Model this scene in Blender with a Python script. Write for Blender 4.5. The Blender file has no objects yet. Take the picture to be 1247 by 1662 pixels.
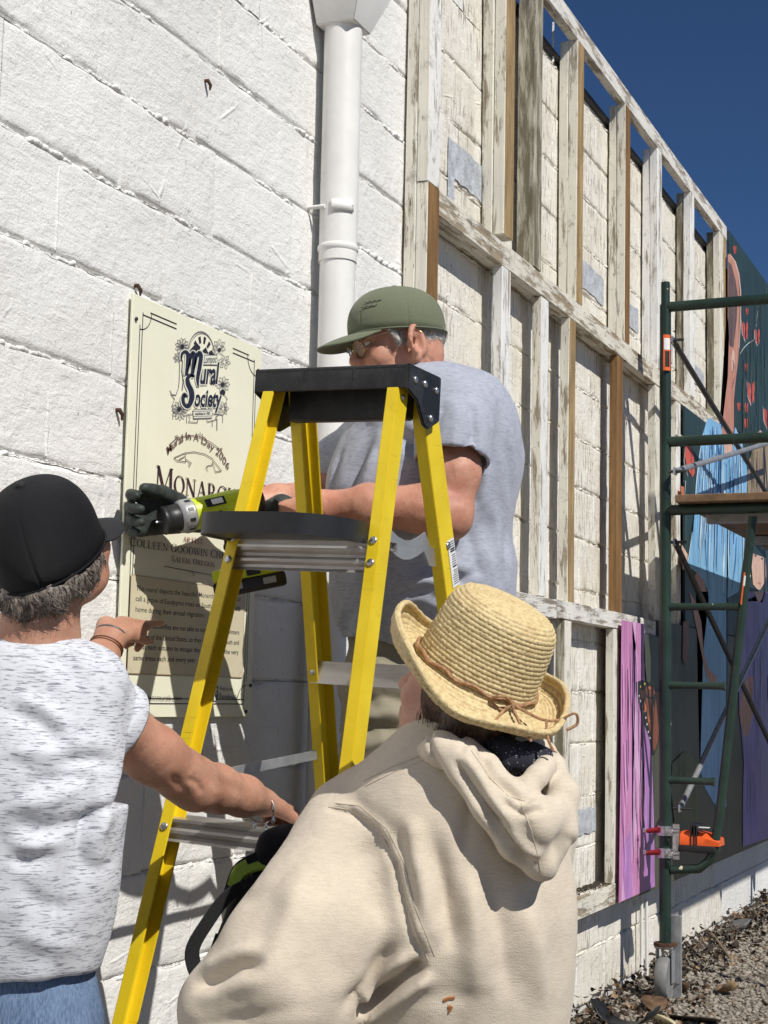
import bpy, bmesh, math, random
import numpy as np
from mathutils import Vector, Matrix
from mathutils.bvhtree import BVHTree
random.seed(7); RNG = np.random.default_rng(7)
SC = bpy.context.scene
COL = SC.collection
# ------------------------------------------------------------------ camera
FPX = 2520.0; CX, CY = 623.5, 831.0; PW, PH = 1247.0, 1662.0     # photograph pixels
AZ, PITCH, ROLL = math.radians(23.9), math.radians(6.68), math.radians(1.23)
CAM = np.array([0.0, -1.847, 1.27])                               # x runs along the wall, wall face at y = 0
FW = np.array([math.cos(AZ)*math.cos(PITCH), math.sin(AZ)*math.cos(PITCH), math.sin(PITCH)])
RT0 = np.array([math.sin(AZ), -math.cos(AZ), 0.0]); UP0 = np.cross(RT0, FW)
RT = RT0*math.cos(ROLL) + UP0*math.sin(ROLL); UP = UP0*math.cos(ROLL) - RT0*math.sin(ROLL)
cam_d = bpy.data.cameras.new('camera'); cam = bpy.data.objects.new('camera', cam_d); COL.objects.link(cam)
cam_d.sensor_fit = 'VERTICAL'; cam_d.sensor_height = 36.0; cam_d.lens = 36.0*FPX/PH
cam_d.clip_start = 0.05; cam_d.clip_end = 3000.0
cam.matrix_world = Matrix(((RT[0], UP[0], -FW[0], CAM[0]), (RT[1], UP[1], -FW[1], CAM[1]), (RT[2], UP[2], -FW[2], CAM[2]), (0, 0, 0, 1)))
SC.camera = cam
# ------------------------------------------------------------------ light
SUNV = Vector((-0.5, -1.0, 1.15)).normalized()
SUN_EL = math.asin(SUNV.z); SUN_ROT = math.atan2(SUNV.x, SUNV.y)
W = bpy.data.worlds.new('World'); SC.world = W; W.use_nodes = True
wn = W.node_tree; bg = wn.nodes['Background']
sky = wn.nodes.new('ShaderNodeTexSky'); sky.sky_type = 'NISHITA'; sky.sun_disc = False
sky.sun_elevation = SUN_EL; sky.sun_rotation = SUN_ROT; sky.air_density = 0.7; sky.dust_density = 0.0; sky.ozone_density = 10.0
hsv = wn.nodes.new('ShaderNodeHueSaturation'); hsv.inputs['Saturation'].default_value = 1.02; wn.links.new(sky.outputs[0], hsv.inputs['Color']); wn.links.new(hsv.outputs[0], bg.inputs[0]); bg.inputs[1].default_value = 0.054
sun_d = bpy.data.lights.new('sun', 'SUN'); sun_d.energy = 4.4; sun_d.angle = math.radians(0.53); sun_d.color = (1.0, 0.97, 0.91)
sun = bpy.data.objects.new('sun', sun_d); COL.objects.link(sun); sun.rotation_euler = SUNV.to_track_quat('Z', 'Y').to_euler()
sun.location = (-4, -8, 9)
SC.view_settings.view_transform = 'Standard'; SC.view_settings.look = 'None'; SC.view_settings.gamma = 1.0
SC.view_settings.use_curve_mapping = False; SC.view_settings.exposure = 0.14

# ------------------------------------------------------------------ pixel helpers (a pixel gives a direction, a touched surface the distance)
def ray(px, py): return FW + RT*((px-CX)/FPX) - UP*((py-CY)/FPX)
def at(px, py, Z): return CAM + ray(px, py)*Z
def on_y(px, py, y=0.0):
    d = ray(px, py); return CAM + d*((y-CAM[1])/d[1])
def on_x(px, py, x):
    d = ray(px, py); return CAM + d*((x-CAM[0])/d[0])
def on_z(px, py, z=0.0):
    d = ray(px, py); return CAM + d*((z-CAM[2])/d[2])
def V(p): return Vector((float(p[0]), float(p[1]), float(p[2])))

# ------------------------------------------------------------------ materials
def lin(r, g, b):
    f = lambda c: c/12.92 if c <= 0.04045 else ((c+0.055)/1.055)**2.4
    return (f(r/255), f(g/255), f(b/255), 1.0)
class NT:
    def __init__(s, name):
        s.m = bpy.data.materials.new(name); s.m.use_nodes = True; s.t = s.m.node_tree
        s.b = s.t.nodes['Principled BSDF']; s.L = s.t.links.new
    def n(s, typ, **kw):
        x = s.t.nodes.new(typ)
        for k, v in kw.items(): setattr(x, k, v)
        return x
    def coords(s, kind='pos', scale=(1, 1, 1), rnd=True, rot=(0, 0, 0)):
        if kind == 'pos': src = s.n('ShaderNodeNewGeometry').outputs['Position']
        elif kind == 'obj': src = s.n('ShaderNodeTexCoord').outputs['Object']
        else: src = s.n('ShaderNodeTexCoord').outputs['UV']
        mp = s.n('ShaderNodeMapping'); mp.inputs['Scale'].default_value = scale; mp.inputs['Rotation'].default_value = rot
        s.L(src, mp.inputs['Vector'])
        if rnd:
            oi = s.n('ShaderNodeObjectInfo'); mu = s.n('ShaderNodeMath', operation='MULTIPLY'); mu.inputs[1].default_value = 37.0
            s.L(oi.outputs['Random'], mu.inputs[0]); s.L(mu.outputs[0], mp.inputs['Location'])
        return mp.outputs[0]
    def noise(s, vec, scale, detail=4, rough=0.55, dist=0.0):
        x = s.n('ShaderNodeTexNoise'); x.inputs['Scale'].default_value = scale; x.inputs['Detail'].default_value = detail
        x.inputs['Roughness'].default_value = rough; x.inputs['Distortion'].default_value = dist
        s.L(vec, x.inputs['Vector']); return x.outputs['Fac']
    def voro(s, vec, scale, feature='F1'):
        x = s.n('ShaderNodeTexVoronoi', feature=feature); x.inputs['Scale'].default_value = scale; s.L(vec, x.inputs['Vector'])
        return x.outputs['Distance']
    def ramp(s, fac, lo, hi, a=0.0, b=1.0):
        x = s.n('ShaderNodeMapRange'); x.clamp = True
        x.inputs[1].default_value = lo; x.inputs[2].default_value = hi; x.inputs[3].default_value = a; x.inputs[4].default_value = b
        s.L(fac, x.inputs[0]); return x.outputs[0]
    def mix(s, fac, a, b, blend='MIX'):
        x = s.n('ShaderNodeMix', data_type='RGBA', blend_type=blend)
        for sock, v in ((x.inputs[0], fac), (x.inputs[6], a), (x.inputs[7], b)):
            if hasattr(v, 'links'): s.L(v, sock)
            elif isinstance(v, (int, float)): sock.default_value = v
            else: sock.default_value = tuple(v) if len(v) == 4 else (*v, 1.0)
        return x.outputs[2]
    def math(s, op, a, b=0.0):
        x = s.n('ShaderNodeMath', operation=op)
        for sock, v in ((x.inputs[0], a), (x.inputs[1], b)):
            if hasattr(v, 'links'): s.L(v, sock)
            else: sock.default_value = v
        return x.outputs[0]
    def bump(s, h, dist=0.002, strength=1.0, prev=None):
        x = s.n('ShaderNodeBump'); x.inputs['Strength'].default_value = strength; x.inputs['Distance'].default_value = dist
        s.L(h, x.inputs['Height'])
        if prev is not None: s.L(prev, x.inputs['Normal'])
        return x.outputs[0]
    def done(s, col=None, rough=0.6, normal=None, metal=0.0, spec=0.5, **kw):
        if col is not None:
            if hasattr(col, 'links'): s.L(col, s.b.inputs['Base Color'])
            else: s.b.inputs['Base Color'].default_value = tuple(col) if len(col) == 4 else (*col, 1.0)
        if hasattr(rough, 'links'): s.L(rough, s.b.inputs['Roughness'])
        else: s.b.inputs['Roughness'].default_value = rough
        if normal is not None: s.L(normal, s.b.inputs['Normal'])
        s.b.inputs['Metallic'].default_value = metal; s.b.inputs['Specular IOR Level'].default_value = spec
        for k, v in kw.items(): s.b.inputs[k].default_value = v
        return s.m
MATS = {}
def simple(name, col, rough=0.6, metal=0.0, var=0.12, vscale=18, bscale=160, bdist=0.0006, spec=0.4, kind='pos'):
    if name in MATS: return MATS[name]
    t = NT(name); c = t.coords(kind)
    col = tuple(col)[:3]
    n1 = t.noise(c, vscale, 5); dk = tuple(max(0, v*(1-var*2)) for v in col); lt = tuple(min(1, v*(1+var)) for v in col)
    cc = t.mix(t.ramp(n1, 0.3, 0.7), dk, lt)
    nb = t.bump(t.noise(c, bscale, 4), bdist)
    MATS[name] = t.done(cc, rough, nb, metal, spec); return MATS[name]

# ------------------------------------------------------------------ objects
def tag(o, label=None, cat=None, group=None, kind=None):
    if label: o['label'] = label
    if cat: o['category'] = cat
    if group: o['group'] = group
    if kind: o['kind'] = kind
    return o
def link(name, me, m=None, parent=None):
    o = bpy.data.objects.new(name, me); COL.objects.link(o)
    if m is not None and me is not None:
        if not me.materials: me.materials.append(m)
    if parent is not None: o.parent = parent
    return o
def empty(name, loc=(0, 0, 0)):
    # things whose parts are built in world coordinates keep an origin at world zero
    o = bpy.data.objects.new(name, None); COL.objects.link(o); o.empty_display_size = 0.1
    return o
def smooth(me, ang=35):
    me.shade_smooth() if hasattr(me, 'shade_smooth') else None
    if ang is not None:
        try: me.set_sharp_from_angle(angle=math.radians(ang))
        except Exception: pass
def mesh(name, verts, faces, m=None, parent=None, ang=35):
    me = bpy.data.meshes.new(name); me.from_pydata([tuple(map(float, v)) for v in verts], [], [tuple(f) for f in faces]); me.update()
    if ang is not False: smooth(me, ang)
    return link(name, me, m, parent)
def bmobj(name, bm, m=None, parent=None, ang=35):
    me = bpy.data.meshes.new(name); bmesh.ops.recalc_face_normals(bm, faces=bm.faces); bm.to_mesh(me); bm.free()
    if ang is not False: smooth(me, ang)
    return link(name, me, m, parent)
def bm_box(bm, c, s, ax=None, bev=0.0, seg=1, taper=None):
    """box centred c, full size s, ax = 3 axes"""
    ax = ax or (Vector((1, 0, 0)), Vector((0, 1, 0)), Vector((0, 0, 1)))
    c = Vector(c); vs = []
    for k in (-1, 1):
        for j in (-1, 1):
            for i in (-1, 1):
                tx = ty = 1.0
                if taper and k > 0: tx, ty = taper
                vs.append(bm.verts.new(c + ax[0]*(i*s[0]/2*tx) + ax[1]*(j*s[1]/2*ty) + ax[2]*(k*s[2]/2)))
    fs = [bm.faces.new([vs[q] for q in f]) for f in ((0, 2, 3, 1), (4, 5, 7, 6), (0, 1, 5, 4), (2, 6, 7, 3), (0, 4, 6, 2), (1, 3, 7, 5))]
    if bev > 0:
        es = list({e for f in fs for e in f.edges})
        bmesh.ops.bevel(bm, geom=es, offset=bev, segments=seg, profile=0.5, affect='EDGES')
def box(name, c, s, m, parent=None, ax=None, bev=0.0, seg=1, taper=None):
    bm = bmesh.new(); bm_box(bm, c, s, ax, bev, seg, taper); return bmobj(name, bm, m, parent)
def bm_tube(bm, pts, r, n=12, caps=True, up=None, closed=False):
    pts = [V(p) for p in pts]; rs = r if isinstance(r, (list, tuple, np.ndarray)) else [r]*len(pts)
    rings = []; prev = None
    for i, p in enumerate(pts):
        a = pts[i-1] if (i > 0 or closed) else p; b = pts[(i+1) % len(pts)] if (i < len(pts)-1 or closed) else p
        t = (b-a).normalized()
        if prev is None:
            u = Vector((0, 0, 1)) if up is None else Vector(up)
            if abs(u.dot(t)) > 0.95: u = Vector((1, 0, 0))
            prev = (u - t*u.dot(t)).normalized()
        else: prev = (prev - t*prev.dot(t)).normalized()
        s = t.cross(prev)
        rings.append([bm.verts.new(p + (prev*math.cos(2*math.pi*k/n) + s*math.sin(2*math.pi*k/n))*rs[i]) for k in range(n)])
    m_ = len(rings)
    for i in range(m_ if closed else m_-1):
        A, B = rings[i], rings[(i+1) % m_]
        for k in range(n): bm.faces.new((A[k], A[(k+1) % n], B[(k+1) % n], B[k]))
    if caps and not closed:
        bm.faces.new(list(reversed(rings[0]))); bm.faces.new(rings[-1])
def tube(name, pts, r, m, parent=None, n=12, caps=True, closed=False):
    bm = bmesh.new(); bm_tube(bm, pts, r, n, caps, closed=closed); return bmobj(name, bm, m, parent, 50)
def bm_sweep(bm, pts, prof, side=None, ups=None, closed_prof=True):
    """sweep 2d profile [(a,b)] along pts; a along side vec, b along up vec"""
    rings = []
    for i, p in enumerate(pts):
        p = V(p); s = V(side[i]) if isinstance(side, list) else V(side); u = V(ups[i]) if isinstance(ups, list) else V(ups)
        rings.append([bm.verts.new(p + s*a + u*b) for a, b in prof])
    n = len(prof)
    for i in range(len(rings)-1):
        for k in range(n if closed_prof else n-1): bm.faces.new((rings[i][k], rings[i][(k+1) % n], rings[i+1][(k+1) % n], rings[i+1][k]))
    if closed_prof:
        bm.faces.new(list(reversed(rings[0]))); bm.faces.new(rings[-1])
def disc_rivet(name, c, nrm, r, m, parent, h=0.003):
    nrm = V(nrm).normalized(); c = V(c); bm = bmesh.new()
    pts = [c - nrm*h*0.5, c + nrm*h*0.45, c + nrm*h*0.8, c + nrm*h]; bm_tube(bm, pts, [r, r, r*0.78, r*0.35], 12)
    return bmobj(name, bm, m, parent, 60)
def lathe(name, prof, m, parent=None, n=32, M=None, ang=40):
    """prof [(r,z)] about local z, M = 4x4"""
    vs = []; fs = []
    for r, z in prof:
        for k in range(n):
            a = 2*math.pi*k/n; vs.append(Vector((r*math.cos(a), r*math.sin(a), z)))
    if M is not None: vs = [M @ v for v in vs]
    for i in range(len(prof)-1):
        for k in range(n): fs.append((i*n+k, i*n+(k+1) % n, (i+1)*n+(k+1) % n, (i+1)*n+k))
    fs.append(tuple(range(n-1, -1, -1))); fs.append(tuple((len(prof)-1)*n+k for k in range(n)))
    return mesh(name, vs, fs, m, parent, ang)
# noise in numpy ------------------------------------------------------
def _hash(ix, iy, iz, seed):
    h = (ix.astype(np.int64)*374761393 + iy.astype(np.int64)*668265263 + iz.astype(np.int64)*2147483647 + seed*1274126177) & 0xffffffff
    h = ((h ^ (h >> 13))*1274126177) & 0xffffffff
    h = ((h ^ (h >> 16))*2246822519) & 0xffffffff
    return ((h ^ (h >> 15)) & 0xffffff)/float(0xffffff)*2-1
def vnoise(P, scale=1.0, seed=0, octaves=1):
    P = np.asarray(P, float); out = np.zeros(len(P)); amp = 1.0; tot = 0
    for o in range(octaves):
        q = P*scale*(2**o); i = np.floor(q).astype(np.int64); f = q-i; f = f*f*(3-2*f); r = 0
        for dx in (0, 1):
            for dy in (0, 1):
                for dz in (0, 1):
                    w = (f[:, 0] if dx else 1-f[:, 0])*(f[:, 1] if dy else 1-f[:, 1])*(f[:, 2] if dz else 1-f[:, 2])
                    r = r + w*_hash(i[:, 0]+dx, i[:, 1]+dy, i[:, 2]+dz, seed+o)
        out += amp*r; tot += amp; amp *= 0.5
    return out/tot
# ================================================================== MATERIALS OF THE SETTING
def wall_paint(dirty):
    t = NT('dirty_wall_paint' if dirty else 'white_wall_paint'); c = t.coords('pos', rnd=False)
    big = t.noise(c, 2.2, 4); fine = t.noise(c, 170, 6, 0.65); mid = t.noise(c, 38, 5, 0.6, 0.4)
    cs = t.coords('pos', (14, 14, 60), rnd=False, rot=(0, 0.5, 0)); brush = t.noise(cs, 1.0, 4, 0.6, 0.8)
    col = t.mix(t.ramp(big, 0.3, 0.7), (0.70, 0.685, 0.655), (0.80, 0.79, 0.765))
    spk = t.noise(c, 55, 3); col = t.mix(t.ramp(spk, 0.67, 0.73, 0, 0.75), col, (0.24, 0.21, 0.18)); col = t.mix(t.math('MULTIPLY', t.ramp(t.noise(c, 26, 6, 0.75), 0.55, 0.70, 0, 0.5), t.ramp(t.noise(c, 2.0, 3), 0.45, 0.62)), col, (0.46, 0.43, 0.38)); drip = t.noise(t.coords('pos', (22, 22, 1.6), rnd=False), 1.0, 5, 0.7); col = t.mix(t.math('MULTIPLY', t.ramp(drip, 0.58, 0.72, 0, 0.35), t.ramp(t.noise(c, 1.3, 3), 0.45, 0.6)), col, (0.52, 0.49, 0.43))
    if dirty:
        cream = t.mix(t.ramp(t.noise(c, 3.1, 5), 0.35, 0.65), (0.72, 0.67, 0.57), (0.80, 0.77, 0.70)); col = cream
        st = t.coords('pos', (70, 70, 9), rnd=False); streak = t.noise(st, 1.0, 5, 0.65)
        area = t.noise(c, 2.6, 3)
        k = t.math('MULTIPLY', t.ramp(streak, 0.52, 0.62), t.ramp(area, 0.36, 0.58))
        col = t.mix(t.math('MULTIPLY', k, 0.75), col, (0.16, 0.125, 0.09))
        dots = t.voro(c, 46); dm = t.math('MULTIPLY', t.ramp(dots, 0.10, 0.17, 1, 0), t.ramp(t.noise(c, 7, 3), 0.50, 0.62))
        col = t.mix(dm, col, (0.05, 0.04, 0.035))
        wash = t.ramp(t.noise(t.coords('pos', (8, 8, 1.5), rnd=False), 1.0, 4), 0.52, 0.75, 0, 0.5); col = t.mix(wash, col, (0.47, 0.41, 0.32))
    h = t.math('ADD', t.math('MULTIPLY', fine, 0.5), t.math('ADD', t.math('MULTIPLY', mid, 0.9), t.math('MULTIPLY', brush, 0.55)))
    vs = t.voro(c, 90); pits = t.ramp(vs, 0.05, 0.16, 0, 1); pm = t.ramp(t.noise(c, 9, 3), 0.5, 0.62); h = t.math('ADD', h, t.math('MULTIPLY', t.math('MULTIPLY', pits, pm), 0.35))
    crk = t.voro(t.coords('pos', (2.4, 2.4, 3.4), rnd=False, rot=(0, 0.6, 0)), 1.0, 'DISTANCE_TO_EDGE'); cm = t.math('MULTIPLY', t.ramp(crk, 0.004, 0.016, 1, 0), t.ramp(t.noise(c, 5, 3), 0.52, 0.6))
    h = t.math('ADD', h, t.math('MULTIPLY', cm, 0.45))
    nb = t.bump(h, 0.0042 if not dirty else 0.0036)
    return t.done(col, 0.62, nb, spec=0.3)
M_WALL = wall_paint(False); M_WALLD = wall_paint(True)
def wood(name, paint, bare, axis, lo, hi, dark=(0.10, 0.08, 0.06), rough=0.75, ticks=0.5):
    t = NT(name); sc = {'z': (55, 55, 2.2), 'x': (2.2, 55, 55)}[axis]
    g = t.coords('pos', sc); grain = t.noise(g, 1.0, 5, 0.6, 0.6); c = t.coords('pos')
    patch = t.noise(t.coords('pos', {'z': (26, 26, 4), 'x': (4, 26, 26)}[axis]), 1.0, 6, 0.7)
    barec = t.mix(t.ramp(grain, 0.3, 0.7), tuple(v*0.6 for v in bare), bare)
    pc = t.mix(t.ramp(t.noise(c, 5, 5), 0.3, 0.7), tuple(v*0.86 for v in paint), paint)
    col = t.mix(t.ramp(patch, lo, hi), pc, barec)
    tick = t.noise(t.coords('pos', {'z': (140, 140, 26), 'x': (26, 140, 140)}[axis]), 1.0, 3, 0.5)
    col = t.mix(t.ramp(tick, 0.66, 0.72, 0, ticks), col, dark)
    dirt = t.noise(c, 14, 6, 0.7); col = t.mix(t.ramp(dirt, 0.58, 0.74, 0, 0.65), col, dark)
    h = t.math('ADD', t.math('MULTIPLY', grain, 0.9), t.math('MULTIPLY', t.ramp(patch, lo, hi), -0.6))
    return t.done(col, rough, t.bump(h, 0.0030), spec=0.2)
CREAM = (0.75, 0.715, 0.62); WHITE = (0.80, 0.79, 0.76); BARE = (0.34, 0.25, 0.15)
M_CV = wood('cream_painted_board', CREAM, (0.38, 0.32, 0.23), 'z', 0.54, 0.62, ticks=0.85); M_WV = wood('white_painted_board', WHITE, (0.40, 0.35, 0.27), 'z', 0.54, 0.62, ticks=0.7)
M_BV = wood('bare_brown_board', (0.27, 0.155, 0.065), (0.22, 0.12, 0.05), 'z', 0.4, 0.6, ticks=0.25); M_TV = wood('tan_bare_board', (0.42, 0.30, 0.15), (0.33, 0.22, 0.11), 'z', 0.4, 0.6, ticks=0.2)
M_GV = wood('weathered_grey_board', (0.50, 0.47, 0.38), (0.20, 0.175, 0.12), 'z', 0.40, 0.56, ticks=0.7)
M_CH = wood('cream_painted_rail', (0.70, 0.66, 0.57), (0.36, 0.29, 0.2), 'x', 0.49, 0.58, ticks=0.9); M_WH = wood('white_painted_rail', (0.72, 0.70, 0.65), (0.35, 0.30, 0.24), 'x', 0.50, 0.60, ticks=0.75)
M_PIPE = simple('pipe_paint', (0.75, 0.735, 0.70), 0.42, 0, 0.04, 9, 60, 0.0006)
M_BLACK = simple('black_flashing', (0.02, 0.02, 0.022), 0.6)
M_RUST = simple('rusty_iron', (0.10, 0.05, 0.03), 0.85, 0.2, 0.3, 60, 300, 0.001)
M_STEEL = simple('zinc_steel', (0.55, 0.56, 0.57), 0.35, 0.9, 0.1, 40, 300, 0.0002)
# ================================================================== GROUND
def ground():
    t = NT('gravelly_soil'); c = t.coords('pos', rnd=False)
    n1 = t.noise(c, 3, 6); n2 = t.noise(c, 70, 5, 0.7); v = t.voro(c, 60)
    col = t.mix(t.ramp(n1, 0.3, 0.7), (0.20, 0.165, 0.125), (0.33, 0.29, 0.24)); col = t.mix(t.ramp(n2, 0.35, 0.65, 0, 0.6), col, (0.34, 0.31, 0.265)); 
    h = t.math('ADD', n2, t.math('MULTIPLY', v, -0.8)); m = t.done(col, 0.9, t.bump(h, 0.02), spec=0.2)
    xs = np.concatenate([np.linspace(-300, -8, 14), np.linspace(-6, 13, 150), np.linspace(15, 400, 20)]); ys = np.concatenate([np.linspace(-400, -8, 16), np.linspace(-6, 0.3, 56)])
    X, Y = np.meshgrid(xs, ys, indexing='ij'); P = np.stack([X.ravel(), Y.ravel(), np.zeros(X.size)], 1)
    z = 0.012*vnoise(P, 2.5, 3, 3) + 0.05*np.exp(-((P[:, 1]+0.05)/0.22)**2)*(0.7+0.5*vnoise(P, 1.7, 5)) - 0.01
    z[(P[:, 1] < -8) | (abs(P[:, 0]) > 14)] = -0.02; P[:, 2] = z; ny = len(ys)
    F = [(i*ny+j, (i+1)*ny+j, (i+1)*ny+j+1, i*ny+j+1) for i in range(len(xs)-1) for j in range(ny-1)]
    o = mesh('ground', P, F, m, None, None); tag(o, kind='structure'); return o, BVHTree.FromPolygons([V(p) for p in P], F)
GROUND, GBVH = ground()
def gz(x, y):
    h = GBVH.ray_cast(Vector((x, y, 2)), Vector((0, 0, -1))); return h[0].z if h[0] else 0.0
# ================================================================== BLOCK WALL
BL, BH = 0.406, 0.2095; Z0 = 1.714-8*BH; NROW = 19; WTOP = 3.842
wall = empty('block_wall'); tag(wall, 'white painted concrete block wall, dirty behind the wooden frame', 'wall')
box('mortar_core', (6.5, 0.164, WTOP/2-0.15), (18.0, 0.30, WTOP+0.296), simple('grey_mortar', (0.60, 0.585, 0.55), 0.8), wall)
box('roof_flashing', (6.5, 0.15, WTOP+0.012), (18.0, 0.320, 0.024), M_BLACK, wall, bev=0.004)
def block_mesh(seed):
    ez_ = np.array([0, 0.003, 0.0065, 0.011, 0.018, 0.034]); zs = np.r_[-BH/2+ez_, np.linspace(-0.05, 0.05, 5), (BH/2-ez_)[::-1]]; ex_ = np.array([0, 0.003, 0.008, 0.016]); xs = np.r_[-BL/2+ex_, np.linspace(-0.17, 0.17, 15), (BL/2-ex_)[::-1]]; nx, nz = len(xs)-1, len(zs)-1; vs = []; fs = []
    X, Z = np.meshgrid(xs, zs, indexing='ij'); P = np.stack([X.ravel(), np.zeros(X.size), Z.ravel()], 1)
    ex = BL/2-np.abs(P[:, 0]); ez = BH/2-np.abs(P[:, 2])
    wob = 0.004*vnoise(P, 30, seed+9, 2); y = 0.0125*np.exp(-(np.maximum(0, ez+wob)/0.0050)**2) + 0.0009*np.exp(-((ex-0.001+wob)/0.005)**2)
    y += -0.0016*np.exp(-((ez-0.016)/0.006)**2)*(0.4+1.2*vnoise(P, 40, seed+3, 2)) 
    y[ez < 0.012] *= np.clip(0.55+1.1*vnoise(P, 11, seed+21, 2)[ez < 0.012], 0.1, 1.1); y += 0.0030*vnoise(P, 7, seed, 2)*np.clip(ex/0.03, 0, 1)*np.clip(ez/0.02, 0, 1) + 0.0012*vnoise(P, 45, seed+1, 2)
    P[:, 1] = y; m = nz+1
    fs = [(i*m+j, (i+1)*m+j, (i+1)*m+j+1, i*m+j+1) for i in range(nx) for j in range(nz)]
    # returns at the border so that a block has depth
    ring = [i*m for i in range(nx+1)] + [nx*m+j for j in range(1, m)] + [i*m+nz for i in range(nx-1, -1, -1)] + [j for j in range(nz-1, 0, -1)]
    b0 = len(P); Q = P[ring].copy(); Q[:, 1] = 0.022; P = np.concatenate([P, Q]); k = len(ring)
    fs += [(ring[(i+1) % k], ring[i], b0+i, b0+(i+1) % k) for i in range(k)]
    me = bpy.data.meshes.new('block'); me.from_pydata(P.tolist(), [], fs); me.update(); smooth(me, 60); return me
BMESH = {(s, d): None for s in range(8) for d in (0, 1)}
for (s, d) in list(BMESH):
    me = block_mesh(s*17+1) if d == 0 else BMESH[(s, 0)].copy(); me.materials.clear(); me.materials.append(M_WALLD if d else M_WALL); BMESH[(s, d)] = me
ROWOFF = {12: 2.625, 11: 2.72, 10: 2.51}
cells = []
for r in range(NROW):
    off = ROWOFF.get(r, 2.51 if r % 2 == 0 else 2.72)
    k0 = int(math.floor((-2.4-off)/BL)); x = off+k0*BL
    while x < 15.0:
        cells.append((x+BL/2, Z0+r*BH+BH/2)); x += BL
def on_view(c):
    v = np.array([c[0], 0, c[1]])-CAM; z = v@FW
    return z > 0.5 and -60 < CX+FPX*(v@RT)/z < PW+30 and -60 < CY-FPX*(v@UP)/z < PH+60
vis = [c for c in cells if on_view(c) and c[0] < 9.0]; vis.sort(key=lambda c: c[0]); vis = vis[:300]; vs_ = set(vis)
restv, restf = [], []
for c in cells:
    if c[1]+BH/2 > WTOP+0.06: continue
    s = random.randrange(8); d = 1 if c[0] > 4.45 else 0
    if c in vs_:
        o = link('block', BMESH[(s, d)], None, wall); o.location = (c[0], random.uniform(-0.0004, 0.0004), c[1])
        if random.random() < 0.5: o.rotation_euler = (0, math.pi, 0)
    else:
        b = len(restv); restv += [(c[0]+i*BL*0.497, 0.002+(0 if a else 0.006), c[1]+j*BH*0.49) for a in (1,) for i, j in ((-1, -1), (1, -1), (1, 1), (-1, 1))]
        restf.append((b, b+1, b+2, b+3))
rest = mesh('blocks_out_of_view', restv, restf, M_WALL, wall, None); rest.name = 'far_blocks'; tag(rest, kind='stuff')
# ragged mortar beads along the bed joints and faint ones at the head joints
def bead(x0, x1, z, heavy, seed, step=0.0035):
    n = int((x1-x0)/step); xs = np.linspace(x0, x1, n); P = np.stack([xs, np.full(n, z), np.zeros(n)], 1)
    n1 = vnoise(P, 16, seed, 3); n2 = vnoise(P, 70, seed+5, 2); n3 = vnoise(P, 5, seed+8, 2)
    amp = np.clip((0.20+1.0*n1+0.9*n3)*heavy, 0, 1.6)
    n4 = vnoise(P, 150, seed+11, 2); zc = z - 0.0045 + 0.004*vnoise(P, 9, seed+2, 2) + 0.0035*n2 + 0.002*n4; out = -0.004+0.0105*np.sqrt(amp)*(0.75+0.5*n2+0.45*n4); hw = 0.0022+0.0048*np.clip(amp+0.4*n2+0.3*n4, 0, 1.5)
    prof = [(-1.25, 0.010), (-0.8, -0.1), (-0.25, -0.85), (0.3, -1.0), (0.85, -0.45), (1.5, 0.012)]
    vs, fs = [], []
    for i in range(n):
        for a, b in prof: vs.append((xs[i], (b*out[i] if b < 0 else 0.013), zc[i]+a*hw[i]))
    k = len(prof)
    for i in range(n-1):
        for j in range(k-1): fs.append((i*k+j, (i+1)*k+j, (i+1)*k+j+1, i*k+j+1))
    return vs, fs
for r in range(1, NROW):
    z = Z0+r*BH; heavy = {12: 1.45, 8: 0.7, 9: 1.0, 10: 0.8, 11: 0.95, 13: 0.75, 14: 1.2}.get(r, 0.75)
    v, f = bead(1.7, 4.5, z, heavy, r*31); mesh('mortar_joint', v, f, M_WALL, wall, 70)
    v, f = bead(4.5, 9.2, z, heavy*0.9, r*31+7, 0.008); mesh('mortar_joint', v, f, M_WALLD, wall, 70)
hv, hf = [], []
for cxx, czz in vis:
    if random.random() < 0.7 and cxx < 6.5:
        n = 14; zs = np.linspace(czz-BH*0.46, czz+BH*random.uniform(0.1, 0.46), n); P = np.stack([np.full(n, cxx), zs, zs*0], 1)
        q = 0.003*vnoise(P, 60, 5, 2); a = np.clip(0.5+0.9*vnoise(P, 28, 8, 2), 0.05, 1.4); b = len(hv); xj = cxx+BL/2
        for i in range(n): hv += [(xj+q[i]-0.004, 0.004, zs[i]), (xj+q[i]-0.0012, -0.0045*a[i], zs[i]), (xj+q[i]+0.002, -0.0035*a[i], zs[i]), (xj+q[i]+0.005, 0.004, zs[i])]
        for i in range(n-1):
            for j in range(3): hf.append((b+i*4+j, b+(i+1)*4+j, b+(i+1)*4+j+1, b+i*4+j+1))
hj = mesh('head_joint_ridges', hv, hf, M_WALL, wall, 70); tag(hj, kind='stuff')
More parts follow.
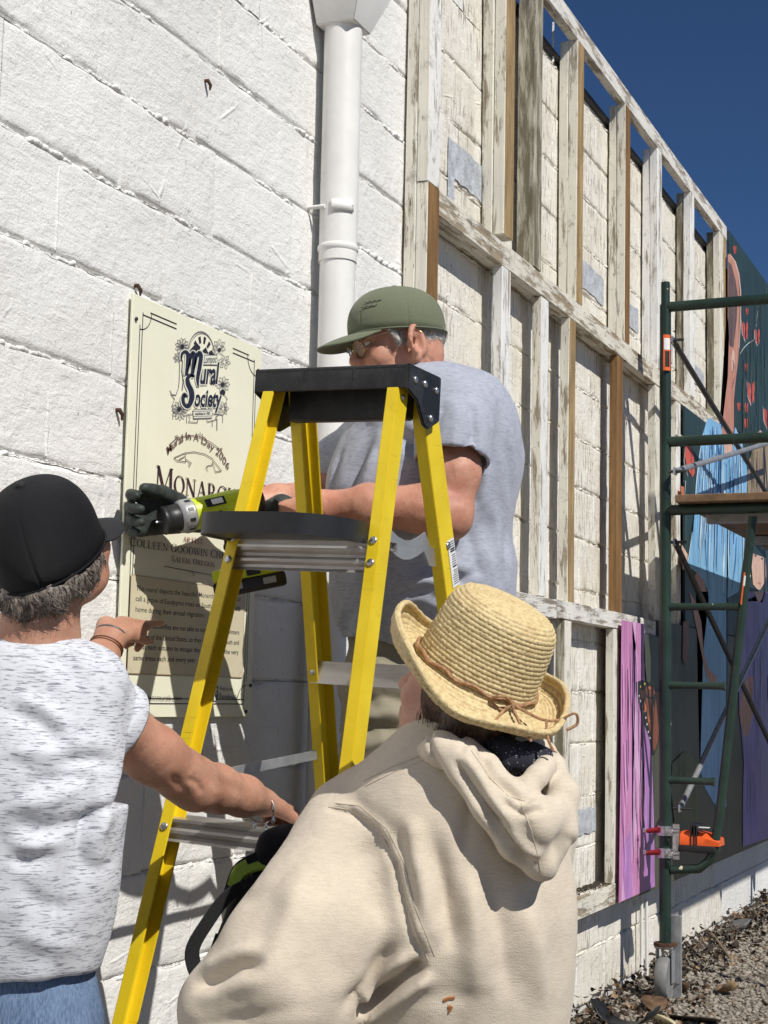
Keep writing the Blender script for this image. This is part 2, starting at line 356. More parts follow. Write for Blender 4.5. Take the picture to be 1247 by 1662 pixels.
# flat blue grey patches laid on the block behind the frame
M_BLUE = simple('blue_grey_tone', (0.47, 0.49, 0.52), 0.7, 0, 0.16, 26, 90, 0.004)
def patch(name, pix, y, m, parent, th=0.0):
    P = [on_y(a, b, y) for a, b in pix]; return mesh(name, P, [tuple(range(len(P)))], m, parent, None)
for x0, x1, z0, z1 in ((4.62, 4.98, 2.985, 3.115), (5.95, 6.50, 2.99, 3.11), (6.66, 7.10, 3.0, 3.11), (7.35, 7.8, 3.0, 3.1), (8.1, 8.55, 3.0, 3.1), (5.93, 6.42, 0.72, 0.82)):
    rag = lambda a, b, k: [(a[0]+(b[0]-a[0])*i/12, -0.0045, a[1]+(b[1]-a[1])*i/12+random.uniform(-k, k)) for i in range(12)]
    pp = rag((x0, z0), (x1, z0), 0.006)+rag((x1, z0), (x1, z1), 0.0)+rag((x1, z1), (x0, z1), 0.006)+rag((x0, z1), (x0, z0), 0.0); mesh('blue_grey_patch', pp, [tuple(range(len(pp)))], M_BLUE, wall, None)
mesh('blue_grey_patch', [(4.62, -0.0047, 2.86), (4.68, -0.0047, 2.86), (4.68, -0.0047, 2.988), (4.62, -0.0047, 2.984)], [(0, 1, 2, 3)], M_BLUE, wall, None)
# rusty anchors in the wall
for (a, b), nm, lab in (((333, 137), 'bent_nail', 'bent rusty nail in the white wall above the sign'), ((219, 470), 'rusty_anchor', 'rusty anchor at the upper corner of the sign'), ((189, 672), 'rusty_stub', 'small rust stub beside the edge of the sign')):
    p = on_y(a, b, 0); o = tube(nm, [p+np.array([0, 0.01, 0.01]), p+np.array([0, -0.008, 0.008]), p+np.array([0.006, -0.012, -0.002]), p+np.array([0.008, -0.009, -0.013])], [0.0042, 0.005, 0.0042, 0.002], M_RUST, None, 8)
    tag(o, lab, 'nail' if 'nail' in nm else 'anchor')
# ================================================================== DOWNSPOUT
dsp = empty('downspout'); tag(dsp, 'white painted metal downspout with a square hopper on the block wall', 'downspout')
pc = on_y(551, 320, -0.068); px_, py_ = pc[0], -0.068; zj = on_y(545, 400, -0.07)[2]; ztop = on_y(560, 44, -0.068)[2]
lathe('pipe_section', [(0.052, zj-0.04), (0.052, ztop+0.06)], M_PIPE, dsp, 36, Matrix.Translation((px_, py_, 0)))
lathe('pipe_section', [(0.0485, 0.05), (0.0485, zj+0.01)], M_PIPE, dsp, 36, Matrix.Translation((px_, py_, 0)))
lathe('joint_band', [(0.0525, zj-0.012), (0.0555, zj-0.008), (0.0555, zj+0.002), (0.0525, zj+0.006)], M_PIPE, dsp, 36, Matrix.Translation((px_, py_, 0)))
zb = ztop
bm = bmesh.new()
hb, ht, ex = 0.056, 0.125, 0.0
rings = [[(-hb, -hb), (hb, -hb), (hb, hb), (-hb, hb)], [(-ht, -ht*1.0), (ht, -ht*1.0), (ht, 0.066), (-ht, 0.066)], [(-ht, -ht), (ht, -ht), (ht, 0.066), (-ht, 0.066)]]
rv = []
for rg, zz in zip(rings, (zb-0.012, zb+0.17, zb+0.42)): rv.append([bm.verts.new((px_+a, py_+b, zz)) for a, b in rg])
for i in (0, 1):
    for k in range(4): bm.faces.new((rv[i][k], rv[i][(k+1) % 4], rv[i+1][(k+1) % 4], rv[i+1][k]))
bm.faces.new(list(reversed(rv[0]))); bm.faces.new(rv[2]); bmesh.ops.bevel(bm, geom=list(bm.edges), offset=0.003, segments=2, affect='EDGES')
bmobj('hopper', bm, M_PIPE, dsp)
zs = on_y(536, 318, -0.1)[2]
bm = bmesh.new(); N = 12; prof = []
for k in range(N+1):
    a = math.radians(-178+k*68/N); prof.append((px_+0.0545*math.cos(a), py_+0.0545*math.sin(a)))
vsA = [[bm.verts.new((x, y, zs+dz)) for dz in (-0.016, 0.016)] for x, y in prof]
for k in range(N): bm.faces.new((vsA[k][0], vsA[k+1][0], vsA[k+1][1], vsA[k][1]))
st_ = bmobj('strap', bm, M_PIPE, dsp); sm_ = st_.modifiers.new('t', 'SOLIDIFY'); sm_.thickness = 0.002
disc_rivet('rivet', (px_+0.0555*math.cos(math.radians(-115)), py_+0.0555*math.sin(math.radians(-115)), zs+0.003), (math.cos(math.radians(-115)), math.sin(math.radians(-115)), 0), 0.003, M_PIPE, dsp, 0.003)
tube('wall_bracket', [(px_-0.05, 0.01, zs), (px_-0.05, -0.05, zs)], 0.006, M_PIPE, dsp, 8)
# ================================================================== WOODEN FRAME
frame = empty('mural_frame'); tag(frame, 'weathered wooden stud frame of peeling painted boards fixed to the wall', 'frame')
YF, YM, YB = -0.085, -0.047, -0.009
def board(x0, x1, y0, y1, z0, z1, m, name='stud', lean=0.0, fm=None, bow=0.003):
    """board between two corners; lean shifts the lower end along the wall"""
    L = max(x1-x0, z1-z0); vert = (z1-z0) > (x1-x0); n = max(2, int(L/0.25)); sec = []
    bv = 0.0022; seed = random.random()*50
    for i in range(n+1):
        t = i/n; 
        if vert:
            c = np.array([(x0+x1)/2 + lean*(1-t), (y0+y1)/2, z0+t*(z1-z0)]); ha, hb_ = (x1-x0)/2, (y1-y0)/2
            c[0] += bow*math.sin(t*3+seed); c[1] += 0.0008*math.sin(t*5+seed*2)
            pr = [(-ha, -hb_+bv), (-ha+bv, -hb_), (ha-bv, -hb_), (ha, -hb_+bv), (ha, hb_-bv), (ha-bv, hb_), (-ha+bv, hb_), (-ha, hb_-bv)]
            sec.append([(c[0]+a, c[1]+b, c[2]) for a, b in pr])
        else:
            c = np.array([x0+t*(x1-x0), (y0+y1)/2, (z0+z1)/2]); ha, hb_ = (z1-z0)/2, (y1-y0)/2; c[2] += bow*0.7*math.sin(t*4+seed)
            pr = [(-ha, -hb_+bv), (-ha+bv, -hb_), (ha-bv, -hb_), (ha, -hb_+bv), (ha, hb_-bv), (ha-bv, hb_), (-ha+bv, hb_), (-ha, hb_-bv)]
            sec.append([(c[0], c[1]+b, c[2]+a) for a, b in reversed(pr)])
    vs = [p for s in sec for p in s]; fs = []
    for i in range(n):
        for k in range(8): fs.append((i*8+k, i*8+(k+1) % 8, (i+1)*8+(k+1) % 8, (i+1)*8+k))
    fs.append(tuple(range(7, -1, -1))); fs.append(tuple(n*8+k for k in range(8)))
    o = mesh(name, vs, fs, m, frame, 40)
    if fm is not None:                                   # front face of a different, bare wood
        o.data.materials.append(fm)
        for p in o.data.polygons:
            if p.normal.y < -0.9: p.material_index = 1
    return o
ZT0, ZT1 = 3.924, 4.004; ZM0, ZM1 = 2.752, 2.836; ZL0, ZL1 = 1.566, 1.636; ZB0, ZB1 = 0.424, 0.508
# leftmost doubled post
board(4.255, 4.350, YF, YM, ZM1-0.0, 4.4, M_CV, fm=M_WV); board(4.255, 4.350, YF, YM, 0.43, ZM1-0.003, M_CV, fm=M_BV)
board(4.257, 4.352, YM+0.001, YB, 0.43, 4.4, M_CV)
# upper studs (two layers)
board(4.93, 5.03, -0.088, YM, ZM1+0.03, 4.30, M_CV, lean=0.012, name='loose_stud', fm=M_TV); board(4.915, 5.0, YM+0.002, -0.006, ZM1+0.004, 4.30, M_CV, lean=0.03, name='loose_stud')
board(5.275, 5.365, -0.087, -0.02, ZM1+0.002, 4.3, M_GV, lean=-0.004)
for x, fm, m2 in ((5.815, M_TV, M_CV), (6.55, M_BV, M_CV), (7.15, M_WV, M_WV), (7.86, M_WV, M_GV), (8.60, M_CV, M_GV), (8.70, M_TV, M_GV)):
    board(x, x+0.089, YF, YM, ZM1+0.002, ZT0-0.002, M_CV if fm is not M_WV else M_WV, fm=fm); board(x+0.002, x+0.09, YM+0.001, YB, ZM1+0.002, ZT0-0.002, m2 if m2 is not M_GV else M_GV)
# rails
board(5.36, 8.80, YF, YM, ZT0, ZT1, M_WH, 'top_beam')
for a, b in ((4.353, 5.02), (5.024, 7.05), (7.054, 8.62)):
    board(a, b, YF+0.001, YM, ZM0, ZM1, M_CH, 'middle_rail'); board(a, b, YM+0.001, YB, ZM0+0.004, ZM1-0.004, M_CH, 'middle_rail')
for a, b in ((4.353, 5.6), (5.604, 7.62)):
    board(a, b, YF+0.001, YM, ZL0, ZL1, M_WH, 'lower_rail'); board(a, b, YM+0.001, YB, ZL0+0.003, ZL1-0.003, M_CH, 'lower_rail')
board(4.353, 6.50, YF-0.001, YM, ZB0, ZB1, M_CH, 'bottom_rail'); board(4.353, 6.50, YM+0.001, YB, ZB0+0.004, ZB1-0.003, M_CH, 'bottom_rail')
# middle studs stand off the wall
for x, m, fm in ((4.945, M_WV, M_WV), (5.385, M_CV, M_WV), (5.735, M_CV, M_TV), (6.445, M_BV, M_BV), (7.12, M_CV, M_CV), (7.545, M_CV, M_WV)):
    board(x, x+0.089, YF+0.002, YM, ZL1+0.002, ZM0-0.002, m, fm=fm)
# lower studs
for x, m in ((4.95, M_GV), (5.70, M_GV), (6.405, M_CV)): board(x, x+0.089, YF+0.002, YM, ZB1+0.002, ZL0-0.002, m, fm=M_CV)
# dirt and litter lying on the ledges is left as loose crumbs
def crumbs(name, n, fx, size, m, seed):
    rg = np.random.default_rng(seed); vs, fs = [], []
    for i in range(n):
        c = np.array(fx(rg)); s = size*rg.uniform(0.5, 1.5); b = len(vs); R = rg.normal(size=(4, 3)); R /= np.linalg.norm(R, axis=1)[:, None]
        for q in R: vs.append(c+q*s*np.array([1.3, 1, 0.6]))
        fs += [(b, b+1, b+2), (b, b+2, b+3), (b, b+3, b+1), (b+1, b+3, b+2)]
    o = mesh(name, vs, fs, m, None, None); tag(o, kind='stuff'); return o
M_DIRT = simple('dark_leaf_dirt', (0.09, 0.07, 0.05), 0.9, 0, 0.4, 60)
crumbs('ledge_dirt', 700, lambda r: (r.uniform(5.6, 6.4), -abs(r.normal(0.0, 0.025))-0.015, ZB1+0.004), 0.008, M_DIRT, 3)
# ================================================================== MURAL PANELS
YP = YF-0.002; TP = 0.012
def paint_mat(name, cols, scale=(5, 5, 0.7), rough=0.45):
    if name in MATS: return MATS[name]
    t = NT(name); c = t.coords('pos', scale, rnd=False); f = t.noise(c, 4.0, 5, 0.6, 1.2); c2 = t.coords('pos', rnd=False)
    col = t.mix(t.ramp(f, 0.28, 0.72), tuple(v*0.75 for v in cols[0]), tuple(min(1, v*1.15) for v in cols[1])); col = t.mix(t.ramp(t.noise(c2, 7, 4), 0.35, 0.65, 0, 0.35), col, tuple(v*0.7 for v in cols[0]))
    if len(cols) > 2: col = t.mix(t.ramp(t.noise(c, 3.3, 3), 0.56, 0.64), col, cols[2])
    col = t.mix(t.ramp(t.noise(c2, 40, 5, 0.7), 0.66, 0.76, 0, 0.4), col, (0.25, 0.23, 0.2))
    MATS[name] = t.done(col, rough, t.bump(t.noise(c2, 120, 3), 0.0005), spec=0.35); return MATS[name]
MP_TEAL = paint_mat('teal_background_paint', ((0.018, 0.040, 0.042), (0.035, 0.065, 0.065), (0.03, 0.055, 0.035)), (9, 9, 0.5))
MP_OLIVE = paint_mat('olive_background_paint', ((0.055, 0.060, 0.045), (0.085, 0.088, 0.062), (0.06, 0.075, 0.03)), (9, 9, 0.5))
MP_BLUE = paint_mat('blue_dress_paint', ((0.16, 0.40, 0.68), (0.30, 0.56, 0.82)), (9, 9, 0.25)); MP_BLUED = paint_mat('dress_fold_paint', ((0.05, 0.15, 0.34), (0.08, 0.22, 0.45)), (9, 9, 0.4))
MP_BLUEL = paint_mat('dress_highlight_paint', ((0.45, 0.66, 0.84), (0.62, 0.78, 0.90))); MP_SKIN = paint_mat('painted_skin', ((0.50, 0.22, 0.15), (0.62, 0.31, 0.22)))
MP_SKINL = paint_mat('painted_light_skin', ((0.66, 0.42, 0.33), (0.75, 0.52, 0.42))); MP_HAIR = paint_mat('painted_brown_hair', ((0.11, 0.07, 0.065), (0.19, 0.12, 0.10)))
MP_BLOND = paint_mat('painted_blond_hair', ((0.30, 0.22, 0.13), (0.42, 0.33, 0.21), (0.2, 0.14, 0.08)), (14, 14, 0.8)); MP_RED = paint_mat('painted_red_wing', ((0.58, 0.09, 0.06), (0.66, 0.13, 0.09)))
MP_WHITE = paint_mat('painted_white_line', ((0.6, 0.62, 0.62), (0.7, 0.7, 0.7))); MP_VIOLET = paint_mat('violet_dress_paint', ((0.22, 0.18, 0.48), (0.36, 0.28, 0.62), (0.2, 0.15, 0.4)), (16, 16, 0.4))
MP_PINK = paint_mat('pink_paint', ((0.55, 0.20, 0.42), (0.66, 0.30, 0.55))); MP_PINKD = paint_mat('mauve_paint', ((0.40, 0.17, 0.44), (0.48, 0.24, 0.56))); MP_PINKL = paint_mat('light_pink_paint', ((0.68, 0.38, 0.62), (0.74, 0.46, 0.70)))
MP_BLACK = paint_mat('black_paint', ((0.015, 0.014, 0.014), (0.03, 0.028, 0.026))); MP_ORANGE = paint_mat('orange_paint', ((0.58, 0.14, 0.05), (0.64, 0.20, 0.07))); MP_WING = paint_mat('brown_wing_paint', ((0.17, 0.06, 0.03), (0.24, 0.08, 0.04)))
mural = empty('painted_mural'); tag(mural, 'painted mural of people and red butterflies on flat panels beside the bare frame', 'mural')
def panel(x0, x1, z0, z1, m):
    return box('panel', ((x0+x1)/2, YP-TP/2, (z0+z1)/2), (x1-x0-0.004, TP, z1-z0), m, mural, bev=0.0012)
TOPX, MIDX, LOWX = 8.80, on_y(1108, 760, YP)[0], on_y(1009, 1100, YP)[0]
x = TOPX
for k in range(4): panel(x, min(x+1.22, 14), 2.842, 3.985, MP_TEAL); x += 1.22
x = MIDX
for k in range(5): panel(x, x+1.22, 1.640, 2.744 if k == 0 else 2.838, MP_TEAL); x += 1.22
x = LOWX; EDGES = []
for k, w in enumerate((0.61, 1.22, 1.22, 1.22, 1.22, 1.22)): panel(x, x+w, 0.420, 1.562 if k == 0 else 1.636, MP_OLIVE); x += w
LAY = [0]
def art(pix, m, name='painted_shape', lift=None):
    """flat paint on the panel face, outline read from the photograph"""
    LAY[0] += 1; y = YP-TP-0.0004-0.00004*LAY[0]
    P = [on_y(a, b, y) for a, b in pix]; bm = bmesh.new(); f = bm.faces.new([bm.verts.new(V(p)) for p in P]); bmesh.ops.triangulate(bm, faces=[f])
    for q in bm.faces:
        q.normal_update()
        if q.normal.y > 0: q.normal_flip()
    me = bpy.data.meshes.new(name); bm.to_mesh(me); bm.free(); return link(name, me, m, mural)
def sl(pts, w, m, name='painted_line'):
    """a painted line w pixels wide"""
    L = []; R = []
    for i, p in enumerate(pts):
        a = pts[max(0, i-1)]; b = pts[min(len(pts)-1, i+1)]; d = np.array(b, float)-np.array(a, float); d /= (np.linalg.norm(d)+1e-9); n = np.array([-d[1], d[0]])*w/2
        if i in (0, len(pts)-1): n = n*0.4
        L.append(tuple(np.array(p)+n)); R.append(tuple(np.array(p)-n))
    return art(L+R[::-1], m, name)
def Z1(x, y, s=5.192, ox=1080, oy=380): return (ox+x/s, oy+y/s)
def Z2(x, y): return Z1(x, y, 5.192, 1080, 640)
def Z3(x, y): return Z1(x, y, 5.049, 1000, 960)
def Z4(x, y): return Z1(x, y, 5.049, 1000, 1220)
# upper figure: face and neck seen behind the post
art([Z1(*p) for p in ((530, 165), (560, 185), (590, 240), (615, 330), (632, 480), (632, 700), (625, 900), (615, 1060), (600, 1180), (588, 1280), (580, 1400), (578, 1700), (470, 1700), (527, 1200), (527, 170))], MP_SKIN, 'painted_face')
art([Z1(*p) for p in ((530, 230), (560, 260), (595, 400), (612, 520), (606, 700), (590, 830), (575, 960), (540, 940), (530, 700))], MP_HAIR, 'painted_hair')
sl([Z1(*p) for p in ((545, 165), (590, 235), (620, 340), (634, 480), (634, 720), (622, 960))], 2.0, MP_SKINL)
art([Z1(*p) for p in ((570, 970), (585, 1000), (588, 1080), (575, 1160), (560, 1150), (556, 1040))], MP_SKINL, 'painted_ear'); sl([Z1(*p) for p in ((570, 1060), (578, 1110), (570, 1170))], 1.8, MP_HAIR)
sl([Z1(*p) for p in ((565, 1300), (575, 1250), (583, 1200))], 1.6, MP_HAIR)
def butterfly(cx_, cy_, s, Zf=Z1):
    art([Zf(cx_-20*s, cy_-55*s), Zf(cx_-4*s, cy_-48*s), Zf(cx_+2*s, cy_-10*s), Zf(cx_-1*s, cy_+30*s), Zf(cx_+2*s, cy_+72*s), Zf(cx_-12*s, cy_+52*s), Zf(cx_-17*s, cy_+15*s), Zf(cx_-24*s, cy_-15*s)], MP_RED, 'painted_butterfly')
    art([Zf(cx_+7*s, cy_-40*s), Zf(cx_+18*s, cy_-62*s), Zf(cx_+21*s, cy_-15*s), Zf(cx_+16*s, cy_+12*s), Zf(cx_+19*s, cy_+40*s), Zf(cx_+7*s, cy_+62*s), Zf(cx_+8*s, cy_+8*s)], MP_RED, 'painted_butterfly')
    if s > 0.8: sl([Zf(cx_+3*s, cy_-40*s), Zf(cx_+4*s, cy_+60*s)], 1.0, MP_BLACK); sl([Zf(cx_-24*s, cy_-70*s), Zf(cx_-20*s, cy_+20*s), Zf(cx_+2*s, cy_+80*s), Zf(cx_+20*s, cy_+50*s)], 0.8, MP_WHITE)
for p in ((672, 810, 1.25), (775, 860, 1.05), (722, 1330, 1.5), (855, 1540, 1.3), (620, 1450, 0.6), (684, 1460, 0.7), (684, 1120, 0.6), (680, 1590, 0.7), (586, 130, 0.6), (690, 650, 0.5)): butterfly(*p)
sl([Z1(*p) for p in ((630, 1010), (660, 960), (700, 920), (750, 890))], 1.2, MP_WHITE); sl([Z1(*p) for p in ((780, 640), (765, 780))], 0.8, MP_WHITE)
for xx in (660, 728): sl([Z1(xx, 640), Z1(xx-3, 1650)], 1.0, paint_mat('faint_mauve_line', ((0.13, 0.10, 0.13), (0.16, 0.12, 0.15))))
# blue dress across the panels
dress = [(405, 240), (455, 215), (520, 260), (600, 300), (640, 400), (680, 560), (690, 700), (695, 900), (690, 1300), (640, 1500), (610, 1700)]
DR = [Z2(*p) for p in ((375, 200), (470, 255), (490, 430), (530, 520), (575, 420), (585, 280), (612, 330), (650, 440), (685, 560), (692, 700), (680, 1000), (665, 1300), (640, 1500), (620, 1662))]
DL = [Z2(*p) for p in ((350, 220), (318, 330), (290, 520), (268, 740), (255, 910), (235, 1150), (205, 1320), (187, 1450), (260, 1490), (330, 1580), (360, 1662))]
art(DR+[Z3(905, 60), Z3(905, 700), Z3(900, 1300), Z4(905, 450), Z4(860, 470), Z4(800, 420), Z4(730, 300), Z4(690, 150), Z3(690, 1250), Z3(700, 800), Z3(715, 500), Z3(760, 60)]+DL[::-1], MP_BLUE, 'painted_dress')
for pts, w in ((((430, 230), (440, 420), (480, 700), (490, 910)), 3.2), (((560, 600), (575, 780), (560, 910)), 2.4), (((640, 640), (610, 780), (600, 910)), 2.4), (((330, 1170), (345, 1400), (365, 1650)), 2.4), (((600, 1200), (590, 1420), (560, 1650)), 2.6), (((380, 300), (370, 600), (400, 900)), 2.0), (((480, 540), (515, 610), (545, 545)), 2.0), (((500, 500), (520, 545), (545, 500)), 1.5)): sl([Z2(*p) for p in pts], w, MP_BLUED)
for pts, w in ((((318, 330), (285, 540), (262, 760), (252, 915)), 1.6), (((228, 1160), (205, 1330), (186, 1440), (270, 1500), (330, 1590)), 1.6), (((300, 470), (340, 640), (380, 880)), 1.8), (((500, 1250), (492, 1440), (490, 1660)), 3.0), (((480, 620), (495, 760), (500, 910)), 3.4), (((590, 280), (640, 400), (680, 540)), 1.6), (((690, 640), (685, 900)), 1.6), (((430, 240), (420, 420), (435, 660)), 2.2), (((650, 660), (625, 780), (612, 910)), 1.4)): sl([Z2(*p) for p in pts], w, MP_BLUEL)
art([Z2(*p) for p in ((485, 420), (560, 420), (580, 450), (545, 535), (500, 500))], MP_SKINL, 'painted_neck')
art([Z2(*p) for p in ((240, 1560), (262, 1490), (330, 1585), (350, 1662), (250, 1662))], MP_SKIN, 'painted_arm'); art([Z3(*p) for p in ((600, 0), (650, 80), (700, 250), (720, 500), (760, 640), (830, 700), (820, 820), (740, 700), (690, 450), (640, 200))], MP_SKIN, 'painted_arm')
art([Z2(*p) for p in ((140, 1265), (190, 1350), (185, 1450), (150, 1480), (132, 1400))], MP_SKINL, 'painted_hand')
art([Z2(*p) for p in ((172, 430), (215, 430), (240, 520), (250, 660), (230, 700), (185, 620), (165, 520))], MP_RED, 'painted_butterfly'); sl([Z2(*p) for p in ((215, 435), (222, 680))], 1.2, MP_BLACK); sl([Z2(*p) for p in ((168, 450), (158, 560), (190, 690))], 0.9, MP_WHITE)
art([Z2(*p) for p in ((132, 770), (158, 780), (155, 912), (132, 912))], MP_ORANGE, 'painted_shape'); sl([Z2(*p) for p in ((155, 730), (172, 730), (160, 912))], 0.9, MP_WHITE)
# second figure: blond hair, face, violet dress
art([Z2(*p) for p in ((745, 440), (790, 400), (840, 390), (900, 400), (900, 912), (695, 912), (695, 700), (705, 560))], MP_BLOND, 'painted_hair')
for k in range(6): sl([Z2(730+k*22, 480), Z2(720+k*24, 640), Z2(735+k*20, 900)], 1.2, MP_HAIR)
art([Z2(*p) for p in ((770, 330), (800, 300), (830, 330), (815, 350))], MP_SKINL, 'painted_hand')
art([Z2(*p) for p in ((735, 1340), (850, 1380), (860, 1500), (830, 1600), (790, 1662), (740, 1600), (728, 1450))], MP_SKINL, 'painted_face')
for a, b in ((760, 1360), (815, 1385)): art([Z2(a-12, b), Z2(a, b-12), Z2(a+14, b), Z2(a, b+12)], MP_HAIR, 'painted_eye')
art([Z2(*p) for p in ((770, 1590), (790, 1580), (812, 1592), (792, 1605))], MP_SKIN, 'painted_mouth'); sl([Z2(850, 1400), Z2(855, 1530), Z2(830, 1640)], 2.0, MP_HAIR)
art([Z3(*p) for p in ((1065, 0), (1130, 0), (1150, 80), (1200, 90), (1225, 0), (1300, 40), (1300, 700), (1240, 690), (1240, 860), (1300, 950), (1300, 1420), (1050, 1420), (1030, 1180), (1010, 960), (1000, 400), (1050, 80))], MP_VIOLET, 'painted_dress')
art([Z4(*p) for p in ((1050, 0), (1300, 0), (1300, 690), (1040, 780), (1040, 400))], MP_VIOLET, 'painted_dress')
art([Z3(*p) for p in ((1090, 690), (1125, 700), (1120, 1000), (1085, 1180), (1050, 1190), (1010, 1000), (1040, 760))], MP_SKIN, 'painted_arm'); art([Z3(*p) for p in ((1130, 0), (1215, 0), (1195, 70), (1165, 90))], MP_SKINL, 'painted_neck')
for pts in (((1150, 110), (1180, 400), (1190, 690)), ((1205, 120), (1225, 400), (1240, 690)), ((1110, 60), (1140, 300))): sl([Z3(*p) for p in pts], 1.6, MP_BLUED)
# pink drapery at the lower left and the monarch wing
art([Z3(45, 232), Z3(232, 268), Z3(232, 700), Z3(250, 900), Z3(285, 1300), Z4(295, 100), Z4(310, 500), Z4(320, 1105), Z4(22, 1240), Z4(40, 0), Z3(40, 800)], MP_PINK, 'painted_drapery')
art([Z3(135, 250), Z3(165, 255), Z3(150, 900), Z3(150, 1300), Z4(140, 300), Z4(120, 700), Z4(60, 1000), Z4(40, 1230), Z4(90, 1205), Z4(130, 900), Z4(215, 300), Z3(200, 1300), Z3(185, 900), Z3(170, 500)], MP_PINKL, 'painted_fold')
art([Z3(205, 262), Z3(232, 268), Z3(232, 700), Z3(250, 900), Z3(285, 1300), Z4(295, 100), Z4(310, 500), Z4(320, 1105), Z4(240, 1140), Z4(225, 700), Z4(235, 300), Z3(220, 1300), Z3(205, 800)], MP_PINKD, 'painted_fold')
art([Z4(60, 760), Z4(120, 640), Z4(135, 1190), Z4(75, 1215), Z4(55, 1000)], MP_PINKD, 'painted_fold')
for pts, w in ((((160, 500), (180, 800), (190, 1400)), 2.2), (((225, 300), (212, 640), (225, 1400)), 1.6)): sl([Z3(*p) for p in pts], w, MP_PINKD)
art([Z3(*p) for p in ((160, 745), (215, 725), (290, 750), (330, 800), (360, 800), (372, 1000), (350, 1250), (315, 1340), (290, 1330), (270, 1200), (215, 1050), (175, 870))], MP_BLACK, 'painted_wing')
art([Z3(*p) for p in ((330, 815), (355, 830), (362, 1000), (345, 1230), (318, 1310), (305, 1290), (300, 1150), (318, 980))], MP_WING, 'painted_wing_cell')
art([Z3(*p) for p in ((250, 775), (300, 780), (322, 830), (300, 870), (260, 860), (243, 810))], MP_WING, 'painted_wing_cell'); art([Z3(*p) for p in ((243, 870), (300, 885), (315, 960), (290, 1200), (262, 1080), (250, 960))], MP_WING, 'painted_wing_cell')
for q in (((203, 810), (225, 805), (230, 850), (220, 888), (205, 870)), ((233, 890), (248, 950), (250, 985), (236, 985)), ((262, 1000), (280, 1070), (268, 1075)), ((262, 780), (280, 775), (285, 800), (268, 800))): art([Z3(*p) for p in q], MP_ORANGE, 'painted_wing_cell')
M_YEL = paint_mat('yellow_dot_paint', ((0.72, 0.55, 0.08), (0.78, 0.62, 0.1)))
for a, b, m in ((203, 780, M_YEL), (236, 757, M_YEL), (190, 855, MP_WHITE), (203, 898, MP_WHITE), (215, 940, MP_WHITE), (228, 985, MP_WHITE), (245, 1035, MP_WHITE), (255, 1088, MP_WHITE), (265, 1150, MP_WHITE), (280, 1200, MP_WHITE)):
    art([Z3(a-6, b), Z3(a, b-12), Z3(a+6, b), Z3(a, b+12)], m, 'painted_dot')
art([Z4(465, 90), Z4(560, 0), Z4(660, 60), Z4(690, 560), Z4(480, 580), Z4(450, 300)], paint_mat('moss_green_paint', ((0.07, 0.085, 0.035), (0.10, 0.12, 0.045))), 'painted_shape')
art([Z3(550, 250), Z3(600, 230), Z3(600, 420), Z3(575, 610), Z3(545, 560)], MP_WING, 'painted_shape')
# brush strokes that model the folds and the background
rs = random.Random(5)
for i in range(70):                                   # dress
    y0 = rs.uniform(690, 840); y1 = y0+rs.uniform(40, 120); t = rs.random(); xa = lambda y: (1141-(y-690)*0.075)+t*(60+(y-690)*0.11)
    sl([(xa(y0), y0), (xa((y0+y1)/2)+rs.uniform(-1, 1), (y0+y1)/2), (xa(y1), y1)], rs.uniform(0.7, 2.2), rs.choice((MP_BLUED, MP_BLUEL, MP_BLUE, MP_BLUEL)), 'brush_stroke')
for i in range(46):                                   # dark background of the upper and middle panels
    x = rs.uniform(1206, 1246); y0 = rs.uniform(450, 760) if x > 1215 else rs.uniform(560, 690); sl([(x, y0), (x+rs.uniform(-1.5, 1.5), y0+rs.uniform(30, 110))], rs.uniform(0.6, 1.8), rs.choice((MP_OLIVE, paint_mat('mid_teal_paint', ((0.045, 0.085, 0.08), (0.06, 0.10, 0.09))), paint_mat('moss_green_paint', ((0.07, 0.085, 0.035), (0.10, 0.12, 0.045))))), 'brush_stroke')
for i in range(26):                                   # pink drapery
    y0 = rs.uniform(1020, 1320); x = rs.uniform(1011, 1044); sl([(x, y0), (x+1, y0+60), (x+rs.uniform(0, 4), y0+rs.uniform(80, 110))], rs.uniform(0.7, 1.8), rs.choice((MP_PINKL, MP_PINKD, MP_PINK)), 'brush_stroke')
for i in range(26):                                   # violet dress and hair
    y0 = rs.uniform(1000, 1280); x = rs.uniform(1213, 1246); sl([(x, y0), (x+rs.uniform(-2, 2), y0+rs.uniform(30, 80))], rs.uniform(0.8, 2.0), rs.choice((MP_VIOLET, paint_mat('pale_violet_paint', ((0.42, 0.36, 0.68), (0.5, 0.42, 0.72))), paint_mat('deep_violet_paint', ((0.13, 0.10, 0.28), (0.16, 0.12, 0.32))))), 'brush_stroke')
for i in range(20):                                   # olive background low down
    x = rs.uniform(1088, 1134); y0 = rs.uniform(1020, 1330); sl([(x, y0), (x+rs.uniform(-1, 1), y0+rs.uniform(30, 90))], rs.uniform(0.7, 1.8), rs.choice((MP_TEAL, paint_mat('moss_green_paint', ((0.07, 0.085, 0.035), (0.10, 0.12, 0.045))))), 'brush_stroke')
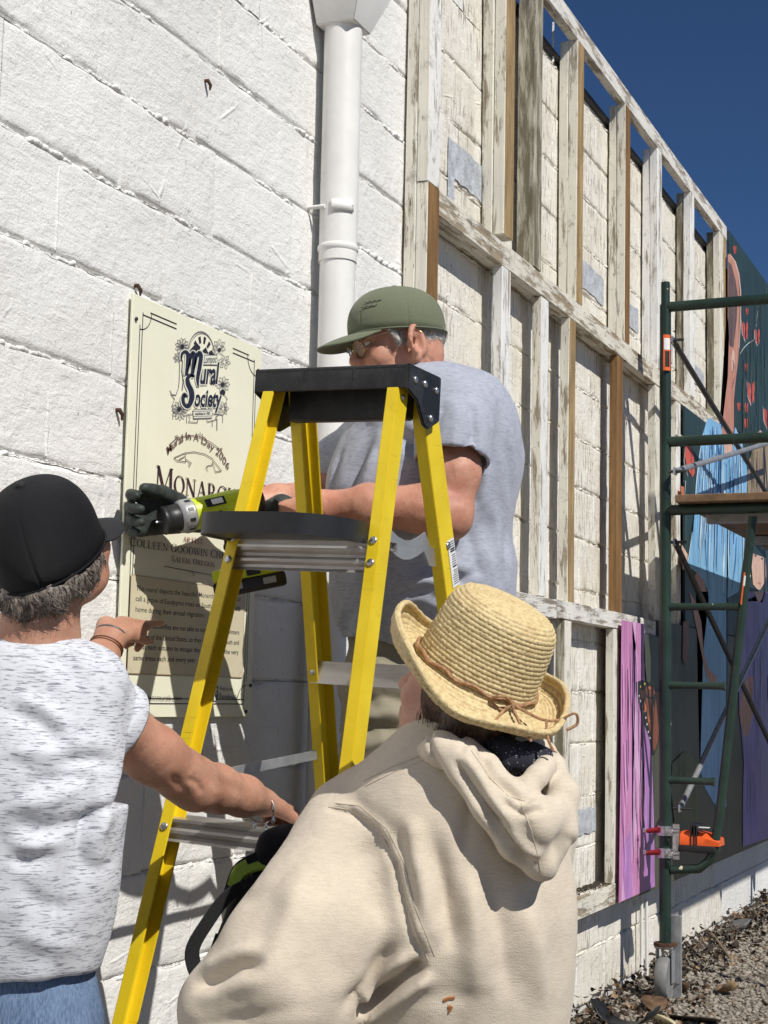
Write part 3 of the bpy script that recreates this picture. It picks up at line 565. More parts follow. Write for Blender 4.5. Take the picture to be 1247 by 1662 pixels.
# ================================================================== SCAFFOLD
M_GREEN = None
def green_paint():
    t = NT('chipped_dark_green_paint'); c = t.coords('pos'); n = t.noise(c, 30, 5, 0.65); col = t.mix(t.ramp(t.noise(c, 6, 4), 0.3, 0.7), (0.008, 0.022, 0.016), (0.02, 0.045, 0.032))
    col = t.mix(t.ramp(n, 0.66, 0.71), col, (0.09, 0.06, 0.045)); col = t.mix(t.ramp(t.noise(c, 14, 3), 0.74, 0.76), col, (0.6, 0.55, 0.4))
    return t.done(col, 0.38, t.bump(n, 0.001), spec=0.5)
M_GREEN = green_paint(); M_GALV = simple('galvanised_tube', (0.42, 0.43, 0.44), 0.42, 0.6, 0.12, 25); M_PLY = simple('weathered_plywood', (0.22, 0.135, 0.075), 0.8, 0, 0.25, 12, 90, 0.001)
M_DKSTEEL = simple('dull_dark_steel', (0.075, 0.075, 0.08), 0.5, 0.5, 0.2, 30)
YS = -0.22
scaf = empty('scaffold'); pb = on_y(1080, 1500, YS); XS = pb[0]
tag(scaf, 'dark green tubular scaffold with cross braces standing against the mural', 'scaffold')
z_top = on_y(1077, 492, YS)[2]; z_pin = on_y(1077, 455, YS)[2]; RP = 0.0255
def sp(px, py): return on_x(px, py, XS)
def end_frame(dx):
    q = lambda p: np.array(p)+np.array([dx, 0, 0])
    tube('post', [q((XS, YS, 0.21)), q((XS, YS, z_top))], RP, M_GREEN, scaf, 16)
    tube('coupling_pin', [q((XS, YS, z_top)), q((XS, YS, z_pin))], RP*0.78, M_GREEN, scaf, 14)
    tube('post', [q((XS, YS-1.52, 0.21)), q((XS, YS-1.52, z_top))], RP, M_GREEN, scaf, 16)
    for py in (498, 717, 828): 
        z = sp(1090, py)[2]; tube('rung', [q((XS, YS-RP*0.6, z)), q((XS, YS-1.52+RP*0.6, z))], 0.0235, M_GREEN, scaf, 14)
    top = sp(1222, 838); low = sp(1168, 1325); c1 = sp(1160, 1380); c2 = sp(1135, 1410); c3 = sp(1090, 1412)
    tube('inner_leg', [q(p) for p in (top, (top*0.5+low*0.5), low, sp(1163, 1355), c1, sp(1150, 1398), c2, c3)], 0.0195, M_GREEN, scaf, 12)
    for py, xr in ((985, 1200), (1112, 1178), (1266, 1160)):
        a = sp(1086, py); b = sp(xr, py-1); b[2] = a[2]; tube('short_rung', [q(a), q(a+(b-a)*0.08), q(a+(b-a)*0.5), q(a+(b-a)*0.92), q(b)], [0.021, 0.0165, 0.015, 0.0165, 0.021], M_GREEN, scaf, 12)
end_frame(0.0); end_frame(3.05)
for k, (pa, pb2) in enumerate((((1092, 552), (1247, 805)), ((1096, 765), (1247, 719)), ((1096, 880), (1247, 1200)), ((1104, 1312), (1247, 1010)))):
    yb = YS-0.03-(0.026 if k % 2 else 0); a = on_y(*pa, yb); c = on_y(*pb2, yb); b = a+(c-a)*((3.05+XS-a[0])/(c[0]-a[0]))
    tube('cross_brace', [a, b], 0.0135, M_DKSTEEL if k in (0, 2) else M_GALV, scaf, 10)
    box('brace_end', a, (0.05, 0.008, 0.032), M_STEEL, scaf, bev=0.002); tube('brace_stud', [a+np.array([0, 0.03, 0]), a+np.array([0, -0.05, 0])], 0.007, M_DKSTEEL, scaf, 8)
# rusted collar, plate and caster foot
tube('rusty_collar', [(XS, YS, 0.222), (XS, YS, 0.236)], [0.05, 0.05], M_RUST, scaf, 16)
box('caster_plate', (XS+0.035, YS-0.036, 0.17), (0.012, 0.055, 0.36), M_GALV, scaf, bev=0.003)
Mw = Matrix.Translation((XS-0.01, YS+0.0, 0.088)) @ Matrix.Rotation(math.radians(90), 4, 'X')
lathe('caster_wheel', [(0.02, -0.026), (0.085, -0.026), (0.093, -0.014), (0.093, 0.014), (0.085, 0.026), (0.02, 0.026)], simple('grey_rubber', (0.20, 0.20, 0.195), 0.7), scaf, 28, Mw)
box('caster_fork', (XS, YS-0.034, 0.15), (0.05, 0.006, 0.16), M_GALV, scaf, bev=0.002); box('caster_fork', (XS, YS+0.034, 0.15), (0.05, 0.006, 0.16), M_GALV, scaf, bev=0.002)
box('caster_top', (XS, YS, 0.219), (0.07, 0.08, 0.010), M_GALV, scaf, bev=0.002)
# maker's stickers
M_ORG = simple('orange_sticker', (0.72, 0.13, 0.03), 0.5, 0, 0.05); M_WST = simple('white_sticker', (0.75, 0.75, 0.74), 0.5, 0, 0.04); M_BST = simple('black_print', (0.015, 0.015, 0.015), 0.5, 0, 0.05)
def sticker(px, py0, py1, w, ctr, r):
    a = ctr(py0); b = ctr(py1)
    d = V(b)-V(a); n = Vector((-0.75, -0.66, 0)).normalized(); s = d.normalized().cross(n).normalized()
    def strip(f0, f1, m, off, wf=1.0):
        vs = []
        for f in (f0, f1):
            for k in range(7):
                an = math.radians((-42+14*k)*wf); vs.append(V(a)+d*f + n*((r+off)*math.cos(an)) + s*((r+off)*math.sin(an)))
        mesh('sticker', vs, [(k, k+1, 8+k, 7+k) for k in range(6)], m, scaf, None)
    strip(0, 1, M_ORG, 0.0012); strip(0.10, 0.42, M_WST, 0.0018, 0.8); strip(0.46, 0.9, M_BST, 0.0018, 0.55)
sticker(1080, 545, 603, 12, lambda y: on_y(1079, y, YS), RP)
sticker(1205, 930, 982, 12, lambda y: sp(1208+(940-y)*0.11, y), 0.0195)
# clamps and the orange tool
M_RED = simple('red_clamp_paint', (0.25, 0.01, 0.012), 0.4); M_CHROME = simple('scratched_clamp_steel', (0.6, 0.6, 0.6), 0.3, 0.9, 0.2, 60, 200, 0.0008)
for k, py in enumerate((1348, 1384)):
    c = on_y(1080, py, YS); cl = empty('pipe_clamp'); tag(cl, ('upper' if k == 0 else 'lower')+' red and steel pipe clamp gripping the green scaffold post', 'clamp', 'clamps on the scaffold post')
    lathe('collar', [(RP+0.001, -0.02), (RP+0.010, -0.02), (RP+0.010, 0.02), (RP+0.001, 0.02)], M_CHROME, cl, 16, Matrix.Translation(V(c)))
    tube('jaw', [c+np.array([-0.03, 0.02, 0.004]), c+np.array([-0.03, 0.075, -0.004])], [0.013, 0.009], M_RED, cl, 8); tube('bolt', [c+np.array([-0.045, -0.02, 0]), c+np.array([-0.045, -0.07, 0.003])], 0.008, M_CHROME, cl, 8)
    box('nut', c+np.array([-0.048, -0.035, 0]), (0.016, 0.02, 0.02), M_CHROME, cl, bev=0.002); box('nut', c+np.array([-0.04, 0.08, 0]), (0.016, 0.012, 0.018), M_CHROME, cl, bev=0.002)
br = on_y(1090, 1366, YS-0.03); box('bracket_plate', br+np.array([0.0, -0.02, 0]), (0.005, 0.03, 0.15), M_CHROME, scaf, bev=0.001)
otool = empty('orange_tool'); tag(otool, 'orange and black plastic power tool lodged inside the scaffold leg', 'tool')
a = sp(1101, 1345); b = sp(1166, 1372); wY = a[1]-b[1]; cY = (a[1]+b[1])/2; zc = (sp(1133, 1360)[2])
M_OPL = simple('orange_plastic', (0.74, 0.11, 0.02), 0.32, 0, 0.05, 20, 90, 0.0003); M_BPL = simple('black_plastic', (0.018, 0.018, 0.019), 0.42, 0, 0.1, 30, 200, 0.0003)
bm = bmesh.new(); sec = []
for k in range(11):
    f = k/10; hh = 0.046*math.sin(math.pi*min(1, 0.35+f*0.55))**0.6; sec.append([bm.verts.new((XS+0.03+dx, a[1]-0.012-f*wY*0.98, zc-0.03+dz)) for dx, dz in ((-0.055, 0), (-0.055, hh*0.75), (-0.03, hh*1.25), (0.05, hh*1.25), (0.06, 0))])
for k in range(10):
    for j in range(5): bm.faces.new((sec[k][j], sec[k][(j+1) % 5], sec[k+1][(j+1) % 5], sec[k+1][j]))
bm.faces.new(sec[0]); bm.faces.new(list(reversed(sec[-1]))); bmobj('housing', bm, M_OPL, otool, 50)
for f in (0.28, 0.36, 0.42): box('groove_band', (XS+0.03, a[1]-0.012-f*wY, zc+0.009), (0.116, 0.006, 0.095), M_BPL, otool, bev=0.002)
box('base', (XS+0.03, cY, zc-0.046), (0.13, wY*0.95, 0.032), M_BPL, otool, bev=0.01, seg=2); box('print', (XS-0.02, cY-wY*0.18, zc+0.047), (0.03, wY*0.25, 0.003), M_WST, otool)
# working platform, planks on the frame
plat = empty('scaffold_platform'); tag(plat, 'brown plywood working deck lying across the scaffold frames', 'platform')
zp = sp(1100, 828)[2]+0.0245
for k in range(3):
    y1 = YS-0.06-k*0.47; box('plank', (XS+1.55, y1-0.23, zp+0.018), (3.24, 0.46, 0.034), M_PLY, plat, bev=0.003)
for k in range(3): box('bearer', (XS+0.4+k*1.0, YS-0.78, zp-0.022), (0.06, 1.36, 0.042), M_GALV, plat, bev=0.003)
# ================================================================== INFORMATION SIGN
YSG = -0.018
sign = empty('information_sign'); tag(sign, 'cream metal sign with mural society emblem and MONARCH lettering screwed to the white wall', 'sign')
def sg(px, py): p = on_y(px, py, YSG); return p[0], p[2]
SX0, SZ1 = sg(218, 475); SX1 = sg(427, 574)[0]; SZ0 = sg(403, 1163)[1]
def sign_face():
    t = NT('cream_sign_face'); c = t.coords('pos', rnd=False); col = t.mix(t.ramp(t.noise(c, 4, 5), 0.3, 0.7), (0.76, 0.745, 0.57), (0.82, 0.805, 0.64))
    col = t.mix(t.ramp(t.noise(c, 60, 5, 0.7), 0.66, 0.8, 0, 0.35), col, (0.4, 0.36, 0.25)); return t.done(col, 0.38, t.bump(t.noise(c, 12, 3), 0.0008), spec=0.4)
box('panel', ((SX0+SX1)/2, YSG+0.005, (SZ0+SZ1)/2), (SX1-SX0, 0.006, SZ1-SZ0), sign_face(), sign, bev=0.0012)
M_INK = simple('dark_sign_ink', (0.028, 0.024, 0.032), 0.45, 0, 0.05); M_NAVY = simple('navy_ink', (0.022, 0.022, 0.04), 0.4, 0, 0.05); M_BRN = simple('brown_ink', (0.12, 0.06, 0.055), 0.45, 0, 0.05); M_REDI = simple('red_ink', (0.22, 0.03, 0.03), 0.45, 0, 0.05)
M_PLUM = simple('plum_ink', (0.05, 0.022, 0.028), 0.45, 0, 0.05); M_TAN = simple('tan_box_print', (0.60, 0.54, 0.38), 0.4, 0, 0.05, 3); M_TANL = simple('tan_line_ink', (0.40, 0.27, 0.17), 0.45, 0, 0.05); M_LGT = simple('pale_print', (0.70, 0.70, 0.58), 0.4, 0, 0.03); M_GRY = simple('grey_ink', (0.20, 0.19, 0.20), 0.45, 0, 0.05); M_FB = simple('slate_blue_ink', (0.045, 0.075, 0.17), 0.4, 0, 0.05)
SLY = [0]
def flat2(name, polys, m, parent=sign, base=YSG+0.0016):
    """polys: list of [(x,z)...] printed on the sign, slightly proud"""
    SLY[0] += 1; y = YSG+0.002-0.0009-0.00006*SLY[0]; vs, fs = [], []
    for P in polys:
        b = len(vs); vs += [(p[0], y, p[1]) for p in P]; A = sum(P[i-1][0]*P[i][1]-P[i][0]*P[i-1][1] for i in range(len(P))); idx = list(range(b, b+len(P)))
        fs.append(idx if A > 0 else idx[::-1])
    bm = bmesh.new(); bv = [bm.verts.new(v) for v in vs]; ff = [bm.faces.new([bv[i] for i in f]) for f in fs]
    bmesh.ops.triangulate(bm, faces=[f for f in ff if len(f.verts) > 4]); me = bpy.data.meshes.new(name); bm.to_mesh(me); bm.free(); return link(name, me, m, parent)
def pline(pts, w):
    """polyline in sign coordinates to quads"""
    out = []
    for a, b in zip(pts[:-1], pts[1:]):
        a = np.array(a); b = np.array(b); d = b-a; L = np.linalg.norm(d)
        if L < 1e-6: continue
        d /= L; n = np.array([-d[1], d[0]])*w/2; e = d*w*0.25; out.append([tuple(a-n-e), tuple(b-n+e), tuple(b+n+e), tuple(a+n-e)])
    return out
def font_polys(s, offset=0.0, shear=0.0):
    cu = bpy.data.curves.new('txt', 'FONT'); cu.body = s; cu.offset = offset; cu.shear = shear; cu.resolution_u = 3
    o = bpy.data.objects.new('txt', cu); COL.objects.link(o); dg = bpy.context.evaluated_depsgraph_get(); me = bpy.data.meshes.new_from_object(o.evaluated_get(dg))
    P = np.array([v.co[:] for v in me.vertices]) if len(me.vertices) else np.zeros((1, 3)); F = [list(p.vertices) for p in me.polygons]
    bpy.data.objects.remove(o); bpy.data.curves.remove(cu); bpy.data.meshes.remove(me); return P, F
def stext(s, p0, p1, cap, m, offset=0.0, shear=0.0, name='lettering', parent=sign, warp=None):
    """text between two baseline pixels; cap = cap height in pixels at the left end"""
    P, F = font_polys(s, offset, shear); x0, z0 = sg(*p0); x1, z1 = sg(*p1); zc = sg(p0[0], p0[1]-cap)[1]
    mn, mx = P[:, 0].min(), P[:, 0].max(); sx = (x1-x0)/(mx-mn); sy = (zc-z0)/0.70
    u = (P[:, 0]-mn)/(mx-mn); X = x0+(P[:, 0]-mn)*sx; Zv = z0+(z1-z0)*u+P[:, 1]*sy
    if warp: X, Zv = warp(u, P[:, 1]*sy)
    SLY[0] += 1; y = YSG+0.002-0.0009-0.00006*SLY[0]
    return mesh(name, np.stack([X, np.full(len(X), y), Zv], 1), F, m, parent, None)
# a small thick-and-thin serif alphabet ------------------------------
TH, TN = 0.135, 0.05
def arc(cx_, cz, rx, rz, a0, a1, th, tn, n=18):
    out = []
    for k in range(n):
        a = math.radians(a0+(a1-a0)*k/n); b = math.radians(a0+(a1-a0)*(k+1)/n); q = []
        for an, o in ((a, 1), (b, 1), (b, 0), (a, 0)):
            fx, fz = (rx, rz) if o else (rx-th, rz-tn); q.append((cx_+fx*math.cos(an), cz+fz*math.sin(an)))
        out.append(q)
    return out
def bar(x0, z0, x1, z1, w):
    h = w/2; return [(x0-h, z0), (x0+h, z0), (x1+h, z1), (x1-h, z1)]
def hbar(x0, x1, z, w=TN): return [(x0, z-w/2), (x1, z-w/2), (x1, z+w/2), (x0, z+w/2)]
def ser(x, z, w=0.26): return hbar(x-w/2, x+w/2, z+(0.02 if z < 0.5 else -0.02), 0.04)
def glyph(ch):
    T, t = TH, TN
    if ch == 'M': return [bar(0.12, 0, 0.14, 1, t), bar(0.14, 1, 0.48, 0, T), bar(0.82, 1, 0.48, 0, t), bar(0.84, 1, 0.86, 0, T), ser(0.12, 0, 0.22), ser(0.86, 0, 0.28), ser(0.11, 1, 0.16), ser(0.88, 1, 0.16)], 0.98
    if ch == 'O': return arc(0.42, 0.5, 0.40, 0.52, 0, 360, T, t, 30), 0.84
    if ch == 'N': return [bar(0.13, 0, 0.13, 1, t), bar(0.13, 1, 0.68, 0, T), bar(0.68, 0, 0.68, 1, t), ser(0.13, 0), ser(0.08, 1, 0.18), ser(0.68, 1)], 0.82
    if ch == 'A': return [bar(0.1, 0, 0.38, 1, t), bar(0.38, 1, 0.68, 0, T), hbar(0.2, 0.6, 0.36), ser(0.1, 0, 0.22), ser(0.68, 0, 0.26)], 0.78
    if ch == 'R': return [bar(0.17, 0, 0.17, 1, T), ser(0.17, 0), ser(0.12, 1, 0.16), hbar(0.17, 0.36, 0.975), hbar(0.17, 0.36, 0.47), bar(0.36, 0.48, 0.66, 0, T), ser(0.68, 0, 0.16)] + arc(0.34, 0.72, 0.27, 0.28, -90, 90, T, t, 12), 0.76
    if ch == 'C': return arc(0.42, 0.5, 0.40, 0.52, 42, 318, T, t, 24) + [bar(0.72, 0.72, 0.72, 0.98, t), bar(0.72, 0.1, 0.72, 0.24, t)], 0.78
    if ch == 'G': return arc(0.42, 0.5, 0.40, 0.52, 42, 318, T, t, 24) + [bar(0.72, 0.74, 0.72, 0.98, t), bar(0.70, 0.04, 0.70, 0.42, T), ser(0.70, 0.42, 0.28)], 0.84
    if ch == 'H': return [bar(0.17, 0, 0.17, 1, T), bar(0.66, 0, 0.66, 1, T), hbar(0.17, 0.66, 0.52), ser(0.17, 0), ser(0.17, 1), ser(0.66, 0), ser(0.66, 1)], 0.83
    if ch == 'L': return [bar(0.17, 0, 0.17, 1, T), ser(0.17, 0), ser(0.17, 1), hbar(0.17, 0.6, 0.025), bar(0.58, 0, 0.60, 0.26, t)], 0.68
    if ch == 'E': return [bar(0.17, 0, 0.17, 1, T), hbar(0.05, 0.6, 0.025), hbar(0.05, 0.58, 0.975), hbar(0.17, 0.42, 0.5), bar(0.59, 0, 0.60, 0.24, t), bar(0.57, 0.78, 0.56, 1, t), bar(0.42, 0.4, 0.42, 0.6, t)], 0.70
    if ch == 'D': return [bar(0.17, 0, 0.17, 1, T), ser(0.14, 0, 0.2), ser(0.14, 1, 0.2), hbar(0.17, 0.4, 0.025), hbar(0.17, 0.4, 0.975)] + arc(0.38, 0.5, 0.38, 0.5, -90, 90, T, t, 16), 0.82
    if ch == 'W': return [bar(0.1, 1, 0.32, 0, T), bar(0.52, 1, 0.32, 0, t), bar(0.52, 1, 0.76, 0, T), bar(0.98, 1, 0.76, 0, t), ser(0.1, 1, 0.24), ser(0.52, 1, 0.22), ser(0.98, 1, 0.22)], 1.06
    if ch == 'I': return [bar(0.17, 0, 0.17, 1, T), ser(0.17, 0), ser(0.17, 1)], 0.36
    if ch == 'S': return arc(0.32, 0.75, 0.25, 0.27, 40, 270, T*0.9, t, 14) + arc(0.32, 0.26, 0.27, 0.28, -140, 90, T*0.9, t, 14) + [bar(0.52, 0.76, 0.52, 0.98, t), bar(0.08, 0.02, 0.08, 0.24, t)], 0.64
    if ch == 'T': return [bar(0.34, 0, 0.34, 1, T), ser(0.34, 0), hbar(0.04, 0.64, 0.975), bar(0.05, 0.78, 0.05, 1, t), bar(0.63, 0.78, 0.63, 1, t)], 0.70
    if ch == 'B' or ch == 'U': return [bar(0.17, 0, 0.17, 1, T), ser(0.17, 0), ser(0.17, 1)] + arc(0.3, 0.74, 0.26, 0.26, -90, 90, T, t, 10) + arc(0.3, 0.26, 0.3, 0.27, -90, 90, T, t, 10), 0.72
    if ch == ',': return [bar(0.12, 0.1, 0.06, -0.14, 0.1)], 0.3
    if ch == ':': return [bar(0.14, 0.0, 0.14, 0.13, 0.12), bar(0.14, 0.5, 0.14, 0.63, 0.12)], 0.3
    return [], 0.36
def serif(s, p0, p1, cap, m, first=1.0, name='lettering'):
    polys = []; cur = 0.0
    for i, ch in enumerate(s):
        g, w = glyph(ch); k = first if (i == 0 or s[i-1] == ' ') else 1.0
        for q in g: polys.append([(cur+a*k, b*k) for a, b in q])
        cur += (w+0.04)*k
    x0, z0 = sg(*p0); x1, z1 = sg(*p1); zc = sg(p0[0], p0[1]-cap)[1]; sx = (x1-x0)/cur; sy = zc-z0
    return flat2(name, [[(x0+a*sx, z0+(z1-z0)*(a/cur)+b*sy) for a, b in q] for q in polys], m)
# borders
def srect(x0, z0, x1, z1, w): return pline([(x0, z0), (x1, z0)], w)+pline([(x1, z0), (x1, z1)], w)+pline([(x1, z1), (x0, z1)], w)+pline([(x0, z1), (x0, z0)], w)
b1, b2 = 0.030, 0.040; Lp = []
cxm = (SX0+SX1)/2
zt, zbm = SZ1-0.034, SZ0+0.034
Lp += pline([(SX0+b1, zbm+0.05), (SX0+b1, zt-0.03)], 0.0022)+pline([(SX0+b2, zbm), (SX0+b2, zt)], 0.0022)
Lp += pline([(SX1-b1, zbm+0.05), (SX1-b1, zt-0.03)], 0.0022)+pline([(SX1-b2, zbm), (SX1-b2, zt)], 0.0022)
for dz in (0.0, 0.011):
    Lp += pline([(SX0+b2+(0.03 if dz == 0 else 0), zt+0.006-dz), (cxm-0.115, zt+0.006-dz)], 0.0025)+pline([(cxm+0.145, zt+0.006-dz), (SX1-b2-(0.03 if dz == 0 else 0), zt+0.006-dz)], 0.0025); Lp += pline([(SX0+b2, zbm-0.004+dz), (SX1-b2, zbm-0.004+dz)], 0.0022)
for sx_, xx in ((1, SX0+b1), (-1, SX1-b1)):
    for sz_, zz in ((1, zbm-0.004), (-1, zt+0.006)):
        pts = [(xx+sx_*0.045*math.sin(a), zz+sz_*0.045*math.cos(a)) for a in np.linspace(0, math.pi/2, 9)]; Lp += pline(pts, 0.002)
flat2('border_lines', Lp, M_INK)
for x_, z_ in ((SX0+0.012, SZ1-0.055), (SX1-0.012, SZ0+0.075), (SX1-0.03, SZ0+0.012)): disc_rivet('screw', (x_, YSG-0.001, z_), (0, -1, 0), 0.0045, M_DKSTEEL, sign, 0.0025)
# emblem: arch with rays, mountains, flowers, ribbon and lettering
def E(x, y): return sg(270+x/9.231, 520+y/9.231)
def epoly(pts): return [E(*p) for p in pts]
def eline(pts, w): return pline([E(*p) for p in pts], w)
arch = [(330+190*(1-math.cos(a))+ (a/3.14)*20, 500-345*math.sin(a)+(a/3.14)*30) for a in np.linspace(0, math.pi, 22)]
flat2('emblem_arch', eline(arch, 0.0030)+eline([(a+12, b+26) for a, b in arch[2:-2]], 0.0014), M_GRY)
rays = []
for k, a in enumerate(np.linspace(0.25, 2.9, 11)):
    if k % 2: continue
    f = lambda r, an: (545+r*170*-math.cos(an), 520-r*310*math.sin(an)+ (an/3.14)*20); rays.append(epoly([f(0.62, a-0.11), f(0.95, a-0.10), f(0.95, a+0.12), f(0.62, a+0.13)]))
flat2('emblem_rays', rays, M_INK)
flat2('emblem_mountains', [epoly([(330, 480), (460, 330), (520, 400), (500, 470), (400, 500)]), epoly([(530, 470), (600, 400), (640, 500)]), epoly([(660, 510), (690, 440), (725, 520)])], M_INK)
def flower(cx_, cy_, r, n, a0=0, sq=1.25):
    out = []
    for k in range(n):
        a = a0+2*math.pi*k/n; d = 0.36
        tip = (cx_+r*math.cos(a), cy_+r*sq*math.sin(a)); l = (cx_+0.72*r*math.cos(a-d), cy_+0.72*r*sq*math.sin(a-d)); rr = (cx_+0.72*r*math.cos(a+d), cy_+0.72*r*sq*math.sin(a+d)); c0 = (cx_+0.22*r*math.cos(a), cy_+0.22*r*sq*math.sin(a))
        out += eline([c0, l, tip, rr, c0], 0.0013)+eline([c0, (cx_+0.7*r*math.cos(a), cy_+0.7*r*sq*math.sin(a))], 0.0008)
    return out
def fdisc(cx_, cy_, r): return [epoly([(cx_+r*math.cos(a), cy_+1.2*r*math.sin(a)) for a in np.linspace(0, 6.28, 12, endpoint=False)])]
flat2('emblem_flowers', flower(245, 390, 105, 11)+flower(210, 1350, 120, 12)+flower(800, 400, 100, 7, 0.3)+flower(880, 620, 90, 6, 0.2)+flower(860, 960, 100, 9)+flower(860, 1320, 85, 7)+flower(170, 560, 60, 6), M_GRY)
for fh in ((245, 395, 30), (200, 1330, 32), (800, 440, 26), (850, 960, 28), (850, 1080, 40)): flat2('emblem_flower_heart', fdisc(*fh), M_INK)
tag(flat2('emblem_scrolls', eline([(60, 1050), (90, 1110), (150, 1120), (190, 1000), (200, 900), (205, 700), (200, 560)], 0.0022)+eline([(70, 1100), (130, 1180), (90, 1280), (110, 1360), (160, 1400)], 0.0022)+eline([(880, 1120), (920, 1180), (880, 1260), (905, 1350), (850, 1420), (760, 1400)], 0.002)+eline([(105, 1380), (105, 1480)], 0.0018)+eline([(310, 1440), (310, 1540)], 0.0018)+eline([(765, 1470), (765, 1640)], 0.0032)+eline([(695, 1500), (695, 1590)], 0.0022)+eline([(850, 1430), (850, 1530)], 0.002)+eline([(250, 600), (240, 760), (260, 900), (245, 1040)], 0.004), M_GRY), kind='stuff')
lbl = [E(540, 520), E(760, 520), E(780, 668), E(530, 665)]
flat2('emblem_label', [lbl], M_LGT); flat2('emblem_label_frame', pline([lbl[0], lbl[1], lbl[2], lbl[3], lbl[0]], 0.0018), M_INK)
def epx(x, y): return (270+x/9.231, 520+y/9.231)
stext('Lompoc', epx(562, 640), epx(755, 632), 12, M_INK, 0.012, 0.15, 'emblem_lettering')
def etext(s, a, b, cap, off, shear, m, nm='emblem_lettering'):
    return stext(s, epx(*a), epx(*b), cap/9.231, m, off, shear, nm)
etext('ural', (490, 950), (800, 950), 330, 0.055, 0.18, M_LGT, 'emblem_lettering_outline'); etext('ural', (505, 945), (790, 945), 325, 0.028, 0.18, M_NAVY)
etext('ociety', (410, 1290), (845, 1300), 265, 0.055, 0.15, M_LGT, 'emblem_lettering_outline'); etext('ociety', (420, 1285), (830, 1295), 262, 0.03, 0.15, M_NAVY)
def thick(pts, ws, n=5):
    P = []; pts = [np.array(p, float) for p in pts]
    for i in range(len(pts)-1):
        p0 = pts[max(i-1, 0)]; p1 = pts[i]; p2 = pts[i+1]; p3 = pts[min(i+2, len(pts)-1)]
        for k in range(n):
            t = k/n; P.append((0.5*((2*p1)+(-p0+p2)*t+(2*p0-5*p1+4*p2-p3)*t*t+(-p0+3*p1-3*p2+p3)*t**3), ws[i]*(1-t)+ws[i+1]*t))
    P.append((pts[-1], ws[-1])); L, R = [], []
    for i, (p, w) in enumerate(P):
        d = P[min(i+1, len(P)-1)][0]-P[max(i-1, 0)][0]; d = d/(np.linalg.norm(d)+1e-9); nn = np.array([-d[1], d[0]])*w/2; L.append(p+nn); R.append(p-nn)
    return [epoly([tuple(L[i]), tuple(L[i+1]), tuple(R[i+1]), tuple(R[i])]) for i in range(len(L)-1)]
for gm, gr, nm in ((M_LGT, 1.35, 'emblem_capital_outline'), (M_NAVY, 1.0, 'emblem_capital')):
    g_ = lambda w: [v*gr+(14 if gr > 1 else 0) for v in w]
    q = thick([(225, 600), (235, 510), (285, 470), (325, 520), (322, 660), (300, 830)], g_([22, 40, 52, 62, 62, 46]))+thick([(318, 760), (370, 540), (400, 480), (420, 540), (405, 700), (385, 850)], g_([14, 26, 50, 60, 62, 46]))+thick([(412, 740), (450, 560), (490, 480), (520, 530), (500, 700), (470, 880), (480, 1000)], g_([14, 26, 48, 62, 62, 52, 16]))
    q += thick([(420, 850), (370, 830), (320, 870), (330, 960), (375, 1060), (380, 1180), (330, 1290), (270, 1260), (250, 1170), (275, 1110), (305, 1150)], g_([26, 44, 58, 74, 80, 78, 60, 50, 54, 58, 40]))
    flat2(nm, q, gm)
rb = [(400, 1340), (690, 1330), (685, 1460), (410, 1470)]
flat2('ribbon', [epoly(rb)], M_LGT); flat2('ribbon_lines', eline(rb+[rb[0]], 0.0018)+eline([(405, 1365), (690, 1355)], 0.0016)+eline([(405, 1440), (685, 1432)], 0.0016)+eline([(400, 1400), (320, 1410), (360, 1450), (340, 1520), (470, 1530), (480, 1470)], 0.0018)+eline([(690, 1400), (800, 1400), (740, 1450), (760, 1480), (620, 1520), (605, 1465)], 0.0018), M_GRY)
etext('established in 1988', (432, 1420), (650, 1414), 42, 0.03, 0.1, M_INK)
# banner: Mural In A Day 2006
def banner(u, h):
    pts = [sg(273, 738), sg(288, 722), sg(305, 713), sg(322, 716), sg(340, 727), sg(356, 742), sg(370, 763)]
    t = np.linspace(0, 1, len(pts)); bx = np.interp(u, t, [p[0] for p in pts]); bz = np.interp(u, t, [p[1] for p in pts])
    ang = np.interp(u, [0, 0.25, 0.45, 0.6, 1], [0.45, 0.3, 0.02, -0.22, -0.62]); return bx-np.sin(ang)*h, bz+np.cos(ang)*h
stext('Mural In A Day 2006', (273, 738), (370, 763), 13, M_BRN, 0.004, 0.0, 'banner_lettering', warp=banner)
def Bn(x, y): return sg(200+x/5.196, 690+y/5.196)
def bl(pts, w=0.0018): return pline([Bn(*p) for p in pts], w)
flat2('banner_lines', bl([(390, 165), (450, 110), (520, 92), (590, 88), (650, 100), (740, 145), (820, 205), (870, 300)])+bl([(430, 275), (520, 235), (600, 225), (690, 245), (750, 280), (830, 385)])+bl([(430, 275), (455, 300), (530, 310), (525, 240)])+bl([(470, 290), (520, 265)])+bl([(530, 290), (575, 320), (560, 350), (555, 320)])+bl([(830, 385), (780, 395), (755, 310), (750, 340), (720, 340), (700, 355), (715, 385)])+bl([(650, 60), (650, 105)])+bl([(630, 75), (640, 88)])+bl([(672, 75), (660, 88)])+bl([(440, 95), (455, 110), (465, 95), (450, 90), (440, 95)])+bl([(820, 200), (830, 215), (836, 200), (826, 193), (820, 200)]), M_BRN)
serif('MONARCH', (252, 793), (385, 822), 30, M_PLUM, 1.3)
serif('BUTTERFLIES', (255, 826), (352, 843), 22, M_PLUM)
serif('ARTIST:', (297, 879), (332, 884), 8.5, M_REDI)
serif('COLLEEN GOODWIN CHRONISTER', (211, 886), (412, 914), 12.5, M_INK, 1.12)
serif('SALEM, OREGON', (278, 911), (349, 921), 8.5, M_INK, 1.15)
flat2('rule', pline([sg(266, 919), sg(352, 935)], 0.0016)+pline([sg(311, 927), sg(314, 934), sg(317, 928)], 0.0014), M_INK)
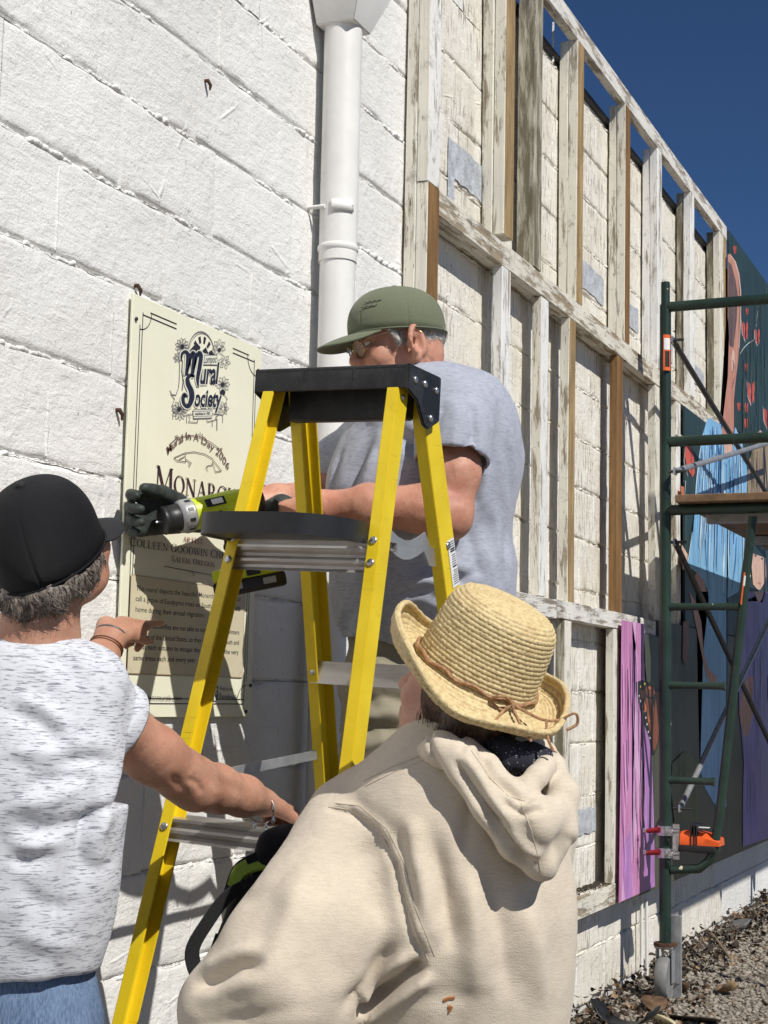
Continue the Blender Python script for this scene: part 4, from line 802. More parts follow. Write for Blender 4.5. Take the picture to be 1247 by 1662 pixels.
bx = [sg(209, 930), sg(402, 957), sg(391, 1096), sg(206, 1094)]; bz1 = sg(300, 945)[1]; bz0 = sg(300, 1096)[1]; bx0 = sg(210, 1000)[0]; bx1 = sg(396, 1000)[0]
flat2('text_box', [[(bx0, bz0), (bx1, bz0), (bx1, bz1), (bx0, bz1)]], M_TAN); flat2('text_box_border', srect(bx0, bz0, bx1, bz1, 0.0018)+pline([(bx0+0.016, bz0+0.004), (bx0+0.004, bz0+0.016)], 0.001)+pline([(bx1-0.016, bz0+0.004), (bx1-0.004, bz0+0.016)], 0.001), M_TANL)
def TX(x, y): return (190+x/5.422, 900+y/5.422)
for s, a, b in (('This mural depicts the beautiful Monarch butterflies that', (165, 318), (1085, 412)), ('call a grove of Eucalyptus trees on South Vandenberg AFB', (162, 408), (1082, 500)), ('home during their annual migration.', (160, 502), (768, 555)),
        ('Monarch butterflies are not able to survive the cold winters', (150, 640), (1072, 705)), ('of most of the United States, so they come to the South and', (155, 740), (1070, 795)), ('West each autumn to escape the cold and use the very', (150, 830), (1066, 880)), ('same trees each and every year.', (140, 930), (692, 950))):
    stext(s, TX(*a), TX(*b), 8.6, M_INK, 0.004)
stext('www.lompocmurals.com', TX(70, 1268), TX(568, 1283), 8, M_INK); fbq = [TX(822, 1152), TX(888, 1155), TX(885, 1285), TX(820, 1280)]
flat2('facebook_mark', [[sg(*p) for p in fbq]], M_FB); stext('f', TX(843, 1280), TX(878, 1282), 19, M_LGT, 0.03, name='facebook_letter')
stext('Find us on', TX(903, 1195), TX(1013, 1200), 6.5, M_INK, 0.006); stext('Facebook', TX(898, 1272), TX(1055, 1284), 9.5, M_INK, 0.006)
# ================================================================== STEP LADDER
LQ = dict(o=np.array([2.8098, -0.5179, 1.9273]), yaw=0.4611, roll=-0.0402, w=0.1507, fl=0.0468, sf=0.2358, sr=0.3509, cd=0.0421)
R2 = np.array([RT0[0], RT0[1], 0.]); F2 = np.array([math.cos(AZ), math.sin(AZ), 0.])
lu0 = R2*math.cos(LQ['yaw'])-F2*math.sin(LQ['yaw']); LN = -R2*math.sin(LQ['yaw'])-F2*math.cos(LQ['yaw']); kk = np.array([0, 0, 1.])
LU = lu0*math.cos(LQ['roll'])+kk*math.sin(LQ['roll']); LK = kk*math.cos(LQ['roll'])-lu0*math.sin(LQ['roll'])
def LP(side, fr, d, dn=0.0, du=0.0):
    return LQ['o']+LU*(side*(LQ['w']+LQ['fl']*d)+du)+LN*(fr*LQ['cd']+(LQ['sf']*d if fr > 0 else -LQ['sr']*d)+dn)-LK*d
lad = empty('step_ladder'); tag(lad, 'yellow fibreglass step ladder with black top cap and aluminium steps', 'ladder')
def yellow():
    t = NT('yellow_fibreglass'); c = t.coords('pos'); col = t.mix(t.ramp(t.noise(c, 9, 4), 0.3, 0.7), (0.66, 0.47, 0.010), (0.78, 0.58, 0.018))
    s = t.noise(t.coords('pos', (14, 14, 240)), 1.0, 3, 0.6); col = t.mix(t.math('MULTIPLY', t.ramp(s, 0.64, 0.72, 0, 0.6), t.ramp(t.noise(c, 6, 3), 0.50, 0.60)), col, (0.16, 0.11, 0.035)); col = t.mix(t.ramp(t.noise(c, 34, 6, 0.75), 0.60, 0.75, 0, 0.45), col, (0.30, 0.21, 0.03)); col = t.mix(t.ramp(t.voro(c, 26), 0.05, 0.08, 0.8, 0), col, (0.75, 0.73, 0.66)) if False else col
    fz = t.noise(t.coords('pos', (300, 300, 20)), 1.0, 4); return t.done(col, 0.42, t.bump(fz, 0.0004), spec=0.4)
M_YELLOW = yellow()
def alu():
    t = NT('brushed_aluminium'); c = t.coords('pos', (6, 6, 260)); n = t.noise(c, 1.0, 4); c2 = t.coords('pos'); col = t.mix(t.ramp(t.noise(c2, 9, 5), 0.3, 0.7), (0.42, 0.40, 0.38), (0.60, 0.585, 0.56))
    return t.done(col, t.ramp(n, 0.3, 0.7, 0.34, 0.55), t.bump(n, 0.0005), metal=0.75)
M_ALU = alu(); M_RIV = simple('rivet_metal', (0.52, 0.52, 0.52), 0.32, 0.9, 0.1, 90)
def channel(name, side, fr, d0, d1, web, fl, m):
    a, b = LP(side, fr, d0), LP(side, fr, d1); ax = (b-a)/np.linalg.norm(b-a); u = LU-ax*(LU@ax); u /= np.linalg.norm(u); n = np.cross(u, ax); n /= np.linalg.norm(n)
    if n@LN < 0: n = -n
    th = 0.004; s = side; h = web/2
    # web on the outer side, flanges pointing inwards
    pr = [(s*0.0, -h), (s*0.0, h), (-s*fl, h), (-s*fl, h-th), (-s*th, h-th), (-s*th, -h+th), (-s*fl, -h+th), (-s*fl, -h)]
    if s < 0: pr = pr[::-1]
    bm = bmesh.new(); bm_sweep(bm, [a, b], pr, u, n); bmesh.ops.recalc_face_normals(bm, faces=bm.faces)
    bmesh.ops.bevel(bm, geom=[e for e in bm.edges if e.calc_face_angle(0) > 1.0 and abs((e.verts[0].co-e.verts[1].co).length) > 0.3], offset=0.0012, segments=2, affect='EDGES')
    bmobj(name, bm, m, lad); return u, n
DL_ = (LQ['o'][2]-0.012)/LK[2]
def dlen(side, fr):
    for d in np.linspace(1.5, 2.2, 300):
        if LP(side, fr, d)[2] < 0.035: return d
    return 2.0
WEB_F, WEB_R, FLG = 0.046, 0.070, 0.0255
for s in (-1, 1):
    for fr in (1, -1):
        d1 = dlen(s, fr); u, n = channel('front_rail' if fr > 0 else 'rear_rail', s, fr, 0.02, d1, WEB_F if fr > 0 else WEB_R, FLG if fr > 0 else 0.026, M_YELLOW)
        box('foot', LP(s, fr, d1-0.012, 0, -s*0.012), (0.036, 0.075, 0.05), M_BPL, lad, ax=(V(LU), V(LN), V(LK)), bev=0.006)
NF = (LN+LK*LQ['sf']); NF /= np.linalg.norm(NF)                      # outward normal of the front rails
def step(d, h, dep, ribs, name='step'):
    a, b = LP(-1, 1, d), LP(1, 1, d); a = a+LU*0.006; b = b-LU*0.006; f = LN*(WEB_F/2-0.004)
    p = [(dep*0, 0)]; prof = []
    top = [(-dep, 0.0), (0.0, 0.0)]; zz = np.linspace(0, -h, ribs*4+1); front = []
    for k, z in enumerate(zz): front.append((0.0 if (k % 4) in (0, 1) or k == ribs*4 else -0.005, z))
    prof = [(-dep, 0.0)]+front+[(-0.004-0.004, -h), (-0.010, -0.004), (-dep+0.004, -0.004), (-dep+0.004, -0.02), (-dep, -0.02)]
    bm = bmesh.new(); bm_sweep(bm, [a+f, b+f], prof, LN, LK); bmobj(name, bm, M_ALU, lad, 25)
step(0.358, 0.068, 0.085, 3); step(0.905, 0.042, 0.085, 2); step(1.35, 0.042, 0.085, 2); step(1.70, 0.042, 0.085, 2)
for d, ds in ((0.358, (0.012, 0.055)), (0.905, (0.02,)), (1.35, (0.02,)), (1.7, (0.02,))):
    for s in (-1, 1):
        for q in ds: disc_rivet('rivet', LP(s, 1, d+q)+NF*(WEB_F/2+0.0005)-LU*s*0.013, NF, 0.0078, M_RIV, lad, 0.004)
# rear braces
NR = (-LN+LK*LQ['sr']); NR /= np.linalg.norm(NR)
for d in (0.62, 0.905, 1.3, 1.65):
    a, b = LP(-1, -1, d), LP(1, -1, d); c = (a+b)/2+LN*0.027; L = np.linalg.norm(b-a)-0.008
    box('rear_brace', c, (L, 0.004, 0.05), M_ALU, lad, ax=(V(LU), V(LN), V(LK)), bev=0.001)
    for s in (-1, 1): disc_rivet('rivet', LP(s, -1, d)+LN*(WEB_R/2)-LU*s*0.013, LN, 0.007, M_RIV, lad, 0.004)
# spreader bars and the aluminium shelf bracket on the right
for s in (-1, 1):
    a, b = LP(s, 1, 0.84, -0.01), LP(s, -1, 0.80, 0.02); bm = bmesh.new(); d = V(b-a).normalized(); up = V(LK); sd = d.cross(up).normalized(); up = sd.cross(d)
    bm_sweep(bm, [a-LU*s*0.01, b-LU*s*0.01], [(-0.002, -0.010), (0.002, -0.010), (0.002, 0.010), (-0.002, 0.010)], sd, up); bmobj('spreader', bm, M_GALV, lad)
    a, b = LP(s, 1, 0.345, -0.02), LP(s, -1, 0.345, 0.02); bm = bmesh.new()
    pts = [a+(b-a)*t-LU*s*0.016-LK*(0.028*math.sin(math.pi*min(1, t*1.3)) if t < 0.77 else 0.03) for t in np.linspace(0, 1, 9)]
    bm_sweep(bm, pts, [(-0.0015, -0.016), (0.0015, -0.016), (0.0015, 0.022), (-0.0015, 0.022)], LU, LK); bmobj('shelf_bracket', bm, M_ALU, lad)
    disc_rivet('rivet', LP(s, -1, 0.345)+LU*s*0.0005, LU*s, 0.0085, M_RIV, lad, 0.004); disc_rivet('rivet', LP(s, 1, 0.075)+LU*s*0.0005, LU*s, 0.0055, M_RIV, lad, 0.003)
# black tool shelf hoop in front of the upper step
bm = bmesh.new(); d = 0.350; pts, sides = [], []
A, B = LP(1, 1, d)-LU*0.030, LP(-1, 1, d)+LU*0.004; mid = (A+B)/2; hw = np.linalg.norm(A-B)/2
for a in np.linspace(-0.04, math.pi+0.04, 30):
    q = mid+LU*hw*math.copysign(abs(math.cos(a))**0.62, math.cos(a))+LN*(0.028+0.172*max(0, math.sin(a))**0.62); pts.append(q)
for i in range(30):
    t = pts[min(i+1, 29)]-pts[max(i-1, 0)]; t /= np.linalg.norm(t); sides.append(np.cross(t, LK)/np.linalg.norm(np.cross(t, LK)))
bm_sweep(bm, pts, [(-0.0045, -0.021), (0.004, -0.021), (0.0065, -0.018), (0.0065, 0.015), (0.004, 0.019), (-0.0045, 0.019)], sides, LK); bmobj('tool_hoop', bm, M_BPL, lad, 50)
bm = bmesh.new(); lo_ = [bm.verts.new(V(p-LK*0.017)) for p in pts]; hi_ = [bm.verts.new(V(p-LK*0.011)) for p in pts]; bm.faces.new(lo_); bm.faces.new(hi_[::-1])
for i in range(len(pts)): bm.faces.new((lo_[i], hi_[i], hi_[(i+1) % len(pts)], lo_[(i+1) % len(pts)]))
bmobj('tool_tray', bm, M_BPL, lad, 30)
for i in (1, 5): disc_rivet('rivet', pts[i]+sides[i]*0.0065*(1 if sides[0]@LU > -9 else 1), sides[i], 0.005, M_RIV, lad, 0.003)
# top cap
CW, CD_, CHh = 0.345, 0.150, 0.045
cc = LQ['o']+LN*0.005-LK*0.017
def cap_mat():
    t = NT('black_cap_plastic'); c = t.coords('pos'); n = t.noise(c, 60, 4); col = t.mix(t.ramp(t.noise(c, 12, 5, 0.7), 0.45, 0.75), (0.012, 0.012, 0.013), (0.045, 0.045, 0.045)); return t.done(col, 0.5, t.bump(n, 0.0008), spec=0.4)
M_CAP = cap_mat()
bm = bmesh.new(); bm_box(bm, cc-LK*0.001, (CW, CD_, 0.012), (V(LU), V(LN), V(LK)), 0.004, 2)
for fr in (1, -1): bm_box(bm, cc+LN*fr*(CD_/2-0.004)-LK*(CHh/2-0.002), (CW-0.002, 0.008, CHh), (V(LU), V(LN), V(LK)), 0.003, 2)
bmobj('top_cap', bm, M_CAP, lad)
box('cap_rib', cc-LK*0.055-LN*0.02, (CW-0.07, 0.03, 0.07), M_CAP, lad, ax=(V(LU), V(LN), V(LK)), bev=0.004)
for k in (-0.055, 0.055): box('cap_notch', cc+LN*(CD_/2+0.0005)+LU*k-LK*0.012, (0.004, 0.003, 0.022), M_CAP, lad, ax=(V(LU), V(LN), V(LK)), bev=0.001)
for s in (-1, 1):
    bm = bmesh.new(); base = cc+LU*s*(CW/2-0.002); out = [(CD_/2, 0.006), (CD_/2, -0.045), (CD_/2-0.045, -0.06), (CD_/2-0.085, -0.105), (CD_/2-0.105, -0.108), (-CD_/2-0.004, -0.085), (-CD_/2-0.002, 0.006)]
    A = [bm.verts.new(V(base+LN*a+LK*b+LU*s*0.004)) for a, b in out]; B = [bm.verts.new(V(base+LN*a+LK*b-LU*s*0.004)) for a, b in out]
    bm.faces.new(A); bm.faces.new(B[::-1]); n = len(A)
    for k in range(n): bm.faces.new((A[k], B[k], B[(k+1) % n], A[(k+1) % n]))
    bmesh.ops.recalc_face_normals(bm, faces=bm.faces); bmesh.ops.bevel(bm, geom=[e for e in bm.edges], offset=0.0025, segments=2, affect='EDGES'); bmobj('cap_side_plate', bm, M_CAP, lad)
    for a, b in ((0.045, -0.022), (0.0, -0.022), (-0.055, -0.025), (-0.035, -0.085)): disc_rivet('rivet', base+LN*a+LK*b+LU*s*0.004, LU*s, 0.0075, M_RIV, lad, 0.0045)
# printed label on the right rear rail
a = LP(1, -1, 0.335); b = LP(1, -1, 0.43); ax = (b-a)/np.linalg.norm(b-a); nn = np.cross(LU, ax); nn /= np.linalg.norm(nn)
if nn@LN < 0: nn = -nn
off = LU*0.0012; q0 = lambda t, n, o=0: V(a+(b-a)*t+nn*n+LU*(0.0012+o))
lw0, lw1 = -0.031, 0.002
mesh('label', [q0(0, lw0), q0(1, lw0), q0(1, lw1), q0(0, lw1)], [(0, 1, 2, 3)], M_WST, lad, None)
vs, fs = [], []
for k in range(20):
    if k in (5, 12): continue
    t0 = 0.05+k*0.046; t1 = t0+(0.034 if k in (3, 4, 11) else 0.016); e = lw0+0.003; w_ = random.uniform(0.6, 1.0)*(lw1-lw0-0.006); b_ = len(vs); vs += [q0(t0, e, 0.0006), q0(t1, e, 0.0006), q0(t1, e+w_, 0.0006), q0(t0, e+w_, 0.0006)]; fs.append((b_, b_+1, b_+2, b_+3))
mesh('label_print', vs, fs, M_BST, lad, None)
# ================================================================== GROUND LITTER
def stones(n):
    rg = np.random.default_rng(11); ico = bmesh.new(); bmesh.ops.create_icosphere(ico, subdivisions=1, radius=1.0); iv = np.array([v.co[:] for v in ico.verts]); itri = [tuple(v.index for v in f.verts) for f in ico.faces]; ico.free()
    vs, fs = [], []
    for i in range(n):
        x = rg.uniform(5.2, 10.8); y = -rg.uniform(0.02, 1.5); s = 0.004+0.011*rg.random()**2.2; z = gz(x, y)
        q = iv*np.array([s*rg.uniform(0.8, 1.5), s*rg.uniform(0.8, 1.4), s*rg.uniform(0.5, 0.9)])*(1+0.25*rg.normal(size=(len(iv), 1))); an = rg.uniform(0, 6.28); c_, s_ = math.cos(an), math.sin(an)
        q = np.stack([q[:, 0]*c_-q[:, 1]*s_, q[:, 0]*s_+q[:, 1]*c_, q[:, 2]], 1)+np.array([x, y, z+s*0.25]); b = len(vs); vs += q.tolist(); fs += [(a+b, c+b, d+b) for a, c, d in itri]
    t = NT('mixed_gravel'); c = t.coords('pos', rnd=False); v = t.n('ShaderNodeTexVoronoi'); v.inputs['Scale'].default_value = 45; t.L(c, v.inputs['Vector'])
    col = t.mix(t.ramp(t.n('ShaderNodeSeparateColor').outputs[0], 0, 1) if False else t.ramp(t.noise(c, 34, 4), 0.3, 0.7), (0.15, 0.125, 0.10), (0.40, 0.36, 0.30)); o = mesh('gravel', vs, fs, t.done(col, 0.85, t.bump(t.noise(c, 200, 4), 0.002), spec=0.2), None, None); tag(o, kind='stuff')
stones(21000)
M_LEAF = [simple('dry_brown_leaf', (0.13, 0.075, 0.04), 0.8, 0, 0.35, 25), simple('dark_rotten_leaf', (0.055, 0.04, 0.03), 0.85, 0, 0.35, 25), simple('tan_leaf', (0.30, 0.20, 0.11), 0.8, 0, 0.3, 25)]
def leaf_verts(c, s, rg):
    n = 5; L = s*rg.uniform(0.8, 1.5); Wd = s*rg.uniform(0.3, 0.55); cu = rg.uniform(-1.4, 1.4); cr = rg.uniform(0.2, 1.0); P = []
    for i in range(n+1):
        t = i/n-0.5; w = Wd*math.cos(t*2.8)**0.8 if abs(t) < 0.5 else 0.02*Wd
        for j in (-1, 0, 1): P.append((t*L, j*w, cr*abs(j)*w*0.9+cu*t*t*L*0.9))
    P = np.array(P); a, b, g = rg.uniform(0, 6.28), rg.normal()*0.55, rg.normal()*0.55
    Rz = np.array([[math.cos(a), -math.sin(a), 0], [math.sin(a), math.cos(a), 0], [0, 0, 1]]); Rx = np.array([[1, 0, 0], [0, math.cos(b), -math.sin(b)], [0, math.sin(b), math.cos(b)]]); Ry = np.array([[math.cos(g), 0, math.sin(g)], [0, 1, 0], [-math.sin(g), 0, math.cos(g)]])
    P = P@Rx.T@Ry.T@Rz.T; P[:, 2] -= P[:, 2].min(); f = [(i*3+j, (i+1)*3+j, (i+1)*3+j+1, i*3+j+1) for i in range(n) for j in (0, 1)]
    return P+np.array(c), f
for k in range(3):
    rg = np.random.default_rng(40+k); vs, fs = [], []
    for i in range((420, 1200, 240)[k]):
        x = rg.uniform(5.3, 10.5); y = -0.03-abs(rg.normal(0, 0.16 if k == 1 else 0.3)); pile = 0.10*math.exp(-(y/0.16)**2)*(0.4+0.8*rg.random())
        p, f = leaf_verts((x, y, gz(x, y)+pile*rg.random()), 0.020*rg.uniform(0.4, 1.7), rg); b = len(vs); vs += p.tolist(); fs += [tuple(q+b for q in ff) for ff in f]
    o = mesh('leaf_litter', vs, fs, M_LEAF[k], None, None); tag(o, kind='stuff')
def bigleaf(px, py, s, m, lab, seed):
    rg = np.random.default_rng(seed); p = on_z(px, py, 0.05); v, f = leaf_verts((p[0], p[1], gz(p[0], p[1])+0.01), s, rg); o = mesh('dry_leaf', v, f, m, None, None); tag(o, lab, 'leaf', 'large fallen leaves'); so = o.modifiers.new('t', 'SOLIDIFY'); so.thickness = 0.0015
bigleaf(1180, 1594, 0.10, M_LEAF[2], 'flat tan leaf lying on open gravel', 4); bigleaf(1062, 1622, 0.11, M_LEAF[0], 'large curled brown leaf beside the caster wheel', 5); bigleaf(1105, 1600, 0.09, M_LEAF[0], 'reddish brown leaf right against the scaffold foot', 6); bigleaf(1075, 1642, 0.09, simple('pale_yellow_leaf', (0.62, 0.56, 0.36), 0.7), 'pale yellow scrap of leaf in front of the caster', 9)
def twigs(n):
    rg = np.random.default_rng(77); bm = bmesh.new()
    for i in range(n):
        x = rg.uniform(5.4, 10.2); y = -rg.uniform(0.03, 0.9); a = rg.uniform(0, 3.14); L = rg.uniform(0.03, 0.14); z = gz(x, y)+0.008; d = np.array([math.cos(a), math.sin(a), rg.normal()*0.08])*L
        bm_tube(bm, [(x, y, z), np.array([x, y, z])+d*0.5+rg.normal(size=3)*0.006, np.array([x, y, z])+d], [0.003, 0.0025, 0.0012], 5)
    tag(bmobj('twigs', bm, simple('dry_twig', (0.17, 0.125, 0.085), 0.9)), kind='stuff')
twigs(170)
p0, p1 = on_z(1140, 1500, 0.03), on_z(1185, 1555, 0.03); tag(tube('stick', [p0, p0*0.5+p1*0.5+np.array([0.02, 0.01, 0.01]), p1], [0.009, 0.011, 0.007], simple('dead_stick', (0.2, 0.15, 0.1), 0.85), None, 8), 'thin dead stick lying on the gravel by the wall', 'stick')
pc = on_z(1125, 1642, 0.03); v, f = leaf_verts((pc[0], pc[1], gz(pc[0], pc[1])), 0.22, np.random.default_rng(21)); v[:, 2] = v[:, 2].min()+(v[:, 2]-v[:, 2].min())*0.30; o = mesh('dark_bark_scrap', v, f, M_LEAF[1], None, None); tag(o, 'dark flat bark scrap lying in front of the scaffold foot', 'bark'); o.modifiers.new('t', 'SOLIDIFY').thickness = 0.005
# curled black pot shard with a pale inside at the lower edge
pc = on_z(1015, 1650, 0.05); vs, fs = [], []
for i in range(9):
    for j in range(5):
        a = math.radians(-80+i*20); t = j/4-0.5; w = 0.20*math.cos(t*2.2); vs.append((pc[0]+t*0.12, pc[1]-0.14*math.sin(a)*math.cos(t*1.5), gz(pc[0], pc[1])+0.02+0.10*(1-math.cos(a))*math.cos(t*1.4)))
for i in range(8):
    for j in range(4): fs.append((i*5+j, (i+1)*5+j, (i+1)*5+j+1, i*5+j+1))
o = mesh('plastic_shard', vs, fs, simple('black_shard', (0.02, 0.02, 0.02), 0.35), None, 60); o.modifiers.new('t', 'SOLIDIFY').thickness = 0.004; tag(o, 'curled black plastic shard among the leaves at the wall', 'shard')
pr = on_z(1205, 1502, 0.05); v, f = leaf_verts((pr[0], pr[1], gz(pr[0], pr[1])), 0.16, np.random.default_rng(33)); o = mesh('plastic_scrap', v, f, simple('grey_plastic_scrap', (0.16, 0.16, 0.165), 0.45), None, None); o.modifiers.new('t', 'SOLIDIFY').thickness = 0.003; tag(o, 'crumpled grey plastic scrap on the gravel below the mural', 'scrap')
for k in range(2):
    pb_ = on_y(1052+k*9, 1480, -0.06); tube_o = tube('wall_pipe', [(pb_[0], -0.03, gz(pb_[0], -0.05)), (pb_[0]-0.02*k, -0.03, 0.40)], 0.008, M_PIPE, None, 8); tag(tube_o, ('straight thin white pipe rising from the ground below the pink drapery', 'slanting thin white pipe beside a straight one below the pink drapery')[k], 'pipe', 'thin pipes on the wall')
# ================================================================== BODIES: smooth-blended solids turned into one skin
def nrm(v): v = np.asarray(v, float); return v/np.linalg.norm(v)
class Solid:
    def __init__(s, h): s.h = h; s.pr = []; s.lo = np.full(3, 1e9); s.hi = np.full(3, -1e9)
    def _ext(s, lo, hi): s.lo = np.minimum(s.lo, lo); s.hi = np.maximum(s.hi, hi)
    def cap(s, a, b, ra, rb, k=0.02, flat=None, op='u'):
        a, b = np.asarray(a, float), np.asarray(b, float); r = max(ra, rb)*(max(1, flat[1]) if flat else 1); lo = np.minimum(a, b)-r-k; hi = np.maximum(a, b)+r+k
        if op == 'u': s._ext(lo, hi)
        s.pr.append(('c', a, b, ra, rb, k, flat, op, lo, hi)); return s
    def chain(s, pts, rs, k=0.02, flat=None, op='u'):
        for i in range(len(pts)-1): s.cap(pts[i], pts[i+1], rs[i], rs[i+1], k, flat, op)
        return s
    def ell(s, c, r, ax=None, k=0.02, op='u'):
        c = np.asarray(c, float); ax = np.eye(3) if ax is None else np.asarray([nrm(v) for v in ax]); r = np.asarray(r, float); m = r.max()+k
        if op == 'u': s._ext(c-m, c+m)
        s.pr.append(('e', c, r, ax, None, k, None, op, c-m, c+m)); return s
    def plane(s, p, n, k=0.004, lo=None, hi=None):
        """cut away everything on the side n points to (within a box)"""
        s.pr.append(('p', np.asarray(p, float), nrm(n), None, None, k, None, 's', lo, hi)); return s
    def mesh(s):
        h = s.h; lo = s.lo-3*h; n = np.ceil((s.hi+3*h-lo)/h).astype(int)+1; G = np.full(n, 0.3, np.float32)
        ax_ = [lo[i]+h*np.arange(n[i]) for i in range(3)]
        for typ, A, B, Cc, Dd, k, flat, op, blo, bhi in s.pr:
            if blo is None: sl_ = [slice(0, n[i]) for i in range(3)]
            else: sl_ = [slice(max(0, int((blo[i]-lo[i])/h)-2), min(n[i], int((bhi[i]-lo[i])/h)+4)) for i in range(3)]
            if any(q.stop <= q.start for q in sl_): continue
            X = ax_[0][sl_[0]][:, None, None].astype(np.float32); Y = ax_[1][sl_[1]][None, :, None].astype(np.float32); Zg = ax_[2][sl_[2]][None, None, :].astype(np.float32)
            if typ == 'c':
                ba = B-A; L2 = max(1e-9, float(ba@ba)); t = np.clip(((X-A[0])*ba[0]+(Y-A[1])*ba[1]+(Zg-A[2])*ba[2])/L2, 0, 1)
                vx = X-A[0]-t*ba[0]; vy = Y-A[1]-t*ba[1]; vz = Zg-A[2]-t*ba[2]
                if flat is not None:
                    d_, f_ = flat; c_ = (vx*d_[0]+vy*d_[1]+vz*d_[2])*(1/f_-1); vx = vx+c_*d_[0]; vy = vy+c_*d_[1]; vz = vz+c_*d_[2]
                D = np.sqrt(vx*vx+vy*vy+vz*vz)-(Cc+(Dd-Cc)*t)
                if flat is not None: D = D*min(1, flat[1])
            elif typ == 'e':
                q = [((X-A[0])*Cc[i][0]+(Y-A[1])*Cc[i][1]+(Zg-A[2])*Cc[i][2]) for i in range(3)]
                k0 = np.sqrt(sum((q[i]/B[i])**2 for i in range(3))); k1 = np.sqrt(sum((q[i]/B[i]**2)**2 for i in range(3)))+1e-6; D = k0*(k0-1)/k1
            else: D = -((X-A[0])*B[0]+(Y-A[1])*B[1]+(Zg-A[2])*B[2])
            g = G[tuple(sl_)]
            if op == 'u':
                hh = np.clip(0.5+0.5*(g-D)/k, 0, 1); G[tuple(sl_)] = g*(1-hh)+D*hh-k*hh*(1-hh)
            else:
                hh = np.clip(0.5-0.5*(g+D)/k, 0, 1); G[tuple(sl_)] = g*(1-hh)-D*hh+k*hh*(1-hh)
        ins = G < 0
        c = [ins[a:n[0]-1+a, b:n[1]-1+b, d:n[2]-1+d] for a in (0, 1) for b in (0, 1) for d in (0, 1)]
        cnt = sum(q.astype(np.int8) for q in c); act = (cnt > 0) & (cnt < 8); I = np.argwhere(act); idx = np.full(act.shape, -1, np.int32); idx[act] = np.arange(len(I))
        off = np.array([(a, b, d) for a in (0, 1) for b in (0, 1) for d in (0, 1)]); vals = np.stack([G[I[:, 0]+o[0], I[:, 1]+o[1], I[:, 2]+o[2]] for o in off], 1).astype(float)
        acc = np.zeros((len(I), 3)); w = np.zeros(len(I))
        for i in range(8):
            for j in range(i+1, 8):
                if np.abs(off[i]-off[j]).sum() != 1: continue
                m = (vals[:, i] < 0) != (vals[:, j] < 0); t = np.where(m, vals[:, i]/(vals[:, i]-vals[:, j]+1e-12), 0)[:, None]; acc += np.where(m[:, None], off[i]+t*(off[j]-off[i]), 0); w += m
        P = lo+h*(I+acc/w[:, None]); F = []
        for axn in range(3):
            b, d = [(1, 2), (2, 0), (0, 1)][axn]; sA = [slice(None)]*3; sB = [slice(None)]*3; sA[axn] = slice(0, n[axn]-1); sB[axn] = slice(1, n[axn]); a0 = ins[tuple(sA)]; a1 = ins[tuple(sB)]
            E_ = np.argwhere(a0 != a1); E_ = E_[(E_[:, b] > 0) & (E_[:, d] > 0) & (E_[:, b] < n[b]-1) & (E_[:, d] < n[d]-1)]
            s0 = a0[E_[:, 0], E_[:, 1], E_[:, 2]]; q = []
            for ob, od in ((-1, -1), (0, -1), (0, 0), (-1, 0)):
                e = E_.copy(); e[:, b] += ob; e[:, d] += od; q.append(idx[e[:, 0], e[:, 1], e[:, 2]])
            q = np.stack(q, 1); q[~s0] = q[~s0][:, ::-1]; F.append(q)
        F = np.concatenate(F); F = F[(F >= 0).all(1)]; return P, F
def relax(P, F, it=2, lam=0.5):
    e = np.concatenate([F[:, [0, 1]], F[:, [1, 2]], F[:, [2, 3]], F[:, [3, 0]]])
    for _ in range(it):
        acc = np.zeros_like(P); cnt = np.zeros(len(P))
        for a, b in ((0, 1), (1, 0)):
            for d in range(3): acc[:, d] += np.bincount(e[:, a], P[e[:, b], d], len(P))
            cnt += np.bincount(e[:, a], minlength=len(P))
        P = P+lam*(acc/np.maximum(cnt, 1)[:, None]-P)
    return P
def vnormals(P, F):
    fn = np.cross(P[F[:, 2]]-P[F[:, 0]], P[F[:, 3]]-P[F[:, 1]]); N = np.zeros_like(P)
    for k in range(4):
        for d in range(3): N[:, d] += np.bincount(F[:, k], fn[:, d], len(P))
    return N/(np.linalg.norm(N, axis=1)[:, None]+1e-12)
def quads(name, P, F, m, parent=None):
    me = bpy.data.meshes.new(name); me.vertices.add(len(P)); me.vertices.foreach_set('co', P.astype(np.float32).ravel()); nf = len(F)
    me.loops.add(nf*4); me.loops.foreach_set('vertex_index', F.astype(np.int32).ravel()); me.polygons.add(nf); me.polygons.foreach_set('loop_start', np.arange(0, nf*4, 4, dtype=np.int32)); me.update(calc_edges=True); me.validate(); me.shade_smooth()
    return link(name, me, m, parent)
